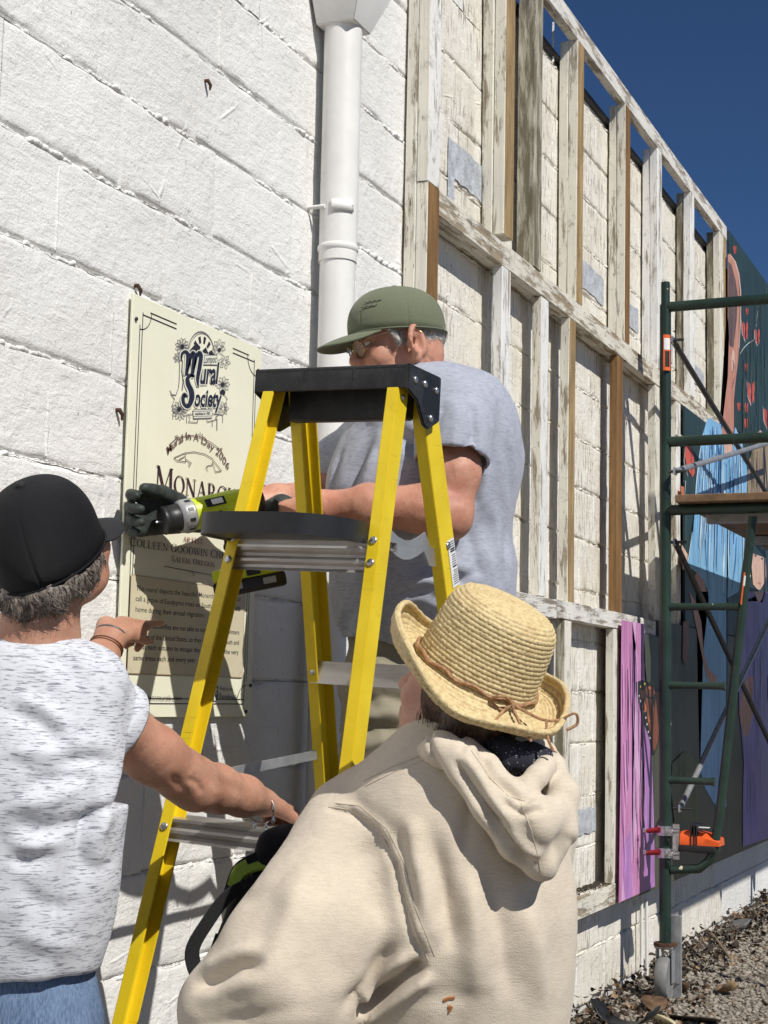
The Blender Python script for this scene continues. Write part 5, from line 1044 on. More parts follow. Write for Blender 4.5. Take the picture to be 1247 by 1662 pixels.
class Cloth:
    """folds are laid on the finished surface: a photo polyline is dropped onto it along the view rays and dents or raises it in 3d"""
    def __init__(s, P, F): s.P, s.F = P, F; s.N = vnormals(P, F); s.b = None; s.D = np.zeros(len(P))
    def hit(s, px, py):
        if s.b is None: s.b = BVHTree.FromPolygons(s.P.tolist(), s.F.tolist())
        h = s.b.ray_cast(V(CAM), V(ray(px, py))); return np.array(h[0]) if h[0] is not None else None
    def path(s, pts, n=7):
        out = []
        for (a, b), (c, d) in zip(pts[:-1], pts[1:]):
            for k in range(n):
                h = s.hit(a+(c-a)*k/n, b+(d-b)*k/n)
                if h is not None: out.append(h)
        h = s.hit(*pts[-1])
        if h is not None: out.append(h)
        return out
    def dist(s, path):
        d = np.full(len(s.P), 9.0); tt = np.zeros(len(s.P)); m = len(path)
        lo = np.min(path, 0)-0.09; hi = np.max(path, 0)+0.09; sel = np.where(((s.P > lo) & (s.P < hi)).all(1))[0]; Q = s.P[sel]; dd = np.full(len(sel), 9.0); t_ = np.zeros(len(sel))
        for i in range(m-1):
            a, b = path[i], path[i+1]; ba = b-a; L = ba@ba+1e-12; t = np.clip(((Q-a)@ba)/L, 0, 1); q = np.linalg.norm(Q-a-t[:, None]*ba, axis=1); u = q < dd; dd[u] = q[u]; t_[u] = ((i+t)/(m-1))[u]
        d[sel] = dd; tt[sel] = t_; return d, tt
    def fold(s, pts, w, depth, ends=0.25, side=0.0):
        pa = s.path(pts)
        if len(pa) < 2: return s
        d, t = s.dist(pa); e = np.clip(np.minimum(t, 1-t)/max(ends, 1e-3), 0, 1) if ends > 0 else 1.0; e = e*e*(3-2*e) if ends > 0 else 1.0
        s.D += depth*np.exp(-(d/w)**2)*e
        if side: s.D -= depth*side*np.exp(-((d-2.0*w)/(1.1*w))**2)*e*(d < 5*w)
        return s
    def noise(s, amp, scale, seed, stretch=(1, 1, 1), oct=2, ridge=False):
        q = vnoise(s.P*np.array(stretch), scale, seed, oct); q = (1-2*np.abs(q)) if ridge else q; s.D += amp*q; return s
    def drape(s, amp, freq, seed, dirv, stretch=0.15, mask=None, sharp=1.0):
        d = nrm(dirv); Q = s.P-np.outer(s.P@d, d)*(1-stretch); q = vnoise(Q, freq, seed, 2); q = np.sign(q)*np.abs(q)**sharp
        w = 1.0
        if mask is not None: c, r = mask; w = np.exp(-(np.linalg.norm(s.P-c, axis=1)/r)**4)
        s.D += amp*q*w; return s
    def crease(s, amp, freq, seed, dirv, stretch=0.3, mask=None, width=0.14):
        d = nrm(dirv); Q = s.P-np.outer(s.P@d, d)*(1-stretch); q = vnoise(Q, freq, seed, 1); g = np.clip(0.5+1.2*vnoise(s.P, freq*0.8, seed+5), 0, 1); w = 1.0
        if mask is not None: c, r = mask; w = np.exp(-(np.linalg.norm(s.P-c, axis=1)/r)**4)
        s.D += amp*(0.45*np.exp(-((np.abs(q)-2.6*width)/(1.6*width))**2)-np.exp(-(q/width)**2))*g*w; return s
    def done(s):
        s.P = s.P+s.N*s.D[:, None]; return s.P, s.F
R2 = np.array([RT0[0], RT0[1], 0.]); F2 = np.array([math.cos(AZ), math.sin(AZ), 0.]); U3 = np.array([0, 0, 1.])
def pxm(v, Z): return v*Z/FPX
def head(S, c, f, u, sc=1.0, ears=True):
    """face forward f, up u"""
    f = nrm(f); l = nrm(np.cross(u, f)); u = np.cross(f, l); ax = (f, l, u); A = lambda a, b, d: c+(f*a+l*b+u*d)*sc
    S.ell(A(-0.012, 0, 0.030), np.array([0.098, 0.077, 0.092])*sc, ax, 0.01); S.ell(A(0.034, 0, -0.030), np.array([0.060, 0.061, 0.082])*sc, ax, 0.02)
    S.ell(A(0.030, 0, -0.083), np.array([0.056, 0.054, 0.036])*sc, ax, 0.02); S.ell(A(0.074, 0, -0.104), np.array([0.018, 0.02, 0.017])*sc, ax, 0.018)
    S.cap(A(0.090, 0, 0.012), A(0.111, 0, -0.024), 0.0075*sc, 0.0125*sc, 0.010); S.ell(A(0.112, 0, -0.030), np.array([0.013, 0.0125, 0.011])*sc, ax, 0.006)
    for q in (-1, 1):
        S.ell(A(0.099, q*0.012, -0.034), np.array([0.011, 0.008, 0.009])*sc, ax, 0.006); S.ell(A(0.066, q*0.040, -0.034), np.array([0.024, 0.021, 0.024])*sc, ax, 0.02)
        S.cap(A(0.090, 0.006*q, 0.024), A(0.072, 0.046*q, 0.020), 0.011*sc, 0.008*sc, 0.012)
        S.ell(A(0.100, q*0.031, 0.004), np.array([0.016, 0.016, 0.012])*sc, ax, 0.008, 's')
        S.ell(A(0.083, q*0.031, 0.0105), np.array([0.011, 0.016, 0.0065])*sc, ax, 0.003); S.ell(A(0.081, q*0.031, -0.0075), np.array([0.011, 0.016, 0.0060])*sc, ax, 0.003)
        if ears:
            e = A(-0.006, q*0.076, -0.022); ef = nrm(f*0.75-l*q*-0.45*-1+l*q*-0.55); out = nrm(l*q*0.8-f*0.5); eb = nrm(np.cross(out, u))
            S.ell(e+out*0.008*sc, np.array([0.021, 0.005, 0.034])*sc, (eb, out, u), 0.006)
            ring = [e+out*0.014*sc+(eb*(0.020*math.cos(t))+u*(0.034*math.sin(t)))*sc*(1 if t < 3.8 else 0.85) for t in np.linspace(-0.9, 4.3, 12)]
            if (eb@f) < 0: ring = [e+out*0.014*sc+(-eb*(0.020*math.cos(t))+u*(0.034*math.sin(t)))*sc for t in np.linspace(-0.9, 4.3, 12)]
            ring = [e+out*0.014*sc+(-f*0.0+nrm(f-out*(f@out))*-1*(0.020*math.cos(t))+u*(0.034*math.sin(t)))*sc for t in np.linspace(-0.9, 4.0, 13)]
            S.chain(ring, [0.0058*sc]*13, 0.004); S.ell(e+out*0.010*sc-u*0.034*sc+f*0.008*sc, np.array([0.011, 0.007, 0.012])*sc, ax, 0.006)
            S.ell(e+out*0.018*sc+f*0.004*sc-u*0.002*sc, np.array([0.013, 0.012, 0.020])*sc, (f, out, u), 0.003, 's'); S.ell(e+out*0.010*sc+f*0.016*sc-u*0.004*sc, np.array([0.006, 0.008, 0.010])*sc, ax, 0.006)
    S.cap(A(0.090, -0.020, -0.066), A(0.090, 0.020, -0.066), 0.0075*sc, 0.0075*sc, 0.006); S.cap(A(0.087, -0.016, -0.079), A(0.087, 0.016, -0.079), 0.009*sc, 0.009*sc, 0.006)
    return A, (f, l, u)
def hand(S, Wp, d, n, curls, thumb=(0.9, 0.3), sc=1.0, spread=1.0, fat=1.0, flip=1):
    """W wrist, d towards the knuckles, n the way the fingers curl; thumb on the side d x n * flip"""
    d = nrm(d); n = nrm(n-d*(n@d)); th = np.cross(d, n)*flip
    K = [Wp+d*0.088*sc+th*o*sc for o in (0.030, 0.010, -0.011, -0.030)]
    for i, kx in enumerate(K): S.cap(Wp+d*0.012*sc+th*(0.018, 0.006, -0.006, -0.017)[i]*sc, kx, 0.0145*sc*fat, 0.0118*sc*fat, 0.010)
    LN_ = (0.070, 0.078, 0.072, 0.056)
    for i, kx in enumerate(K):
        p = kx; a = 0.0; sp_ = th*(0.10, 0.02, -0.06, -0.14)[i]*spread; c3 = curls[i] if isinstance(curls[i], (tuple, list)) else (curls[i]*0.8, curls[i], curls[i]*0.7)
        r0 = (0.0092, 0.0096, 0.0092, 0.0080)[i]*fat*sc
        for j, fr in enumerate((0.45, 0.31, 0.24)):
            a += c3[j]; dirv = nrm(d*math.cos(a)+n*math.sin(a)+sp_*max(0, math.cos(a))); q = p+dirv*LN_[i]*fr*sc; S.cap(p, q, r0*(1-0.09*j), r0*(1-0.09*(j+1)), 0.0035); p = q
    b = Wp+d*0.022*sc+th*0.024*sc+n*0.006*sc; t1 = nrm(d*math.cos(thumb[0])+th*math.sin(thumb[0])+n*0.35); m = b+t1*0.042*sc
    t2 = nrm(d*math.cos(thumb[0]-thumb[1])+th*math.sin(thumb[0]-thumb[1])+n*0.45); e1 = m+t2*0.030*sc; t3 = nrm(t2+d*0.25); e2 = e1+t3*0.024*sc
    S.cap(b, m, 0.0155*sc*fat, 0.0115*sc*fat, 0.012); S.cap(m, e1, 0.0108*sc*fat, 0.0096*sc*fat, 0.004); S.cap(e1, e2, 0.0096*sc*fat, 0.0078*sc*fat, 0.004)
    return K
def skin(name, a, b, red=(0.50, 0.20, 0.13)):
    t = NT(name); c = t.coords('pos', rnd=False); col = t.mix(t.ramp(t.noise(c, 22, 5), 0.3, 0.7), a, b); col = t.mix(t.ramp(t.noise(c, 60, 4), 0.52, 0.7, 0, 0.35), col, red)
    fr = t.noise(c, 240, 2); col = t.mix(t.ramp(fr, 0.62, 0.70, 0, 0.42), col, tuple(v*0.5 for v in a)); col = t.mix(t.ramp(t.noise(c, 95, 4, 0.7), 0.56, 0.72, 0, 0.35), col, tuple(min(1, v*1.35) for v in b)); col = t.mix(t.ramp(t.noise(c, 9, 3), 0.45, 0.65, 0, 0.30), col, red)
    h = t.math('ADD', t.noise(c, 420, 3), t.math('MULTIPLY', t.noise(t.coords('pos', (130, 130, 60), rnd=False, rot=(0.5, 0.4, 0)), 1.0, 3), 1.2)); m = t.done(col, t.ramp(t.noise(c, 70, 3), 0.3, 0.7, 0.42, 0.62), t.bump(h, 0.0006), spec=0.42)
    b_ = t.b; b_.inputs['Subsurface Weight'].default_value = 0.12; b_.inputs['Subsurface Radius'].default_value = (0.012, 0.005, 0.003); b_.inputs['Subsurface Scale'].default_value = 0.6; return m
def strands(name, roots, m, parent, n_seg=6, r=0.0007):
    """roots: list of point lists -> thin three sided tubes joined"""
    vs, fs = [], []
    for pts in roots:
        b = len(vs); k = len(pts); t = nrm(pts[-1]-pts[0]+1e-6); a = nrm(np.cross(t, [0.3, 0.5, 0.8])); c = np.cross(t, a)
        for i, p in enumerate(pts):
            rr = r*(1-0.7*i/(k-1))
            for q in range(3): vs.append(p+(a*math.cos(q*2.094)+c*math.sin(q*2.094))*rr)
        for i in range(k-1):
            for q in range(3): fs.append((b+i*3+q, b+i*3+(q+1) % 3, b+(i+1)*3+(q+1) % 3, b+(i+1)*3+q))
    me = bpy.data.meshes.new(name); me.from_pydata(np.array(vs).tolist(), [], fs); me.update(); me.shade_smooth(); return link(name, me, m, parent)
def hair_mat(name, a, b):
    t = NT(name); c = t.coords('pos', rnd=False); col = t.mix(t.ramp(t.noise(c, 130, 4), 0.35, 0.65), a, b); return t.done(col, 0.42, None, spec=0.5)
def knit(name, base, dark, scale=700, heather=0.0, hs=(60, 60, 400), stain=None, bd=0.0006):
    t = NT(name); c = t.coords('pos', rnd=False); col = t.mix(t.ramp(t.noise(c, 6, 4), 0.3, 0.7), tuple(v*0.93 for v in base), base)
    hn = t.noise(t.coords('pos', hs, rnd=False), 1.0, 4, 0.6)
    if heather: col = t.mix(t.ramp(hn, 0.45, 0.65, 0, heather), col, dark)
    if stain: col = t.mix(t.ramp(t.noise(c, 11, 5, 0.65), 0.60, 0.74, 0, 0.5), col, stain)
    h = t.math('ADD', t.noise(c, scale, 2), t.math('MULTIPLY', hn, 0.6)); m = t.done(col, 0.85, t.bump(h, bd), spec=0.15); t.b.inputs['Sheen Weight'].default_value = 0.15; return m
def ring_on(name, c, d, r, rt_, m, parent, flat=1.0, n=28, wob=0.0, up=None):
    d = nrm(d); a = nrm(np.cross(d, up if up is not None else [0.2, 0.3, 0.9])); b = np.cross(d, a); pts = [c+(a*math.cos(t)*r+b*math.sin(t)*r*flat)+d*wob*math.sin(3*t) for t in np.linspace(0, 2*math.pi, n, endpoint=False)]
    return tube(name, pts, rt_, m, parent, 8, closed=True)
def ball_cap(parent, c, f, u, rad, m, mb, name='cap', drop=0.030, seams=True, visor=(0.074, 1.08), vd=0.018, thmax=1.62, squash=0.8):
    """six panel cap: dome, visor, button"""
    f = nrm(f); l = nrm(np.cross(u, f)); u = np.cross(f, l); A = lambda a, b, d: c+f*a+l*b+u*d; nth, nph = 40, 264; vs, fs = [], []
    for i in range(nth+1):
        th = thmax*i/nth
        for j in range(nph):
            ph = 2*math.pi*j/nph; s = math.sin(th)**squash if th < math.pi/2 else 1-0.04*(th-math.pi/2); z = math.cos(th)
            gr = 0.0 if not seams else -0.0016*math.exp(-((((ph/(2*math.pi)*6) % 1)-0.5 if True else 0)/0.022)**2)
            k = 1+gr/rad[0]+0.006*math.sin(5*ph+2*th)*math.sin(th)+0.012*math.sin(2*ph+1+th*3)*math.sin(th)**2*0.6
            d = (rad[2]*z if z > 0 else -drop*(th-math.pi/2)/(thmax-math.pi/2+1e-6)); back = -0.006*max(0, -math.cos(ph))*(i/nth)**2
            vs.append(A(rad[0]*s*math.cos(ph)*k, rad[1]*s*math.sin(ph)*k, d+back))
    for i in range(nth):
        for j in range(nph): fs.append((i*nph+j, (i+1)*nph+j, (i+1)*nph+(j+1) % nph, i*nph+(j+1) % nph))
    o = mesh(name, vs, fs, m, parent, None); so = o.modifiers.new('t', 'SOLIDIFY'); so.thickness = 0.003; so.offset = -1
    disc_rivet('button', A(0, 0, rad[2]), u, 0.008, mb, o, 0.006)
    vs, fs = [], []; nu, nv = 30, 10; L, wd = visor
    for i in range(nu+1):
        a = wd*(2*i/nu-1)
        for j in range(nv+1):
            t = j/nv; ca, sa = math.cos(a), math.sin(a); k = L*(max(0, math.cos(a/wd*math.pi/2))**0.55); x = rad[0]*ca+t*k; y = rad[1]*sa*(1+0.06*t); kk_ = k/L; z = -drop*0.95-vd*(y/rad[1])**2*(0.15+t*kk_)-0.016*t*t*kk_-0.012*t*kk_
            vs.append(A(x*0.985, y*0.985, z))
    for i in range(nu):
        for j in range(nv): fs.append((i*(nv+1)+j, i*(nv+1)+j+1, (i+1)*(nv+1)+j+1, (i+1)*(nv+1)+j))
    b = mesh('visor', vs, fs, mb, o, None); so = b.modifiers.new('t', 'SOLIDIFY'); so.thickness = 0.004; so.offset = 0
    # stitched band round the rim
    pts = [A(rad[0]*1.006*math.cos(t), rad[1]*1.006*math.sin(t), -drop*0.9) for t in np.linspace(0, 2*math.pi, 48, endpoint=False)]; tube('rim_band', pts, 0.0022, m, o, 6, closed=True)
    return o, A
# ================================================================== PERSON IN THE STRIPED TEE (at the left)
M_SKINW = skin('sun_tanned_skin', (0.34, 0.170, 0.108), (0.48, 0.265, 0.180)); M_SKINP = skin('fair_skin', (0.50, 0.29, 0.21), (0.60, 0.37, 0.28))
def feet(S, pts, f):
    for p in pts: S.cap(p-f*0.06, p+f*0.12, 0.038, 0.034, 0.02); S.cap(p-f*0.05, p-f*0.04+U3*0.06, 0.036, 0.04, 0.02)
def person_tee():
    Z = 2.5; f = nrm(F2*0.86+R2*0.42); l = np.cross(U3, f); r = -l; mm = Z/FPX
    neck = at(62, 1010, Z); hc = at(84, 893, Z); hip = at(5, 1600, Z); chest = at(20, 1200, Z); waist = at(12, 1420, Z)
    shR = at(140, 1118, Z-0.02); shL = at(-110, 1110, Z+0.08)
    B = Solid(0.0048)
    hu = nrm(U3*0.79-f*0.61); hf = nrm(f-hu*(f@hu)); head(B, hc, hf, hu, 0.95, False)
    B.chain([neck-U3*0.10, neck-U3*0.03, hc-U3*0.06-f*0.015], [0.085, 0.062, 0.056], 0.03)
    B.cap(chest-U3*0.02, chest-U3*0.06, 0.13, 0.12, 0.04, (f, 0.66)); B.cap(waist, hip, 0.12, 0.13, 0.05, (f, 0.72)); B.cap(chest, waist, 0.12, 0.11, 0.05, (f, 0.7)); B.cap(shL, shR, 0.045, 0.045, 0.04)
    # right arm to the ladder step
    el = at(318, 1273, 2.68); wr = at(432, 1303, 2.86); a0 = at(178, 1172, 2.53)
    B.chain([shR, a0, at(250, 1225, 2.60), at(300, 1262, 2.66)], [0.054, 0.0520, 0.0475, 0.042], 0.02); B.chain([at(296, 1258, 2.655), el, at(350, 1280, 2.74), at(395, 1292, 2.80), wr], [0.041, 0.0415, 0.041, 0.034, 0.0255], 0.02)
    B.ell(at(318, 1292, 2.67), (0.022, 0.022, 0.020), None, 0.02)
    gd = nrm(at(452, 1316, 2.93)-wr); hand(B, wr+gd*0.004, gd, nrm(-U3*0.9+F2*0.15), [(0.9, 1.2, 0.9)]*4, (0.7, 0.3), 0.92, 0.4, 1.0, -1)
    # left arm to the sign
    elL = at(30, 1190, 2.72); wL = at(180, 1034, 3.02); B.chain([shL, at(-60, 1170, 2.66), elL], [0.05, 0.046, 0.040], 0.02); B.chain([elL, at(80, 1130, 2.83), at(160, 1078, 2.97), wL], [0.041, 0.042, 0.036, 0.028], 0.02)
    B.cap(wL, at(172, 1016, 3.05), 0.026, 0.020, 0.02); hd = nrm(at(242, 1008, 3.15)-wL-U3*0.0); hand(B, wL+U3*0.008, hd, nrm(-U3*0.9+F2*0.35), [(0.05, 0.12, 0.08), (0.75, 1.1, 0.8), (0.95, 1.2, 0.8), (1.0, 1.2, 0.8)], (0.12, 0.05), 0.92, 0.3, 1.1, -1)
    ft = [np.array([hip[0], hip[1], 0])+r*0.10, np.array([hip[0], hip[1], 0])+l*0.10+f*0.06]
    for q in ft: B.cap(hip+(q-np.array([hip[0], hip[1], 0]))*0.9-U3*0.05, q+U3*0.10, 0.07, 0.040, 0.03)
    feet(B, [q+U3*0.045 for q in ft], f)
    P, F = B.mesh(); C = Cloth(relax(P, F, 1), F)
    C.fold([(300, 1262), (322, 1272), (330, 1290)], 0.006, -0.004); C.fold([(270, 1250), (300, 1285), (296, 1308)], 0.010, -0.004); C.fold([(215, 1175), (250, 1205), (280, 1240)], 0.03, 0.004); C.fold([(330, 1258), (370, 1275), (410, 1290)], 0.012, -0.003)
    C.noise(0.0016, 24, 3); P, F = C.done()
    body = quads('person', P, F, M_SKINW); tag(body, 'person in a grey flecked tee and black mesh cap pointing at the sign', 'person')
    # tee shirt --------------------------------------------------------
    S = Solid(0.0048); cb = chest-f*0.005
    S.cap(at(34, 1212, Z), at(22, 1280, Z), 0.172, 0.185, 0.05, (f, 0.70)); S.cap(at(22, 1280, Z), at(8, 1440, Z), 0.186, 0.180, 0.05, (f, 0.74)); S.cap(at(8, 1440, Z), at(0, 1585, Z), 0.178, 0.158, 0.05, (f, 0.80))
    S.cap(neck-U3*0.085, at(40, 1110, Z), 0.070, 0.12, 0.05, (f, 0.8)); S.cap(shL, at(20, 1108, Z), 0.062, 0.078, 0.05); S.cap(shR-U3*0.004, at(70, 1112, Z), 0.060, 0.076, 0.05)
    S.chain([shR+U3*0.004, at(152, 1150, 2.515), at(186, 1184, 2.54)], [0.064, 0.066, 0.068], 0.02); S.chain([shL, at(-70, 1165, 2.66)], [0.066, 0.066], 0.03)
    ad = nrm(at(250, 1225, 2.60)-a0); S.plane(at(176, 1174, 2.53), ad, 0.004, at(176, 1174, 2.53)-0.11, at(176, 1174, 2.53)+0.11)
    S.cap(at(160, 1158, 2.52), at(230, 1215, 2.59), 0.055, 0.058, 0.004, None, 's')
    S.cap(neck+U3*0.06, neck-U3*0.012, 0.068, 0.068, 0.008, (f, 0.95), 's')
    hp = at(60, 1572, Z); S.plane(hp-U3*0.002, nrm(-U3+r*0.10), 0.006, np.array([-9, -9, 0]), np.array([9, 9, hp[2]+0.03])); S.cap(hip-U3*0.10, hip+U3*0.04, 0.15, 0.15, 0.01, (f, 0.78), 's')
    P, F = S.mesh(); C = Cloth(relax(P, F, 1), F)
    for pts, w, d in (([(0, 1335), (70, 1345), (150, 1330), (190, 1300)], 0.014, -0.009), ([(0, 1310), (80, 1300), (150, 1270)], 0.012, 0.007), ([(0, 1365), (60, 1372), (110, 1362)], 0.010, 0.006), ([(205, 1245), (150, 1232), (80, 1240)], 0.012, -0.010), ([(30, 1270), (100, 1262), (190, 1262)], 0.010, -0.006),
            ([(0, 1150), (60, 1170), (110, 1215)], 0.014, -0.007), ([(15, 1130), (70, 1150), (125, 1190)], 0.012, 0.006), ([(130, 1240), (118, 1330), (100, 1420), (88, 1500), (80, 1560)], 0.006, -0.004), ([(150, 1260), (145, 1330), (120, 1400)], 0.010, -0.006), ([(175, 1290), (160, 1360), (150, 1450)], 0.012, 0.006), ([(20, 1430), (70, 1470), (140, 1480)], 0.014, -0.005), ([(0, 1500), (70, 1530), (140, 1540)], 0.016, 0.005), ([(160, 1060), (190, 1095), (215, 1120)], 0.012, 0.004), ([(60, 1060), (110, 1080), (150, 1130)], 0.016, -0.004), ([(0, 1210), (60, 1225), (120, 1222)], 0.012, 0.006), ([(0, 1395), (50, 1400), (90, 1385)], 0.010, -0.006)): C.fold(pts, w, d*0.95, 0.35, 0.22)
    C.noise(0.002, 7, 21, (1, 1, 0.6)); C.drape(0.0035, 16, 22, nrm(U3+r*0.5), 0.25); C.drape(0.0022, 30, 23, r, 0.3); C.crease(0.0070, 13, 24, nrm(r*0.9+U3*0.25), 0.3, (at(100, 1290, 2.4), 0.14)); C.crease(0.0050, 11, 25, nrm(r*0.6+U3*0.6), 0.3, (at(60, 1450, 2.4), 0.2)); P, F = C.done()
    t = NT('flecked_jersey'); c = t.coords('pos', (48, 48, 430), rnd=False, rot=(0.0, 0.10, 0.0)); n = t.noise(c, 1.0, 3, 0.6, 0.3); c0 = t.coords('pos', rnd=False)
    col = t.mix(t.ramp(n, 0.54, 0.64, 0, 0.9), (0.60, 0.61, 0.645), (0.19, 0.20, 0.23)); col = t.mix(t.ramp(t.noise(t.coords('pos', (36, 36, 330), rnd=False, rot=(0, 0.16, 0)), 1.0, 3, 0.6), 0.58, 0.68, 0, 0.75), col, (0.16, 0.165, 0.19)); M_TEE = t.done(col, 0.85, t.bump(t.noise(c0, 650, 2), 0.0006), spec=0.15)
    tee = quads('tee_shirt', P, F, M_TEE, body)
    cc = at(177, 1175, 2.531); up_ = nrm(np.cross(ad, [0.1, 0.2, 1])); pts = []
    a_ = nrm(np.cross(ad, F2)); b_ = np.cross(ad, a_)
    pts = [cc+(a_*math.cos(t)+b_*math.sin(t))*(0.0685+0.002*math.sin(2*t+1)) for t in np.linspace(0, 2*math.pi, 40, endpoint=False)]
    bm = bmesh.new(); side = [V(nrm(p-cc)) for p in pts]; pr = [(-0.004, -0.016), (0.003, -0.016), (0.006, -0.010), (0.0065, 0.008), (0.003, 0.014), (-0.004, 0.012)]
    bm_sweep(bm, pts+[pts[0]], pr, side+[side[0]], V(ad)); bmobj('rolled_cuff', bm, M_TEE, tee, 80)
    # jeans
    J = Solid(0.007); J.cap(hip+U3*0.07, hip-U3*0.04, 0.150, 0.150, 0.03, (f, 0.80))
    for q in ft:
        o_ = q-np.array([hip[0], hip[1], 0]); J.chain([hip+o_*0.8-U3*0.06, q+U3*0.48, q+U3*0.08], [0.098, 0.066, 0.058], 0.04)
    P, F = J.mesh(); C = Cloth(relax(P, F, 1), F); C.noise(0.004, 14, 31, (1, 1, 1.5)); C.fold([(60, 1590), (70, 1630), (72, 1660)], 0.006, -0.003, 0); C.fold([(100, 1600), (112, 1630), (110, 1660)], 0.004, 0.003, 0); P, F = C.done()
    t = NT('blue_denim'); c = t.coords('pos', rnd=False); col = t.mix(t.ramp(t.noise(c, 8, 5), 0.35, 0.65), (0.05, 0.085, 0.16), (0.12, 0.18, 0.29)); col = t.mix(t.ramp(t.noise(t.coords('pos', (400, 400, 60), rnd=False), 1.0, 3), 0.4, 0.6, 0, 0.5), col, (0.20, 0.27, 0.38))
    quads('jeans', P, F, t.done(col, 0.85, t.bump(t.noise(c, 900, 2), 0.0007), spec=0.2), body)
    sh = Solid(0.006)
    for q in ft: sh.cap(q+U3*0.04-f*0.06, q+U3*0.035+f*0.14, 0.046, 0.042, 0.02); sh.cap(q+U3*0.05-f*0.04, q+U3*0.09-f*0.03, 0.045, 0.05, 0.02); sh.plane(q+U3*0.004, -U3, 0.004, q-0.3, q+0.3)
    P, F = sh.mesh(); quads('shoes', relax(P, F, 1), F, simple('dark_shoe', (0.04, 0.04, 0.045), 0.7), body)
    # hair and cap
    A = lambda a, b, d: hc+hf*a+np.cross(hu, hf)*b+hu*d
    H = Solid(0.005); lh = np.cross(hu, hf); H.ell(A(-0.015, 0, 0.015), (0.090, 0.078, 0.078), (hf, lh, hu), 0.01)
    for k in range(15):
        a = math.radians(62+k*17); p = A(-0.016+0.080*math.cos(a), 0.070*math.sin(a), -0.010); q = p-U3*(0.046+0.008*math.sin(k*2.1))+(hc-p)*0.10; H.cap(p, (p+q)/2+nrm(p-hc)*0.003, 0.012, 0.013, 0.014); H.cap((p+q)/2+nrm(p-hc)*0.003, q, 0.013, 0.007, 0.014)
    P, F = H.mesh(); C = Cloth(P, F); C.noise(0.004, 50, 41, (1, 1, 0.5)); C.noise(0.0028, 140, 42, (1, 1, 0.4)); P, F = C.done(); MH = hair_mat('grey_brown_hair', (0.06, 0.047, 0.038), (0.27, 0.225, 0.185))
    hr = quads('hair', P, F, MH, body)
    rg = np.random.default_rng(5); roots = []; N = vnormals(P, F); cand = np.where((P-hc)@hu < -0.012)[0]
    for i in rg.choice(cand, 2600):
        p = P[i]; n_ = N[i]; wv = 0.6*math.sin(p[2]*160+p[0]*90); tdir = nrm(-hu*0.8+np.cross(hu, n_)*wv+0.2*rg.normal(size=3)); tdir = nrm(tdir-n_*(tdir@n_)); L = rg.uniform(0.012, 0.028); roots.append([p+n_*(0.0003+0.0022*math.sin(3.1*s))+tdir*L*s for s in np.linspace(0, 1, 6)])
    strands('hair_strands', roots, MH, hr, r=0.0008)
    t = NT('black_mesh_fabric'); c = t.coords('pos', rnd=False); w1 = t.n('ShaderNodeTexWave', wave_type='BANDS', bands_direction='Z'); w1.inputs['Scale'].default_value = 210; w1.inputs['Distortion'].default_value = 1.5; t.L(c, w1.inputs['Vector'])
    col = t.mix(t.ramp(w1.outputs['Fac'], 0.3, 0.7), (0.006, 0.006, 0.007), (0.018, 0.018, 0.021)); M_MESH = t.done(col, 0.7, t.bump(w1.outputs['Fac'], 0.0007), spec=0.2)
    ball_cap(body, A(-0.010, 0, 0.030), hf, hu, (0.104, 0.087, 0.096), M_MESH, simple('black_twill', (0.012, 0.012, 0.014), 0.75), 'mesh_cap', drop=0.044, visor=(0.072, 1.0))
    # bracelets
    M_CH = simple('silver_chain', (0.6, 0.6, 0.6), 0.25, 1.0, 0.1); wd_ = nrm(wr-at(395, 1292, 2.80)); cb_ = at(420, 1300, 2.835)
    bp = []
    for k in range(26):
        t_ = 2*math.pi*k/26; a_ = nrm(np.cross(wd_, F2)); b_ = np.cross(wd_, a_); sag = 0.010*(1-math.cos(t_+2.2)); p = cb_+(a_*math.cos(t_)+b_*math.sin(t_))*0.031+wd_*(0.006*math.sin(t_))-U3*sag*0.9; bp.append(p)
    br_ = empty('charm_bracelet'); br_.parent = body
    tube('chain', bp, 0.0016, M_CH, br_, 6, closed=True)
    for k in range(0, 26, 3):
        p = bp[k]; tube('charm', [p, p-U3*0.008, p-U3*0.016], [0.0012, 0.0035, 0.0012], M_CH, br_, 6)
    for off, rr, mm_ in ((0.024, 0.0018, simple('brown_leather', (0.16, 0.06, 0.03), 0.6)), (0.030, 0.0018, simple('brown_leather', (0.16, 0.06, 0.03), 0.6)), (-0.004, 0.004, simple('grey_bead', (0.10, 0.09, 0.09), 0.4, 0.2))):
        d_ = nrm(wL-at(160, 1078, 2.97)); ring_on('bracelet', wL-d_*off, d_+0.12*U3, 0.0300+off*0.10, rr, mm_, body)
    return body
person_tee()
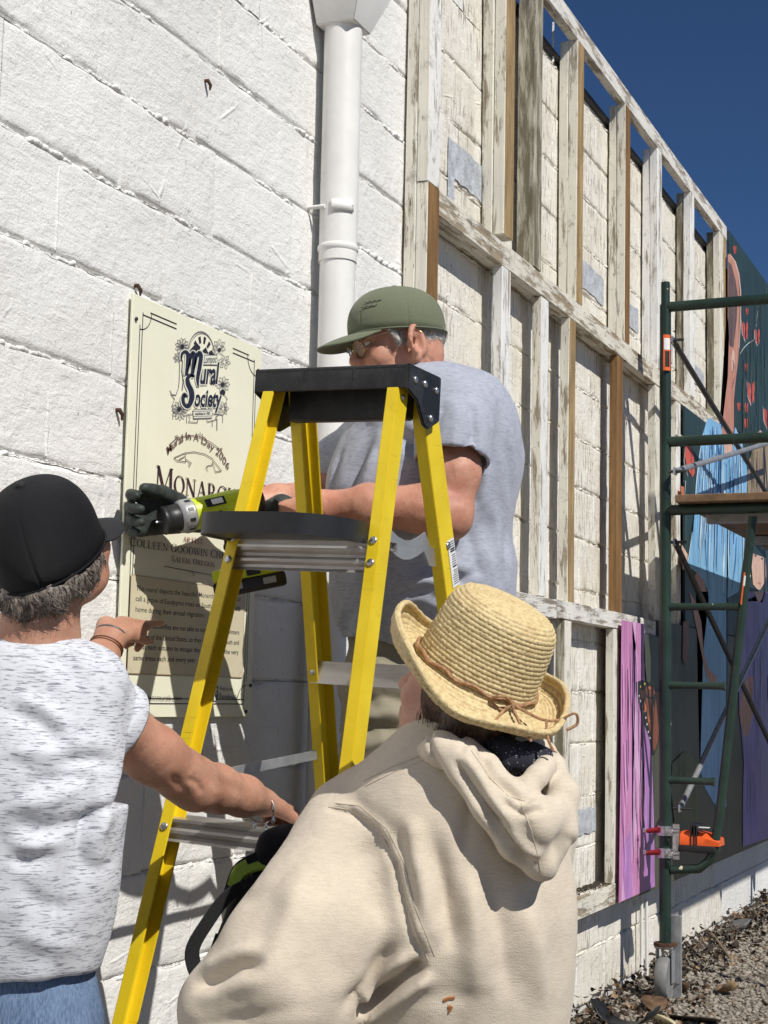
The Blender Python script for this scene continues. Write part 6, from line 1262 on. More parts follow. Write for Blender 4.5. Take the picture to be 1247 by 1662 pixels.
# ================================================================== PERSON IN THE HOODIE AND STRAW HAT
def person_hoodie():
    Z = 2.5; f = nrm(F2*0.82-R2*0.57); l = np.cross(U3, f); r = -l
    neck = at(765, 1215, Z); hc = at(748, 1122, Z); chest = at(752, 1400, Z); hip = at(752, 1680, Z+0.02); hip[2] = 0.80
    hd_ = nrm(F2*0.50-R2*0.86); hu = nrm(U3*0.93-hd_*0.34); hf = nrm(hd_-hu*(hd_@hu)); shL = at(572, 1338, Z+0.05); shR = at(868, 1325, Z+0.10)
    el = at(375, 1605, 2.42); wr = at(452, 1560, 2.75)
    B = Solid(0.006); head(B, hc, hf, hu, 0.90, False); B.plane(at(772, 1094, Z)+U3*0.03, nrm(U3*0.86+R2*0.40-F2*0.30), 0.01, hc-0.25, hc+0.25); B.cap(neck-U3*0.05, hc-U3*0.06-f*0.01, 0.052, 0.050, 0.03)
    B.cap(chest+U3*0.05, chest-U3*0.1, 0.12, 0.12, 0.05, (f, 0.7)); B.cap(chest-U3*0.1, hip, 0.11, 0.13, 0.05, (f, 0.75)); B.cap(shL, shR, 0.04, 0.04, 0.04); B.chain([shL, el, wr], [0.045, 0.038, 0.026], 0.02)
    elR = at(835, 1600, Z+0.22); wrR = at(700, 1560, Z+0.42); B.chain([shR, elR, wrR], [0.045, 0.038, 0.026], 0.02)
    hand(B, wr, nrm(at(470, 1500, 2.86)-wr), nrm(R2*0.5+F2*0.3-U3*0.3), [(0.6, 0.9, 0.6)]*4, (0.6, 0.3), 0.95); hand(B, wrR, nrm(-R2*0.8+F2*0.4+U3*0.2), nrm(F2*0.6-U3*0.3), [(0.6, 0.9, 0.6)]*4, (0.6, 0.3), 0.95, flip=-1)
    ft = [np.array([hip[0], hip[1], 0])+r*0.09, np.array([hip[0], hip[1], 0])+l*0.09+f*0.05]
    for q in ft: B.cap(hip+(q-np.array([hip[0], hip[1], 0]))*0.9-U3*0.05, q+U3*0.10, 0.07, 0.040, 0.03)
    feet(B, [q+U3*0.045 for q in ft], f); P, F = B.mesh(); body = quads('person', relax(P, F, 1), F, M_SKINP); tag(body, 'person in a beige hooded sweatshirt and wide straw hat, back turned', 'person')
    # hooded sweatshirt --------------------------------------------------
    S = Solid(0.0052)
    S.cap(at(752, 1330, Z), at(752, 1480, Z), 0.165, 0.178, 0.06, (f, 0.78)); S.cap(at(752, 1480, Z), hip+U3*0.0, 0.178, 0.172, 0.06, (f, 0.82))
    S.cap(neck-U3*0.03, at(740, 1320, Z), 0.075, 0.13, 0.07, (f, 0.85)); S.cap(shL+U3*0.004, at(700, 1275, Z), 0.070, 0.085, 0.06); S.cap(shR-U3*0.004, at(820, 1275, Z+0.02), 0.062, 0.085, 0.05)
    S.chain([at(580, 1345, 2.54), at(550, 1410, 2.48), at(512, 1495, 2.43), at(466, 1580, 2.40)], [0.072, 0.086, 0.100, 0.098], 0.05); S.chain([at(450, 1590, 2.40), at(385, 1640, 2.42)], [0.095, 0.086], 0.04); S.chain([at(385, 1640, 2.42), at(400, 1640, 2.60), wr-U3*0.01], [0.080, 0.070, 0.045], 0.04)
    S.cap(at(480, 1570, 2.44), at(450, 1720, 2.46), 0.11, 0.12, 0.05)
    S.chain([shR, at(862, 1480, Z+0.15), elR, wrR], [0.060, 0.062, 0.060, 0.045], 0.04)
    S.cap(neck+U3*0.08, neck-U3*0.015, 0.058, 0.060, 0.01, None, 's'); S.cap(hip, hip-U3*0.10, 0.172, 0.165, 0.06, (f, 0.82)); S.plane(hip-U3*0.16, -U3, 0.01, hip-0.6, hip+np.array([0.6, 0.6, -0.05]))
    P, F = S.mesh(); C = Cloth(relax(P, F, 2), F)
    fold = [([(590, 1265), (640, 1240), (700, 1215)], 0.004, 0.0022, 0.05, 0), ([(528, 1312), (570, 1318), (610, 1345), (640, 1400), (652, 1460), (668, 1510), (690, 1562)], 0.006, -0.006, 0.08, 0), ([(536, 1306), (580, 1312), (622, 1345), (650, 1400), (664, 1460), (680, 1505), (702, 1556)], 0.006, 0.0045, 0.08, 0),
        ([(694, 1558), (650, 1590), (610, 1620), (575, 1642)], 0.011, -0.032, 0.2, 0.5), ([(700, 1540), (690, 1440), (672, 1360), (668, 1320)], 0.014, 0.010, 0.3, 0.4), ([(740, 1560), (722, 1450), (700, 1350)], 0.016, -0.010, 0.3, 0.4), ([(770, 1640), (768, 1500), (758, 1400)], 0.018, 0.009, 0.3, 0.3), ([(830, 1640), (822, 1520), (800, 1420)], 0.018, -0.009, 0.3, 0.3), ([(880, 1640), (872, 1540), (850, 1450)], 0.020, 0.008, 0.3, 0.3),
        ([(310, 1600), (350, 1588), (385, 1570), (440, 1560)], 0.012, -0.016, 0.25, 0.4), ([(500, 1400), (470, 1480), (440, 1560), (400, 1640)], 0.020, 0.008, 0.3, 0.3), ([(560, 1420), (530, 1500), (500, 1580), (480, 1660)], 0.020, -0.007, 0.3, 0.3), ([(620, 1470), (600, 1540), (560, 1620)], 0.018, 0.007, 0.3, 0.3), ([(640, 1520), (600, 1590), (545, 1650)], 0.014, -0.008, 0.3, 0.3)]
    for pts, w, d, e, s in fold: C.fold(pts, w, d, e, s)
    C.drape(0.0075, 11, 51, nrm(U3*0.97+R2*0.18), 0.10, (chest-U3*0.1, 0.30)); C.drape(0.0085, 10, 54, nrm(at(380, 1620, 2.42)-at(570, 1350, 2.5)), 0.22, (at(450, 1520, 2.42), 0.22)); C.drape(0.0035, 22, 55, nrm(R2*0.8+U3*0.5), 0.25, (at(420, 1560, 2.42), 0.16)); C.crease(0.0085, 9, 56, nrm(at(690, 1560, 2.4)-at(520, 1640, 2.4)), 0.35, (at(620, 1590, 2.36), 0.13)); C.crease(0.0070, 8, 57, nrm(R2*0.9+U3*0.35), 0.4, (at(390, 1560, 2.40), 0.15)); C.crease(0.0095, 7, 58, nrm(U3*0.96+R2*0.2), 0.22, (chest-U3*0.12, 0.28)); C.crease(0.0080, 9, 59, nrm(at(400, 1600, 2.42)-at(560, 1350, 2.5)), 0.3, (at(500, 1470, 2.42), 0.2)); C.noise(0.0012, 18, 52); C.noise(0.0006, 60, 53); P, F = C.done()
    M_HOOD = knit('beige_sweatshirt', (0.645, 0.56, 0.445), (0.45, 0.37, 0.28), 620, 0.30, (70, 70, 320), (0.54, 0.45, 0.34), 0.0010)
    hood_P, hood_F = P, F; hood = quads('sweatshirt', P, F, M_HOOD, body)
    CS = Cloth(P, F); M_SEAM = simple('seam_thread', (0.50, 0.42, 0.32), 0.9)
    for pts in ([(533, 1310), (574, 1315), (615, 1345), (645, 1400), (658, 1460), (674, 1508), (696, 1560)], [(545, 1304), (584, 1308), (628, 1345), (656, 1400), (670, 1460), (686, 1503), (706, 1552)], [(590, 1268), (640, 1243), (700, 1220)], [(594, 1276), (644, 1251), (703, 1228)]):
        q = CS.path(pts, 10)
        if len(q) > 3: tube('seam', q, 0.0009, M_SEAM, hood, 5)

    # hood lying on the shoulders
    H = Solid(0.0048); zb = 2.355
    H.chain([at(692, 1222, 2.42), at(718, 1215, 2.38), at(752, 1240, 2.36), at(795, 1300, 2.345), at(840, 1365, 2.345), at(878, 1405, 2.35)], [0.018, 0.026, 0.030, 0.031, 0.029, 0.020], 0.010)
    H.chain([at(895, 1248, 2.46), at(912, 1290, 2.40), at(906, 1350, 2.37), at(884, 1405, 2.36)], [0.022, 0.026, 0.027, 0.022], 0.012); H.chain([at(758, 1212, 2.40), at(790, 1245, 2.37), at(822, 1278, 2.352), at(850, 1285, 2.35), at(872, 1262, 2.37), at(888, 1242, 2.41)], [0.016, 0.018, 0.018, 0.018, 0.017, 0.016], 0.007)
    H.chain([at(810, 1310, 2.345), at(862, 1335, 2.335), at(895, 1320, 2.36)], [0.034, 0.040, 0.028], 0.012); H.chain([at(855, 1350, 2.335), at(875, 1400, 2.345)], [0.030, 0.022], 0.012)
    H.chain([at(700, 1220, 2.47), at(720, 1200, 2.52), at(770, 1195, 2.58)], [0.024, 0.026, 0.024], 0.012); H.chain([at(895, 1245, 2.46), at(880, 1225, 2.54), at(830, 1205, 2.60)], [0.022, 0.024, 0.024], 0.012)
    P, F = H.mesh(); C = Cloth(relax(P, F, 1), F)
    for pts, w, d in (([(770, 1205), (800, 1262), (845, 1300), (872, 1290)], 0.006, -0.008), ([(730, 1222), (775, 1290), (830, 1370), (870, 1410)], 0.008, -0.010), ([(815, 1300), (850, 1320), (890, 1312)], 0.005, -0.006), ([(800, 1330), (850, 1375), (880, 1392)], 0.008, 0.006), ([(745, 1215), (790, 1290), (840, 1350)], 0.008, 0.006)): C.fold(pts, w, d, 0.2, 0.3)
    C.noise(0.0015, 22, 61); C.crease(0.0050, 20, 62, nrm(at(880, 1420, 2.35)-at(760, 1230, 2.36)), 0.3); P, F = C.done(); hd_o = quads('hood', P, F, M_HOOD, hood); CS = Cloth(P, F)
    for pts in ([(846, 1305), (862, 1345), (872, 1385), (878, 1415)], [(765, 1218), (795, 1262), (825, 1292), (852, 1300)], [(742, 1232), (785, 1300), (835, 1368), (870, 1402)]):
        q = CS.path(pts, 10)
        if len(q) > 3: tube('seam', q, 0.0009, M_SEAM, hd_o, 5)
    # paint marks on the back
    for pts in (((720, 1624), (728, 1620), (738, 1619)), ((727, 1634), (733, 1634), (729, 1642))):
        CC = Cloth(hood_P, hood_F); q = [h-FW*0.0004 for h in CC.path(pts, 3)]
        if len(q) > 2: tube('paint_mark', q, 0.0026, simple('rust_paint_mark', (0.36, 0.14, 0.05), 0.8), hood, 5)
    # dark dotted scarf inside the collar
    sc_ = Solid(0.005); sc_.chain([at(780, 1200, 2.44), at(822, 1226, 2.415), at(862, 1236, 2.43), at(885, 1232, 2.48)], [0.022, 0.026, 0.025, 0.02], 0.015); sc_.chain([at(770, 1205, 2.54), at(790, 1215, 2.48)], [0.045, 0.04], 0.02)
    P, F = sc_.mesh(); C = Cloth(P, F); C.noise(0.006, 40, 71); P, F = C.done(); t = NT('navy_dotted_cloth'); c = t.coords('pos', rnd=False); v = t.voro(c, 190); quads('scarf', P, F, t.done(t.mix(t.ramp(v, 0.13, 0.18, 0.8, 0), (0.012, 0.012, 0.022), (0.5, 0.5, 0.55)), 0.8), body)
    # bobbed brown hair
    A = lambda a, b, d: hc+hf*a+np.cross(hu, hf)*b+hu*d; lh = np.cross(hu, hf); MH = hair_mat('dark_brown_hair', (0.022, 0.011, 0.006), (0.085, 0.045, 0.024)); Hh = Solid(0.005); Hh.ell(A(-0.024, 0, 0.0), (0.090, 0.082, 0.090), (hf, lh, hu), 0.01)
    for k in range(17):
        a = math.radians(100+k*10); p = A(-0.022+0.076*math.cos(a), 0.076*math.sin(a), -0.02); q = A(-0.014+0.072*math.cos(a), 0.074*math.sin(a), -0.108-0.006*math.sin(k*1.7)); Hh.cap(p, q, 0.016, 0.010, 0.008)
    Hh.plane(at(772, 1094, Z)+U3*0.0, nrm(U3*0.86+R2*0.40-F2*0.30), 0.004, hc-0.25, hc+0.25); P, F = Hh.mesh(); C = Cloth(P, F); C.noise(0.004, 60, 81, (1, 1, 0.15)); C.noise(0.002, 160, 82, (1, 1, 0.12)); P, F = C.done(); hr = quads('hair', P, F, MH, body); rg = np.random.default_rng(8); N = vnormals(P, F); cand = np.where((P-hc)@hu < -0.03)[0]; roots = []
    for i in rg.choice(cand, 1300):
        p = P[i]; td = nrm(-U3+0.12*rg.normal(size=3)); L = rg.uniform(0.02, 0.05); roots.append([p+N[i]*0.0015+td*L*s+N[i]*0.003*math.sin(3*s) for s in np.linspace(0, 1, 5)])
    strands('hair_strands', roots, MH, hr, r=0.0007)
    # trousers and shoes
    J = Solid(0.008); J.cap(hip+U3*0.05, hip-U3*0.04, 0.145, 0.145, 0.03, (f, 0.80))
    for q in ft:
        o_ = q-np.array([hip[0], hip[1], 0]); J.chain([hip+o_*0.8-U3*0.06, q+U3*0.42, q+U3*0.08], [0.095, 0.066, 0.058], 0.04)
    P, F = J.mesh(); quads('trousers', relax(P, F, 1), F, simple('dark_grey_cloth', (0.06, 0.06, 0.065), 0.85), body); sh = Solid(0.006)
    for q in ft: sh.cap(q+U3*0.04-f*0.06, q+U3*0.035+f*0.13, 0.044, 0.040, 0.02); sh.cap(q+U3*0.05-f*0.04, q+U3*0.09-f*0.03, 0.043, 0.05, 0.02); sh.plane(q+U3*0.004, -U3, 0.004, q-0.3, q+0.3)
    P, F = sh.mesh(); quads('shoes', relax(P, F, 1), F, simple('dark_shoe', (0.04, 0.04, 0.045), 0.7), body)
    # straw hat: crocheted rows as real relief --------------------------------
    hn = nrm(U3*0.86+R2*0.40-F2*0.30); e1 = nrm(R2-hn*(R2@hn)); e2 = np.cross(hn, e1)                 # e2 points away from the camera
    hb = at(772, 1094, Z-0.01); NT_, NS = 620, 250; th = np.linspace(0, 2*math.pi, NT_, endpoint=False)
    prof = [(0.0, 0.132), (0.045, 0.131), (0.074, 0.124), (0.087, 0.108), (0.091, 0.085), (0.0945, 0.050), (0.097, 0.018), (0.099, 0.002), (0.110, -0.010), (0.125, -0.016), (0.140, -0.020), (0.152, -0.020), (0.160, -0.014), (0.163, -0.004)]
    pr = np.array(prof); seg = np.r_[0, np.cumsum(np.linalg.norm(np.diff(pr, axis=0), axis=1))]; ss = np.linspace(0, seg[-1], NS)
    def smooth_interp(x, xp, fp):
        y = np.interp(x, xp, fp); k = np.ones(11)/11; return np.convolve(np.pad(y, 5, mode='edge'), k, 'valid')
    rr = smooth_interp(ss, seg, pr[:, 0]); rr[0] = 0.0005; zz = smooth_interp(ss, seg, pr[:, 1]); sb = seg[7]; tb = np.clip((ss-sb)/(seg[-1]-sb), 0, 1)
    T, Sg = np.meshgrid(th, ss, indexing='xy'); Rr = rr[:, None]*np.ones_like(T); Zz = zz[:, None]*np.ones_like(T); TB = tb[:, None]
    left = np.maximum(0, -np.cos(T))**3; right = np.maximum(0, np.cos(T-0.25))**3; near = np.maximum(0, -np.sin(T))**2; far = np.maximum(0, np.sin(T))**2
    lift = TB**1.6*(0.056*left+0.034*right-0.012*near+0.020*far)+0.006*np.sin(5*T+1)*TB; Rr = Rr-TB**2*(0.004*left+0.014*right)-0.004*TB*np.sin(3*T); Zz = Zz+lift; Rr = Rr*(1+0.02*np.cos(2*T+0.6)*(1-TB))
    row = Sg/0.0072; ri = np.floor(row); rf = row-ri; circ = np.maximum(24, np.round(2*math.pi*rr/0.0082))[:, None]; st = (T/(2*math.pi)*np.round(circ/4)*4*1.0+0.5*(ri % 2)); sf = st-np.floor(st)
    bumpv = 0.0026*np.sqrt(np.clip(1-(2*rf-1)**2, 0, 1))*(0.62+0.38*np.sqrt(np.clip(1-(2*sf-1)**2, 0, 1)))+0.0006*(_hash(ri.ravel().astype(int), np.floor(st).ravel().astype(int), np.zeros(ri.size, int), 3).reshape(T.shape))
    X = hb+(e1[None, None]*np.cos(T)[..., None]+e2[None, None]*np.sin(T)[..., None])*Rr[..., None]+hn*Zz[..., None]
    du = np.roll(X, -1, 1)-np.roll(X, 1, 1); dv = np.gradient(X, axis=0); Nn = np.cross(du, dv); Nn /= np.linalg.norm(Nn, axis=2)[..., None]+1e-12
    if (Nn[NS//6, 0]@hn) < 0: Nn = -Nn
    X = X+Nn*bumpv[..., None]; I = np.arange(NS*NT_).reshape(NS, NT_); Fq = np.stack([I[:-1], I[1:], np.roll(I, -1, 1)[1:], np.roll(I, -1, 1)[:-1]], -1).reshape(-1, 4)
    t = NT('woven_straw'); c = t.coords('pos', rnd=False); col = t.mix(t.ramp(t.noise(c, 130, 4), 0.3, 0.7), (0.49, 0.365, 0.175), (0.75, 0.61, 0.34)); col = t.mix(t.ramp(t.noise(c, 260, 3), 0.60, 0.72, 0, 0.6), col, (0.26, 0.13, 0.055)); col = t.mix(t.ramp(t.noise(c, 14, 3), 0.55, 0.75, 0, 0.4), col, (0.40, 0.23, 0.10)); M_STRAW = t.done(col, 0.6, t.bump(t.noise(t.coords('pos', (500, 500, 900), rnd=False), 1.0, 3), 0.0009), spec=0.3)
    hat = quads('straw_hat', X.reshape(-1, 3), Fq, M_STRAW, body); so = hat.modifiers.new('t', 'SOLIDIFY'); so.thickness = 0.005; so.offset = -1 if True else 1
    tube('brim_edge', [X[-1, k] for k in range(0, NT_, 8)], [0.0042+0.0010*(k % 2) for k in range(0, (NT_+7)//8)], M_STRAW, hat, 8, closed=True)
    M_RAF = simple('brown_raffia', (0.40, 0.22, 0.11), 0.7, 0, 0.3, 200, 500, 0.0008)
    kb = int(NS*sb/seg[-1])-3; tube('hat_cord', [X[kb, k]+Nn[kb, k]*0.003+hn*(0.003*math.sin(k*0.9)) for k in range(0, NT_, 8)], 0.0032, M_RAF, hat, 6, closed=True)
    ki = lambda deg: X[kb, int((deg % 360)/360*NT_)]
    k0 = ki(-58)-e2*0.008
    for pts in ([k0, k0-e1*0.02-e2*0.02+hn*0.012, k0-e1*0.035-e2*0.012-hn*0.004, k0-e1*0.01-e2*0.012-hn*0.012, k0], [k0, k0+e1*0.05-e2*0.004-hn*0.002, k0+e1*0.085+e2*0.03-hn*0.002, k0+e1*0.105+e2*0.035+hn*0.018, k0+e1*0.116+e2*0.035+hn*0.004, k0+e1*0.104+e2*0.028-hn*0.010], [k0, k0+e1*0.02-e2*0.025-hn*0.016, k0+e1*0.045-e2*0.04-hn*0.030], [k0, k0-e1*0.012-e2*0.02-hn*0.014, k0-e1*0.02-e2*0.04-hn*0.026], [k0+e1*0.06, k0+e1*0.07-e2*0.02-hn*0.02, k0+e1*0.085-e2*0.035-hn*0.032]):
        q = []; pts = [np.array(p) for p in pts]
        for i in range(len(pts)-1):
            p0, p1, p2, p3 = pts[max(i-1, 0)], pts[i], pts[i+1], pts[min(i+2, len(pts)-1)]
            for k in range(5): s = k/5; q.append(0.5*(2*p1+(p2-p0)*s+(2*p0-5*p1+4*p2-p3)*s*s+(3*p1-p0-3*p2+p3)*s**3))
        tube('raffia_bow', q+[pts[-1]], 0.0024, M_RAF, hat, 6)
    return body
person_hoodie()
# ------------------------------------------------------------------ bag held in front of that person
def bag():
    b = empty('work_bag'); tag(b, 'black and lime tool bag held in front of the beige sweatshirt', 'bag'); S = Solid(0.006); S.chain([at(425, 1560, 2.86), at(450, 1470, 2.86), at(470, 1420, 2.86)], [0.085, 0.080, 0.060], 0.03); S.cap(at(385, 1530, 2.80), at(420, 1440, 2.80), 0.040, 0.034, 0.03)
    M_NY = knit('black_nylon', (0.014, 0.014, 0.015), (0.03, 0.03, 0.03), 500, 0.4, (200, 200, 200)); P, F = S.mesh(); C = Cloth(relax(P, F, 1), F); C.noise(0.005, 18, 91); P, F = C.done(); quads('bag_body', P, F, M_NY, b)
    S = Solid(0.005); S.chain([at(425, 1412, 2.74), at(448, 1375, 2.74), at(470, 1360, 2.76)], [0.022, 0.030, 0.026], 0.02); P, F = S.mesh(); quads('top_pocket', relax(P, F, 1), F, M_NY, b)
    def flatstrap(name, pts, w, m, th=0.0015):
        bm = bmesh.new(); pts = [np.array(p) for p in pts]; q = []
        for i in range(len(pts)-1):
            p0, p1, p2, p3 = pts[max(i-1, 0)], pts[i], pts[i+1], pts[min(i+2, len(pts)-1)]
            for k in range(6): s = k/6; q.append(0.5*(2*p1+(p2-p0)*s+(2*p0-5*p1+4*p2-p3)*s*s+(3*p1-p0-3*p2+p3)*s**3))
        q.append(pts[-1]); n = len(q); sd = []; up = []
        for i in range(n):
            t = nrm(q[min(i+1, n-1)]-q[max(i-1, 0)]); s_ = nrm(np.cross(t, FW)); sd.append(nrm(s_*0.8+FW*0.6)); up.append(nrm(np.cross(sd[-1], t)))
        bm_sweep(bm, q, [(-w, -th), (w, -th), (w, th), (-w, th)], sd, up); bmobj(name, bm, m, b, 60)
    flatstrap('shoulder_strap', [at(432, 1425, 2.72), at(375, 1450, 2.70), at(335, 1500, 2.69), at(312, 1545, 2.69), at(325, 1585, 2.70), at(345, 1560, 2.71), at(360, 1520, 2.72)], 0.014, M_NY); flatstrap('lime_piping', [at(380, 1440, 2.725), at(390, 1415, 2.72), at(415, 1402, 2.72), at(450, 1398, 2.725)], 0.013, simple('lime_fabric', (0.33, 0.46, 0.05), 0.7), 0.004)
    flatstrap('rim_binding', [at(372, 1448, 2.735), at(385, 1412, 2.73), at(410, 1395, 2.725), at(450, 1382, 2.73)], 0.008, M_NY, 0.005); flatstrap('side_edge', [at(345, 1590, 2.73), at(375, 1520, 2.73), at(410, 1450, 2.73), at(440, 1420, 2.73)], 0.020, M_NY, 0.006)
bag()
# ================================================================== PERSON WITH THE DRILL
def person_man():
    Z = 3.62; f = nrm(-R2*0.95+F2*0.32); l = np.cross(U3, f); r = -l          # left side towards the camera
    fh = nrm(-R2*0.965-F2*0.26); hu = nrm(U3*0.965+fh*0.26); hf = nrm(fh-hu*(fh@hu)); hc = at(647, 553, Z); neck = at(690, 640, Z)
    shL = at(745, 672, Z-0.13); shR = at(590, 725, Z+0.20); chest = at(680, 790, Z+0.02); belly = at(690, 930, Z+0.02); hip = at(668, 1105, Z+0.03)
    elL = at(728, 838, 3.40); wL = at(440, 838, 3.43); elR = at(522, 806, Z+0.12); wR = at(330, 838, 3.42)
    B = Solid(0.0048); A, (hf_, hl, hu_) = head(B, hc, hf, hu, 1.03); B.chain([neck-U3*0.05, at(668, 612, Z), hc-hu*0.04-hf*0.03], [0.075, 0.066, 0.066], 0.03)
    B.cap(chest, belly, 0.14, 0.15, 0.05); B.cap(belly, hip, 0.15, 0.14, 0.05); B.cap(shL, shR, 0.05, 0.05, 0.05)
    B.chain([shL, at(738, 770, 3.42), elL], [0.058, 0.055, 0.050], 0.02); B.chain([elL, at(690, 826, 3.385), at(600, 822, 3.39), at(520, 826, 3.41), wL], [0.050, 0.051, 0.046, 0.037, 0.028], 0.025)
    B.chain([shR, at(535, 770, Z+0.19), elR], [0.055, 0.05, 0.044], 0.02); B.chain([elR, at(450, 815, 3.60), at(380, 826, 3.53), wR], [0.044, 0.040, 0.033, 0.027], 0.02)
    ft = [np.array([hip[0], hip[1], 0.43])-l*0.10, np.array([hip[0], hip[1], 0.43])+l*0.10+f*0.03]
    for q in ft: B.cap(hip+(q-np.array([hip[0], hip[1], 0.43]))*0.9-U3*0.05, q+U3*0.10, 0.08, 0.042, 0.03)
    feet(B, [q+U3*0.045 for q in ft], f)
    P, F = B.mesh(); C = Cloth(relax(P, F, 1), F)
    for pts, w, d in (([(592, 588), (584, 605), (580, 620)], 0.004, -0.002), ([(612, 556), (622, 560), (630, 566)], 0.003, -0.0012), ([(690, 575), (700, 585), (712, 592)], 0.004, -0.0025), ([(684, 584), (696, 596), (706, 604)], 0.004, -0.0025), ([(595, 578), (604, 590), (606, 602)], 0.005, -0.0018), ([(700, 800), (706, 830), (700, 855)], 0.006, -0.003), ([(715, 790), (722, 815), (716, 845)], 0.008, -0.004)): C.fold(pts, w, d, 0.3)
    C.noise(0.0010, 70, 95); C.noise(0.0018, 20, 96); P, F = C.done()
    M_SKM = skin('ruddy_weathered_skin', (0.42, 0.195, 0.125), (0.56, 0.30, 0.21), (0.50, 0.15, 0.10)); body = quads('person', P, F, M_SKM); tag(body, 'person in olive cap and grey tee driving a screw at the sign', 'person')
    for q in (-1, 1):
        e = A(0.080, q*0.031, 0.002); o = mesh('eye', *uvs(e, 0.0100), simple('eye_white', (0.7, 0.68, 0.65), 0.2), body, None); mesh('iris', *uvs(e+hf*0.0055, 0.0048), simple('dark_iris', (0.05, 0.06, 0.07), 0.2), o, None)
    # tee ----------------------------------------------------------------
    S = Solid(0.0052)
    S.cap(at(690, 700, Z), at(672, 800, Z+0.02), 0.165, 0.19, 0.06, (l, 1.05)); S.cap(at(672, 800, Z+0.02), at(690, 930, Z+0.02), 0.190, 0.205, 0.06, (l, 0.98)); S.cap(at(690, 930, Z+0.02), at(704, 1030, Z+0.03), 0.203, 0.195, 0.05, (l, 0.95))
    S.ell(at(612, 965, Z+0.05), (0.10, 0.13, 0.13), (f, l, U3), 0.06); S.cap(neck-U3*0.02, at(720, 690, Z), 0.080, 0.13, 0.06); S.ell(at(775, 740, Z+0.0), (0.10, 0.17, 0.19), (f, l, U3), 0.06)
    S.cap(shL+U3*0.005, at(712, 665, Z), 0.072, 0.09, 0.05); S.cap(shR, at(640, 700, Z+0.08), 0.07, 0.10, 0.05); S.chain([shR, at(552, 755, Z+0.18), at(532, 782, Z+0.18)], [0.070, 0.066, 0.062], 0.025)
    p = at(733, 748, Z-0.165); S.plane(p, nrm(-U3*0.97-f*0.0+R2*0.12), 0.004, p-np.array([0.095, 0.095, 0.11]), p+np.array([0.095, 0.095, 0.05])) if False else None
    S.cap(at(540, 765, Z+0.18), at(515, 812, Z+0.17), 0.055, 0.06, 0.004, None, 's')
    S.cap(neck+U3*0.06+hf*0.01, neck-U3*0.005+f*0.02, 0.074, 0.074, 0.01, None, 's'); S.plane(at(640, 1052, Z), nrm(-U3-f*0.05), 0.01, at(640, 1052, Z)-0.6, at(640, 1052, Z)+np.array([0.6, 0.6, 0.06])); S.cap(hip-U3*0.1, at(670, 1040, Z+0.03), 0.15, 0.16, 0.01, None, 's')
    P, F = S.mesh(); C = Cloth(relax(P, F, 2), F)
    for pts, w, d in (([(700, 745), (680, 730), (640, 700), (618, 680)], 0.016, -0.010), ([(610, 700), (580, 760), (560, 820), (548, 870)], 0.014, -0.012), ([(625, 700), (600, 770), (578, 840), (560, 900)], 0.014, 0.010), ([(640, 720), (615, 800), (590, 870), (570, 920)], 0.015, -0.012), ([(560, 720), (545, 780), (542, 840)], 0.012, -0.008), ([(775, 745), (772, 790), (764, 830)], 0.012, -0.014), ([(760, 850), (770, 900), (790, 950)], 0.016, -0.008), ([(800, 800), (805, 870), (818, 930)], 0.018, 0.007), ([(640, 1000), (680, 990), (720, 1010)], 0.014, -0.010), ([(650, 960), (690, 945), (740, 960), (790, 985)], 0.014, 0.010), ([(645, 940), (690, 915), (730, 930), (760, 960)], 0.012, -0.010), ([(655, 1020), (700, 1030), (740, 1045)], 0.013, 0.009), ([(745, 612), (770, 640), (782, 668)], 0.004, -0.003), ([(575, 985), (560, 1010), (560, 1035)], 0.012, -0.006), ([(700, 900), (720, 880), (750, 870)], 0.012, 0.006), ([(820, 700), (828, 760), (832, 820)], 0.02, -0.005)): C.fold(pts, w, d, 0.3, 0.35)
    C.noise(0.0030, 8, 101, (1, 1, 0.7)); C.drape(0.0055, 13, 102, nrm(U3+f*0.6), 0.25); C.drape(0.0025, 28, 104, nrm(U3-f*0.8), 0.3); C.crease(0.0060, 11, 106, nrm(f*0.8-U3*0.45), 0.35, (at(700, 960, 3.45), 0.22)); C.crease(0.0060, 11, 107, nrm(U3*0.9+f*0.3), 0.3, (at(600, 800, 3.5), 0.2)); C.crease(0.0035, 9, 108, nrm(U3*0.9-f*0.4), 0.3, (at(800, 850, 3.6), 0.25)); C.noise(0.0008, 55, 103); P, F = C.done()
    M_GT = knit('heather_grey_jersey', (0.39, 0.41, 0.48), (0.22, 0.235, 0.29), 560, 0.55, (60, 60, 260)); tee = quads('tee_shirt', P, F, M_GT, body)
    SL = Solid(0.0045); p0, p1 = at(738, 705, Z-0.165), at(733, 752, Z-0.195); dn = nrm(p1-p0); SL.chain([shL+U3*0.006-F2*0.0, p0, p1+dn*0.05], [0.078, 0.082, 0.088], 0.03); SL.plane(p1, nrm(dn+R2*0.05), 0.008, p1-0.16, p1+0.16); SL.cap(p1-dn*0.03, p1+dn*0.1, 0.076, 0.077, 0.006, None, 's')
    P, F = SL.mesh(); C = Cloth(relax(P, F, 4), F)
    for pts, w, d in (([(765, 650), (770, 700), (762, 745)], 0.012, -0.008), ([(720, 650), (705, 700), (700, 745)], 0.012, -0.006), ([(740, 640), (738, 700), (735, 742)], 0.012, 0.004), ([(690, 741), (730, 742), (772, 742)], 0.0025, -0.0018)): C.fold(pts, w, d, 0.15, 0.2)
    C.noise(0.0025, 18, 105); P, F = C.done(); quads('sleeve', P, F, M_GT, tee)
    # cargo trousers
    J = Solid(0.007); J.cap(at(690, 1020, Z+0.03), hip, 0.175, 0.165, 0.05, (l, 0.92))
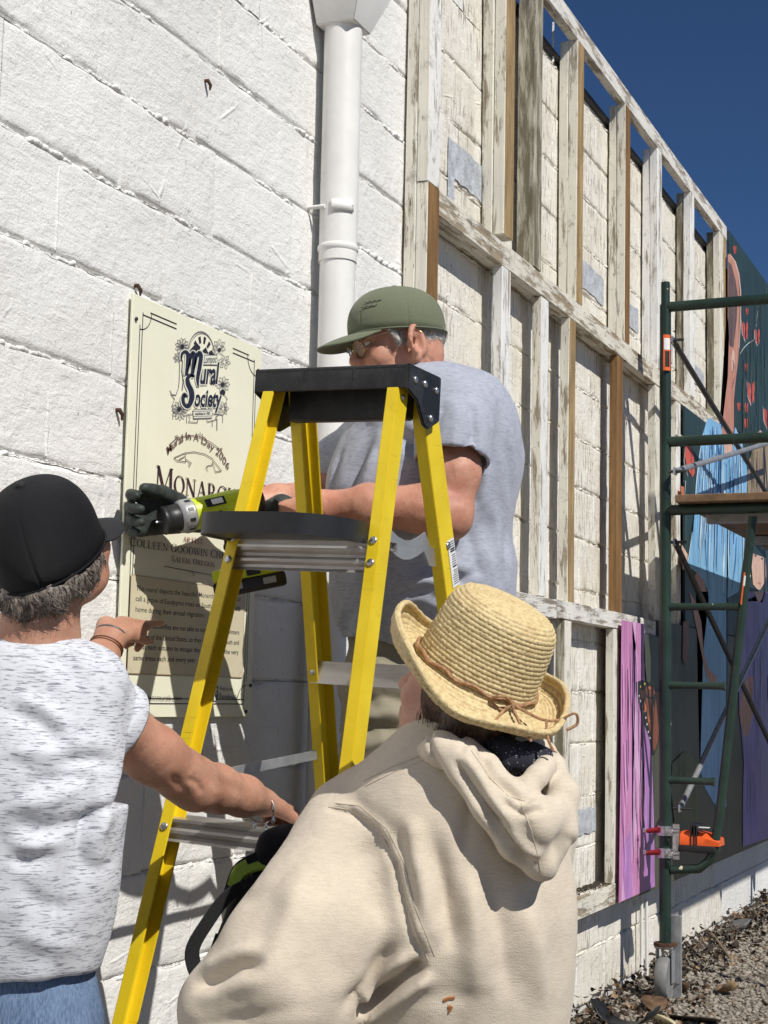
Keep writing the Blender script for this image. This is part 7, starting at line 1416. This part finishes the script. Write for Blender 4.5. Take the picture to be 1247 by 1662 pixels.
    for q in ft: J.chain([hip-U3*0.04+(q-np.array([hip[0], hip[1], 0.43]))*0.8, q+U3*0.42+f*0.03, q+U3*0.06], [0.115, 0.085, 0.070], 0.04)
    P, F = J.mesh(); C = Cloth(relax(P, F, 1), F); C.noise(0.009, 13, 111, (1, 1, 1.8)); C.noise(0.005, 30, 112, (1, 1, 2.0))
    for k, y in enumerate((1110, 1135, 1160, 1185, 1210)): C.fold([(575, y+8), (620, y-4), (680, y+6)], 0.010, -0.009 if k % 2 else 0.008, 0.3, 0.3)
    P, F = C.done(); quads('trousers', P, F, knit('khaki_cotton', (0.30, 0.27, 0.20), (0.20, 0.18, 0.13), 700, 0.3), body); sh = Solid(0.006)
    for q in ft: sh.cap(q+U3*0.045-f*0.06, q+U3*0.04+f*0.15, 0.050, 0.046, 0.02); sh.cap(q+U3*0.05-f*0.04, q+U3*0.11-f*0.03, 0.048, 0.055, 0.02); sh.plane(q+U3*0.004, -U3, 0.004, q-0.3, q+0.3)
    P, F = sh.mesh(); quads('shoes', relax(P, F, 1), F, simple('brown_shoe', (0.08, 0.05, 0.03), 0.7), body)
    # grey hair
    MH = hair_mat('grey_hair', (0.22, 0.20, 0.18), (0.55, 0.52, 0.48)); H = Solid(0.0045)
    H.ell(A(-0.018, 0, 0.008), (0.098, 0.081, 0.075), (hf, hl, hu), 0.01); H.plane(A(0.030, 0, 0), hf, 0.004, hc-0.2, hc+0.2); 
    for q in (-1, 1): H.cap(A(0.036, q*0.074, 0.022), A(0.026, q*0.0755, -0.012), 0.010, 0.006, 0.008); H.ell(A(-0.002, q*0.088, -0.014), (0.022, 0.02, 0.040), (hf, hl, hu), 0.006, 's')
    H.plane(A(0, 0, -0.062), nrm(-hu+hf*0.45), 0.01, hc-0.2, hc+0.2)
    P, F = H.mesh(); C = Cloth(P, F); C.noise(0.0022, 90, 121, (1, 1, 0.5)); P, F = C.done(); hr = quads('hair', P, F, MH, body); N = vnormals(P, F); rg = np.random.default_rng(12); dd = (P-hc); cand = np.where((dd@hu < 0.05) & (dd@hf < 0.06))[0]; roots = []
    for i in rg.choice(cand, 1700):
        p = P[i]; td = nrm(-hf*0.75-hu*0.65+0.25*rg.normal(size=3)); td = nrm(td-N[i]*(td@N[i])*1.0+N[i]*0.02); L = rg.uniform(0.008, 0.020); roots.append([p+td*L*s+N[i]*0.002*math.sin(3*s) for s in np.linspace(0, 1, 5)])
    strands('hair_strands', roots, MH, hr, r=0.0006)
    M_OL = knit('olive_twill', (0.150, 0.165, 0.105), (0.10, 0.115, 0.07), 900, 0.4, (300, 300, 300)); cap_o, CA = ball_cap(body, A(-0.004, 0, 0.034), nrm(hf+hu*0.17), nrm(hu-hf*0.17), (0.117, 0.096, 0.090), M_OL, M_OL, 'baseball_cap', drop=0.026, visor=(0.080, 1.0), vd=0.022)
    # dark stitching on the front panel
    for k in range(2):
        pts = [CA(0.117*math.sin(1.22-0.14*k)**0.8*math.cos(0.55+0.05*j+0.08*k)*1.016, 0.096*math.sin(1.22-0.14*k)**0.8*math.sin(0.55+0.05*j+0.08*k)*1.016, 0.090*math.cos(1.22-0.14*k)*1.01+0.0030*math.sin(j*2.6+k)) for j in range(9)]; tube('embroidery', pts, 0.0009, simple('black_thread', (0.015, 0.015, 0.015), 0.7), cap_o, 5)
    # spectacles
    g = empty('spectacles'); g.parent = body; M_GL = simple('brass_wire', (0.30, 0.22, 0.12), 0.3, 0.9); tg = NT('clear_lens'); M_LENS = tg.done((0.9, 0.93, 0.95, 1), 0.05, None, spec=0.6, **{'Transmission Weight': 1.0, 'IOR': 1.22})
    for q in (-1, 1):
        c = A(0.106, q*0.034, -0.006); nx = nrm(hf*0.97+hl*q*0.16-hu*0.15); a_ = nrm(np.cross(hu, nx)); b_ = np.cross(nx, a_); rim = [c+a_*0.025*math.copysign(abs(math.cos(t))**0.75, math.cos(t))+b_*0.018*math.copysign(abs(math.sin(t))**0.75, math.sin(t)) for t in np.linspace(0, 2*math.pi, 26, endpoint=False)]
        tube('rim', rim, 0.0015, M_GL, g, 6, closed=True); mesh('lens', [c]+rim, [(0, 1+k, 1+(k+1) % 26) for k in range(26)], M_LENS, g, None)
        tube('temple', [A(0.108, q*0.058, 0.004), A(0.095, q*0.074, 0.006), A(0.03, q*0.083, 0.012), A(-0.01, q*0.085, 0.016), A(-0.028, q*0.086, -0.004)], 0.0013, M_GL, g, 6)
    tube('bridge', [A(0.116, -0.010, 0.0), A(0.122, 0, 0.005), A(0.116, 0.010, 0.0)], 0.0012, M_GL, g, 6)
    # work gloves -----------------------------------------------------------
    M_GLV = simple('dark_green_glove', (0.032, 0.040, 0.036), 0.6, 0, 0.25, 40, 300, 0.0008)
    G = Solid(0.0042); wR = at(304, 836, 3.375); d = nrm(at(215, 832, 3.295)-wR); pn = nrm(-F2*0.95-U3*0.15-R2*0.1); G.cap(wR-d*0.03, wR+d*0.03, 0.038, 0.037, 0.015); hand(G, wR+d*0.01, d, pn, [(0.35, 0.75, 0.6), (0.45, 0.85, 0.6), (0.5, 0.85, 0.6), (0.45, 0.75, 0.6)], (0.42, 0.25), 1.16, 1.0, 1.25, 1 if np.cross(d, pn)[2] > 0 else -1)
    P, F = G.mesh(); C = Cloth(relax(P, F, 1), F); C.noise(0.0018, 45, 131); P, F = C.done(); quads('work_glove', P, F, M_GLV, body)
    G = Solid(0.0042); d = nrm(at(378, 872, 3.39)-wL); G.cap(wL-d*0.03, wL+d*0.02, 0.036, 0.037, 0.015); hand(G, wL, d, nrm(-R2*0.55-F2*0.2-U3*0.75), [(0.8, 1.1, 0.8)]*4, (0.3, 0.2), 1.05, 0.6, 1.2, 1)
    P, F = G.mesh(); C = Cloth(relax(P, F, 1), F); C.noise(0.0018, 45, 133); P, F = C.done(); quads('work_glove', P, F, M_GLV, body)
    ring_on('glove_cuff', wL-nrm(wL-at(520, 826, 3.41))*0.02, wL-at(520, 826, 3.41), 0.035, 0.007, simple('black_ribbing', (0.02, 0.02, 0.022), 0.8), body)
    sc_ = tube('screw', [at(216, 815, 3.262), at(228, 822, 3.262)], [0.004, 0.002], M_STEEL, None, 8); tag(sc_, 'small steel screw lying in the open gloved palm', 'screw')
    # a box step under the feet, below the picture
    st = empty('step_stool'); tag(st, 'low wooden step stool under the feet at the wall', 'stool'); c0 = (ft[0]+ft[1])/2; ax = (V(f), V(l), V(U3))
    box('tread', (c0[0]+f[0]*0.03, c0[1]+f[1]*0.03, 0.412), (0.42, 0.46, 0.036), M_PLY, st, ax=ax, bev=0.004)
    for a, b in ((-1, -1), (-1, 1), (1, -1), (1, 1)): q = c0+f*(0.03+a*0.17)+l*b*0.19; box('leg', (q[0], q[1], 0.197), (0.045, 0.045, 0.394), M_PLY, st, ax=ax, bev=0.003)
    return body
def uvs(c, r, n=12, m=8):
    vs, fs = [], []
    for i in range(m+1):
        for j in range(n): a = math.pi*i/m; b = 2*math.pi*j/n; vs.append(c+r*np.array([math.sin(a)*math.cos(b), math.sin(a)*math.sin(b), math.cos(a)]))
    for i in range(m):
        for j in range(n): fs.append((i*n+j, (i+1)*n+j, (i+1)*n+(j+1) % n, i*n+(j+1) % n))
    return vs, fs
person_man()
# ================================================================== CORDLESS DRILL
def drill():
    d = empty('cordless_drill'); tag(d, 'lime green and black cordless drill pointing at the gloved palm', 'drill'); a = at(262, 846, 3.275); b = at(418, 812, 3.38); ax = nrm(b-a); up = nrm(U3-ax*(U3@ax)); sd = np.cross(ax, up)
    M_LIME = simple('lime_plastic', (0.52, 0.62, 0.02), 0.38, 0, 0.06, 30, 250, 0.0003); M_GM = simple('grey_collar', (0.36, 0.36, 0.36), 0.45, 0.3, 0.1)
    Mx = Matrix(((sd[0], up[0], ax[0], a[0]), (sd[1], up[1], ax[1], a[1]), (sd[2], up[2], ax[2], a[2]), (0, 0, 0, 1)))
    lathe('chuck', [(0.016, -0.002), (0.026, 0.0), (0.0305, 0.004), (0.0305, 0.010), (0.0292, 0.012), (0.0305, 0.014), (0.0305, 0.036), (0.029, 0.040)], M_BPL, d, 28, Mx)
    lathe('bit', [(0.003, -0.012), (0.003, 0.0)], M_STEEL, d, 10, Mx); lathe('torque_collar', [(0.031, 0.039), (0.0345, 0.042), (0.0365, 0.050), (0.0365, 0.068), (0.033, 0.072)], M_GM, d, 28, Mx)
    for k in range(10):
        t = 2*math.pi*k/10; box('collar_mark', a+ax*0.058+(up*math.cos(t)+sd*math.sin(t))*0.0365, (0.007, 0.012, 0.002), M_BPL, d, ax=(V(-up*math.sin(t)+sd*math.cos(t)), V(ax), V(up*math.cos(t)+sd*math.sin(t))))
    S = Solid(0.004); S.cap(a+ax*0.075, a+ax*0.165-up*0.002, 0.034, 0.036, 0.01, (sd, 0.92)); S.cap(a+ax*0.15-up*0.01, a+ax*0.205, 0.036, 0.034, 0.01, (sd, 0.92)); P, F = S.mesh(); quads('motor_housing', relax(P, F, 1), F, M_LIME, d)
    S = Solid(0.004); h0 = a+ax*0.155-up*0.02; h1 = at(388, 930, 3.40); S.cap(h0, h1, 0.023, 0.021, 0.01, (sd, 0.85)); P, F = S.mesh(); quads('grip', relax(P, F, 1), F, M_BPL, d)
    lathe('rear_cap', [(0.034, 0.205), (0.033, 0.222), (0.026, 0.232)], M_BPL, d, 24, Mx)
    for k in range(4): box('vent', a+ax*(0.105+0.017*k)-sd*0.0325*(1 if sd@F2 > 0 else -1)-up*(0.010-0.003*k), (0.003, 0.011, 0.004), M_BPL, d, ax=(V(sd), V(ax), V(up)), bev=0.001)
    tow = -sd if sd@F2 > 0 else sd
    box('badge', a+ax*0.118+up*0.016+tow*0.0285, (0.003, 0.046, 0.020), M_BPL, d, ax=(V(nrm(tow+up*0.55)), V(ax), V(nrm(up-tow*0.55))), bev=0.001); box('badge_face', a+ax*0.122+up*0.0165+tow*0.0298, (0.0025, 0.026, 0.013), M_WST, d, ax=(V(nrm(tow+up*0.55)), V(ax), V(nrm(up-tow*0.55))), bev=0.001)
    c0 = at(404, 938, 3.40); bat = empty('battery'); bat.parent = d; lx = nrm(at(455, 930, 3.43)-at(352, 950, 3.36)); bu = nrm(U3-lx*(U3@lx)); bs = np.cross(lx, bu)
    box('battery_top', c0+bu*0.014, (0.142, 0.080, 0.030), M_LIME, bat, ax=(V(lx), V(bs), V(bu)), bev=0.008, seg=3); box('battery_base', c0-bu*0.014, (0.146, 0.084, 0.034), M_BPL, bat, ax=(V(lx), V(bs), V(bu)), bev=0.009, seg=3)
    tw = -bs if bs@F2 > 0 else bs
    for u0, u1, z0, m in ((-0.02, 0.012, 0.012, M_BPL), (0.015, 0.045, -0.012, M_GM), (-0.058, -0.035, -0.012, M_GM)): box('battery_label', c0+lx*(u0+u1)/2+tw*0.0425+bu*z0, (abs(u1-u0), 0.002, 0.014), m, bat, ax=(V(lx), V(bs), V(bu)))
drill()
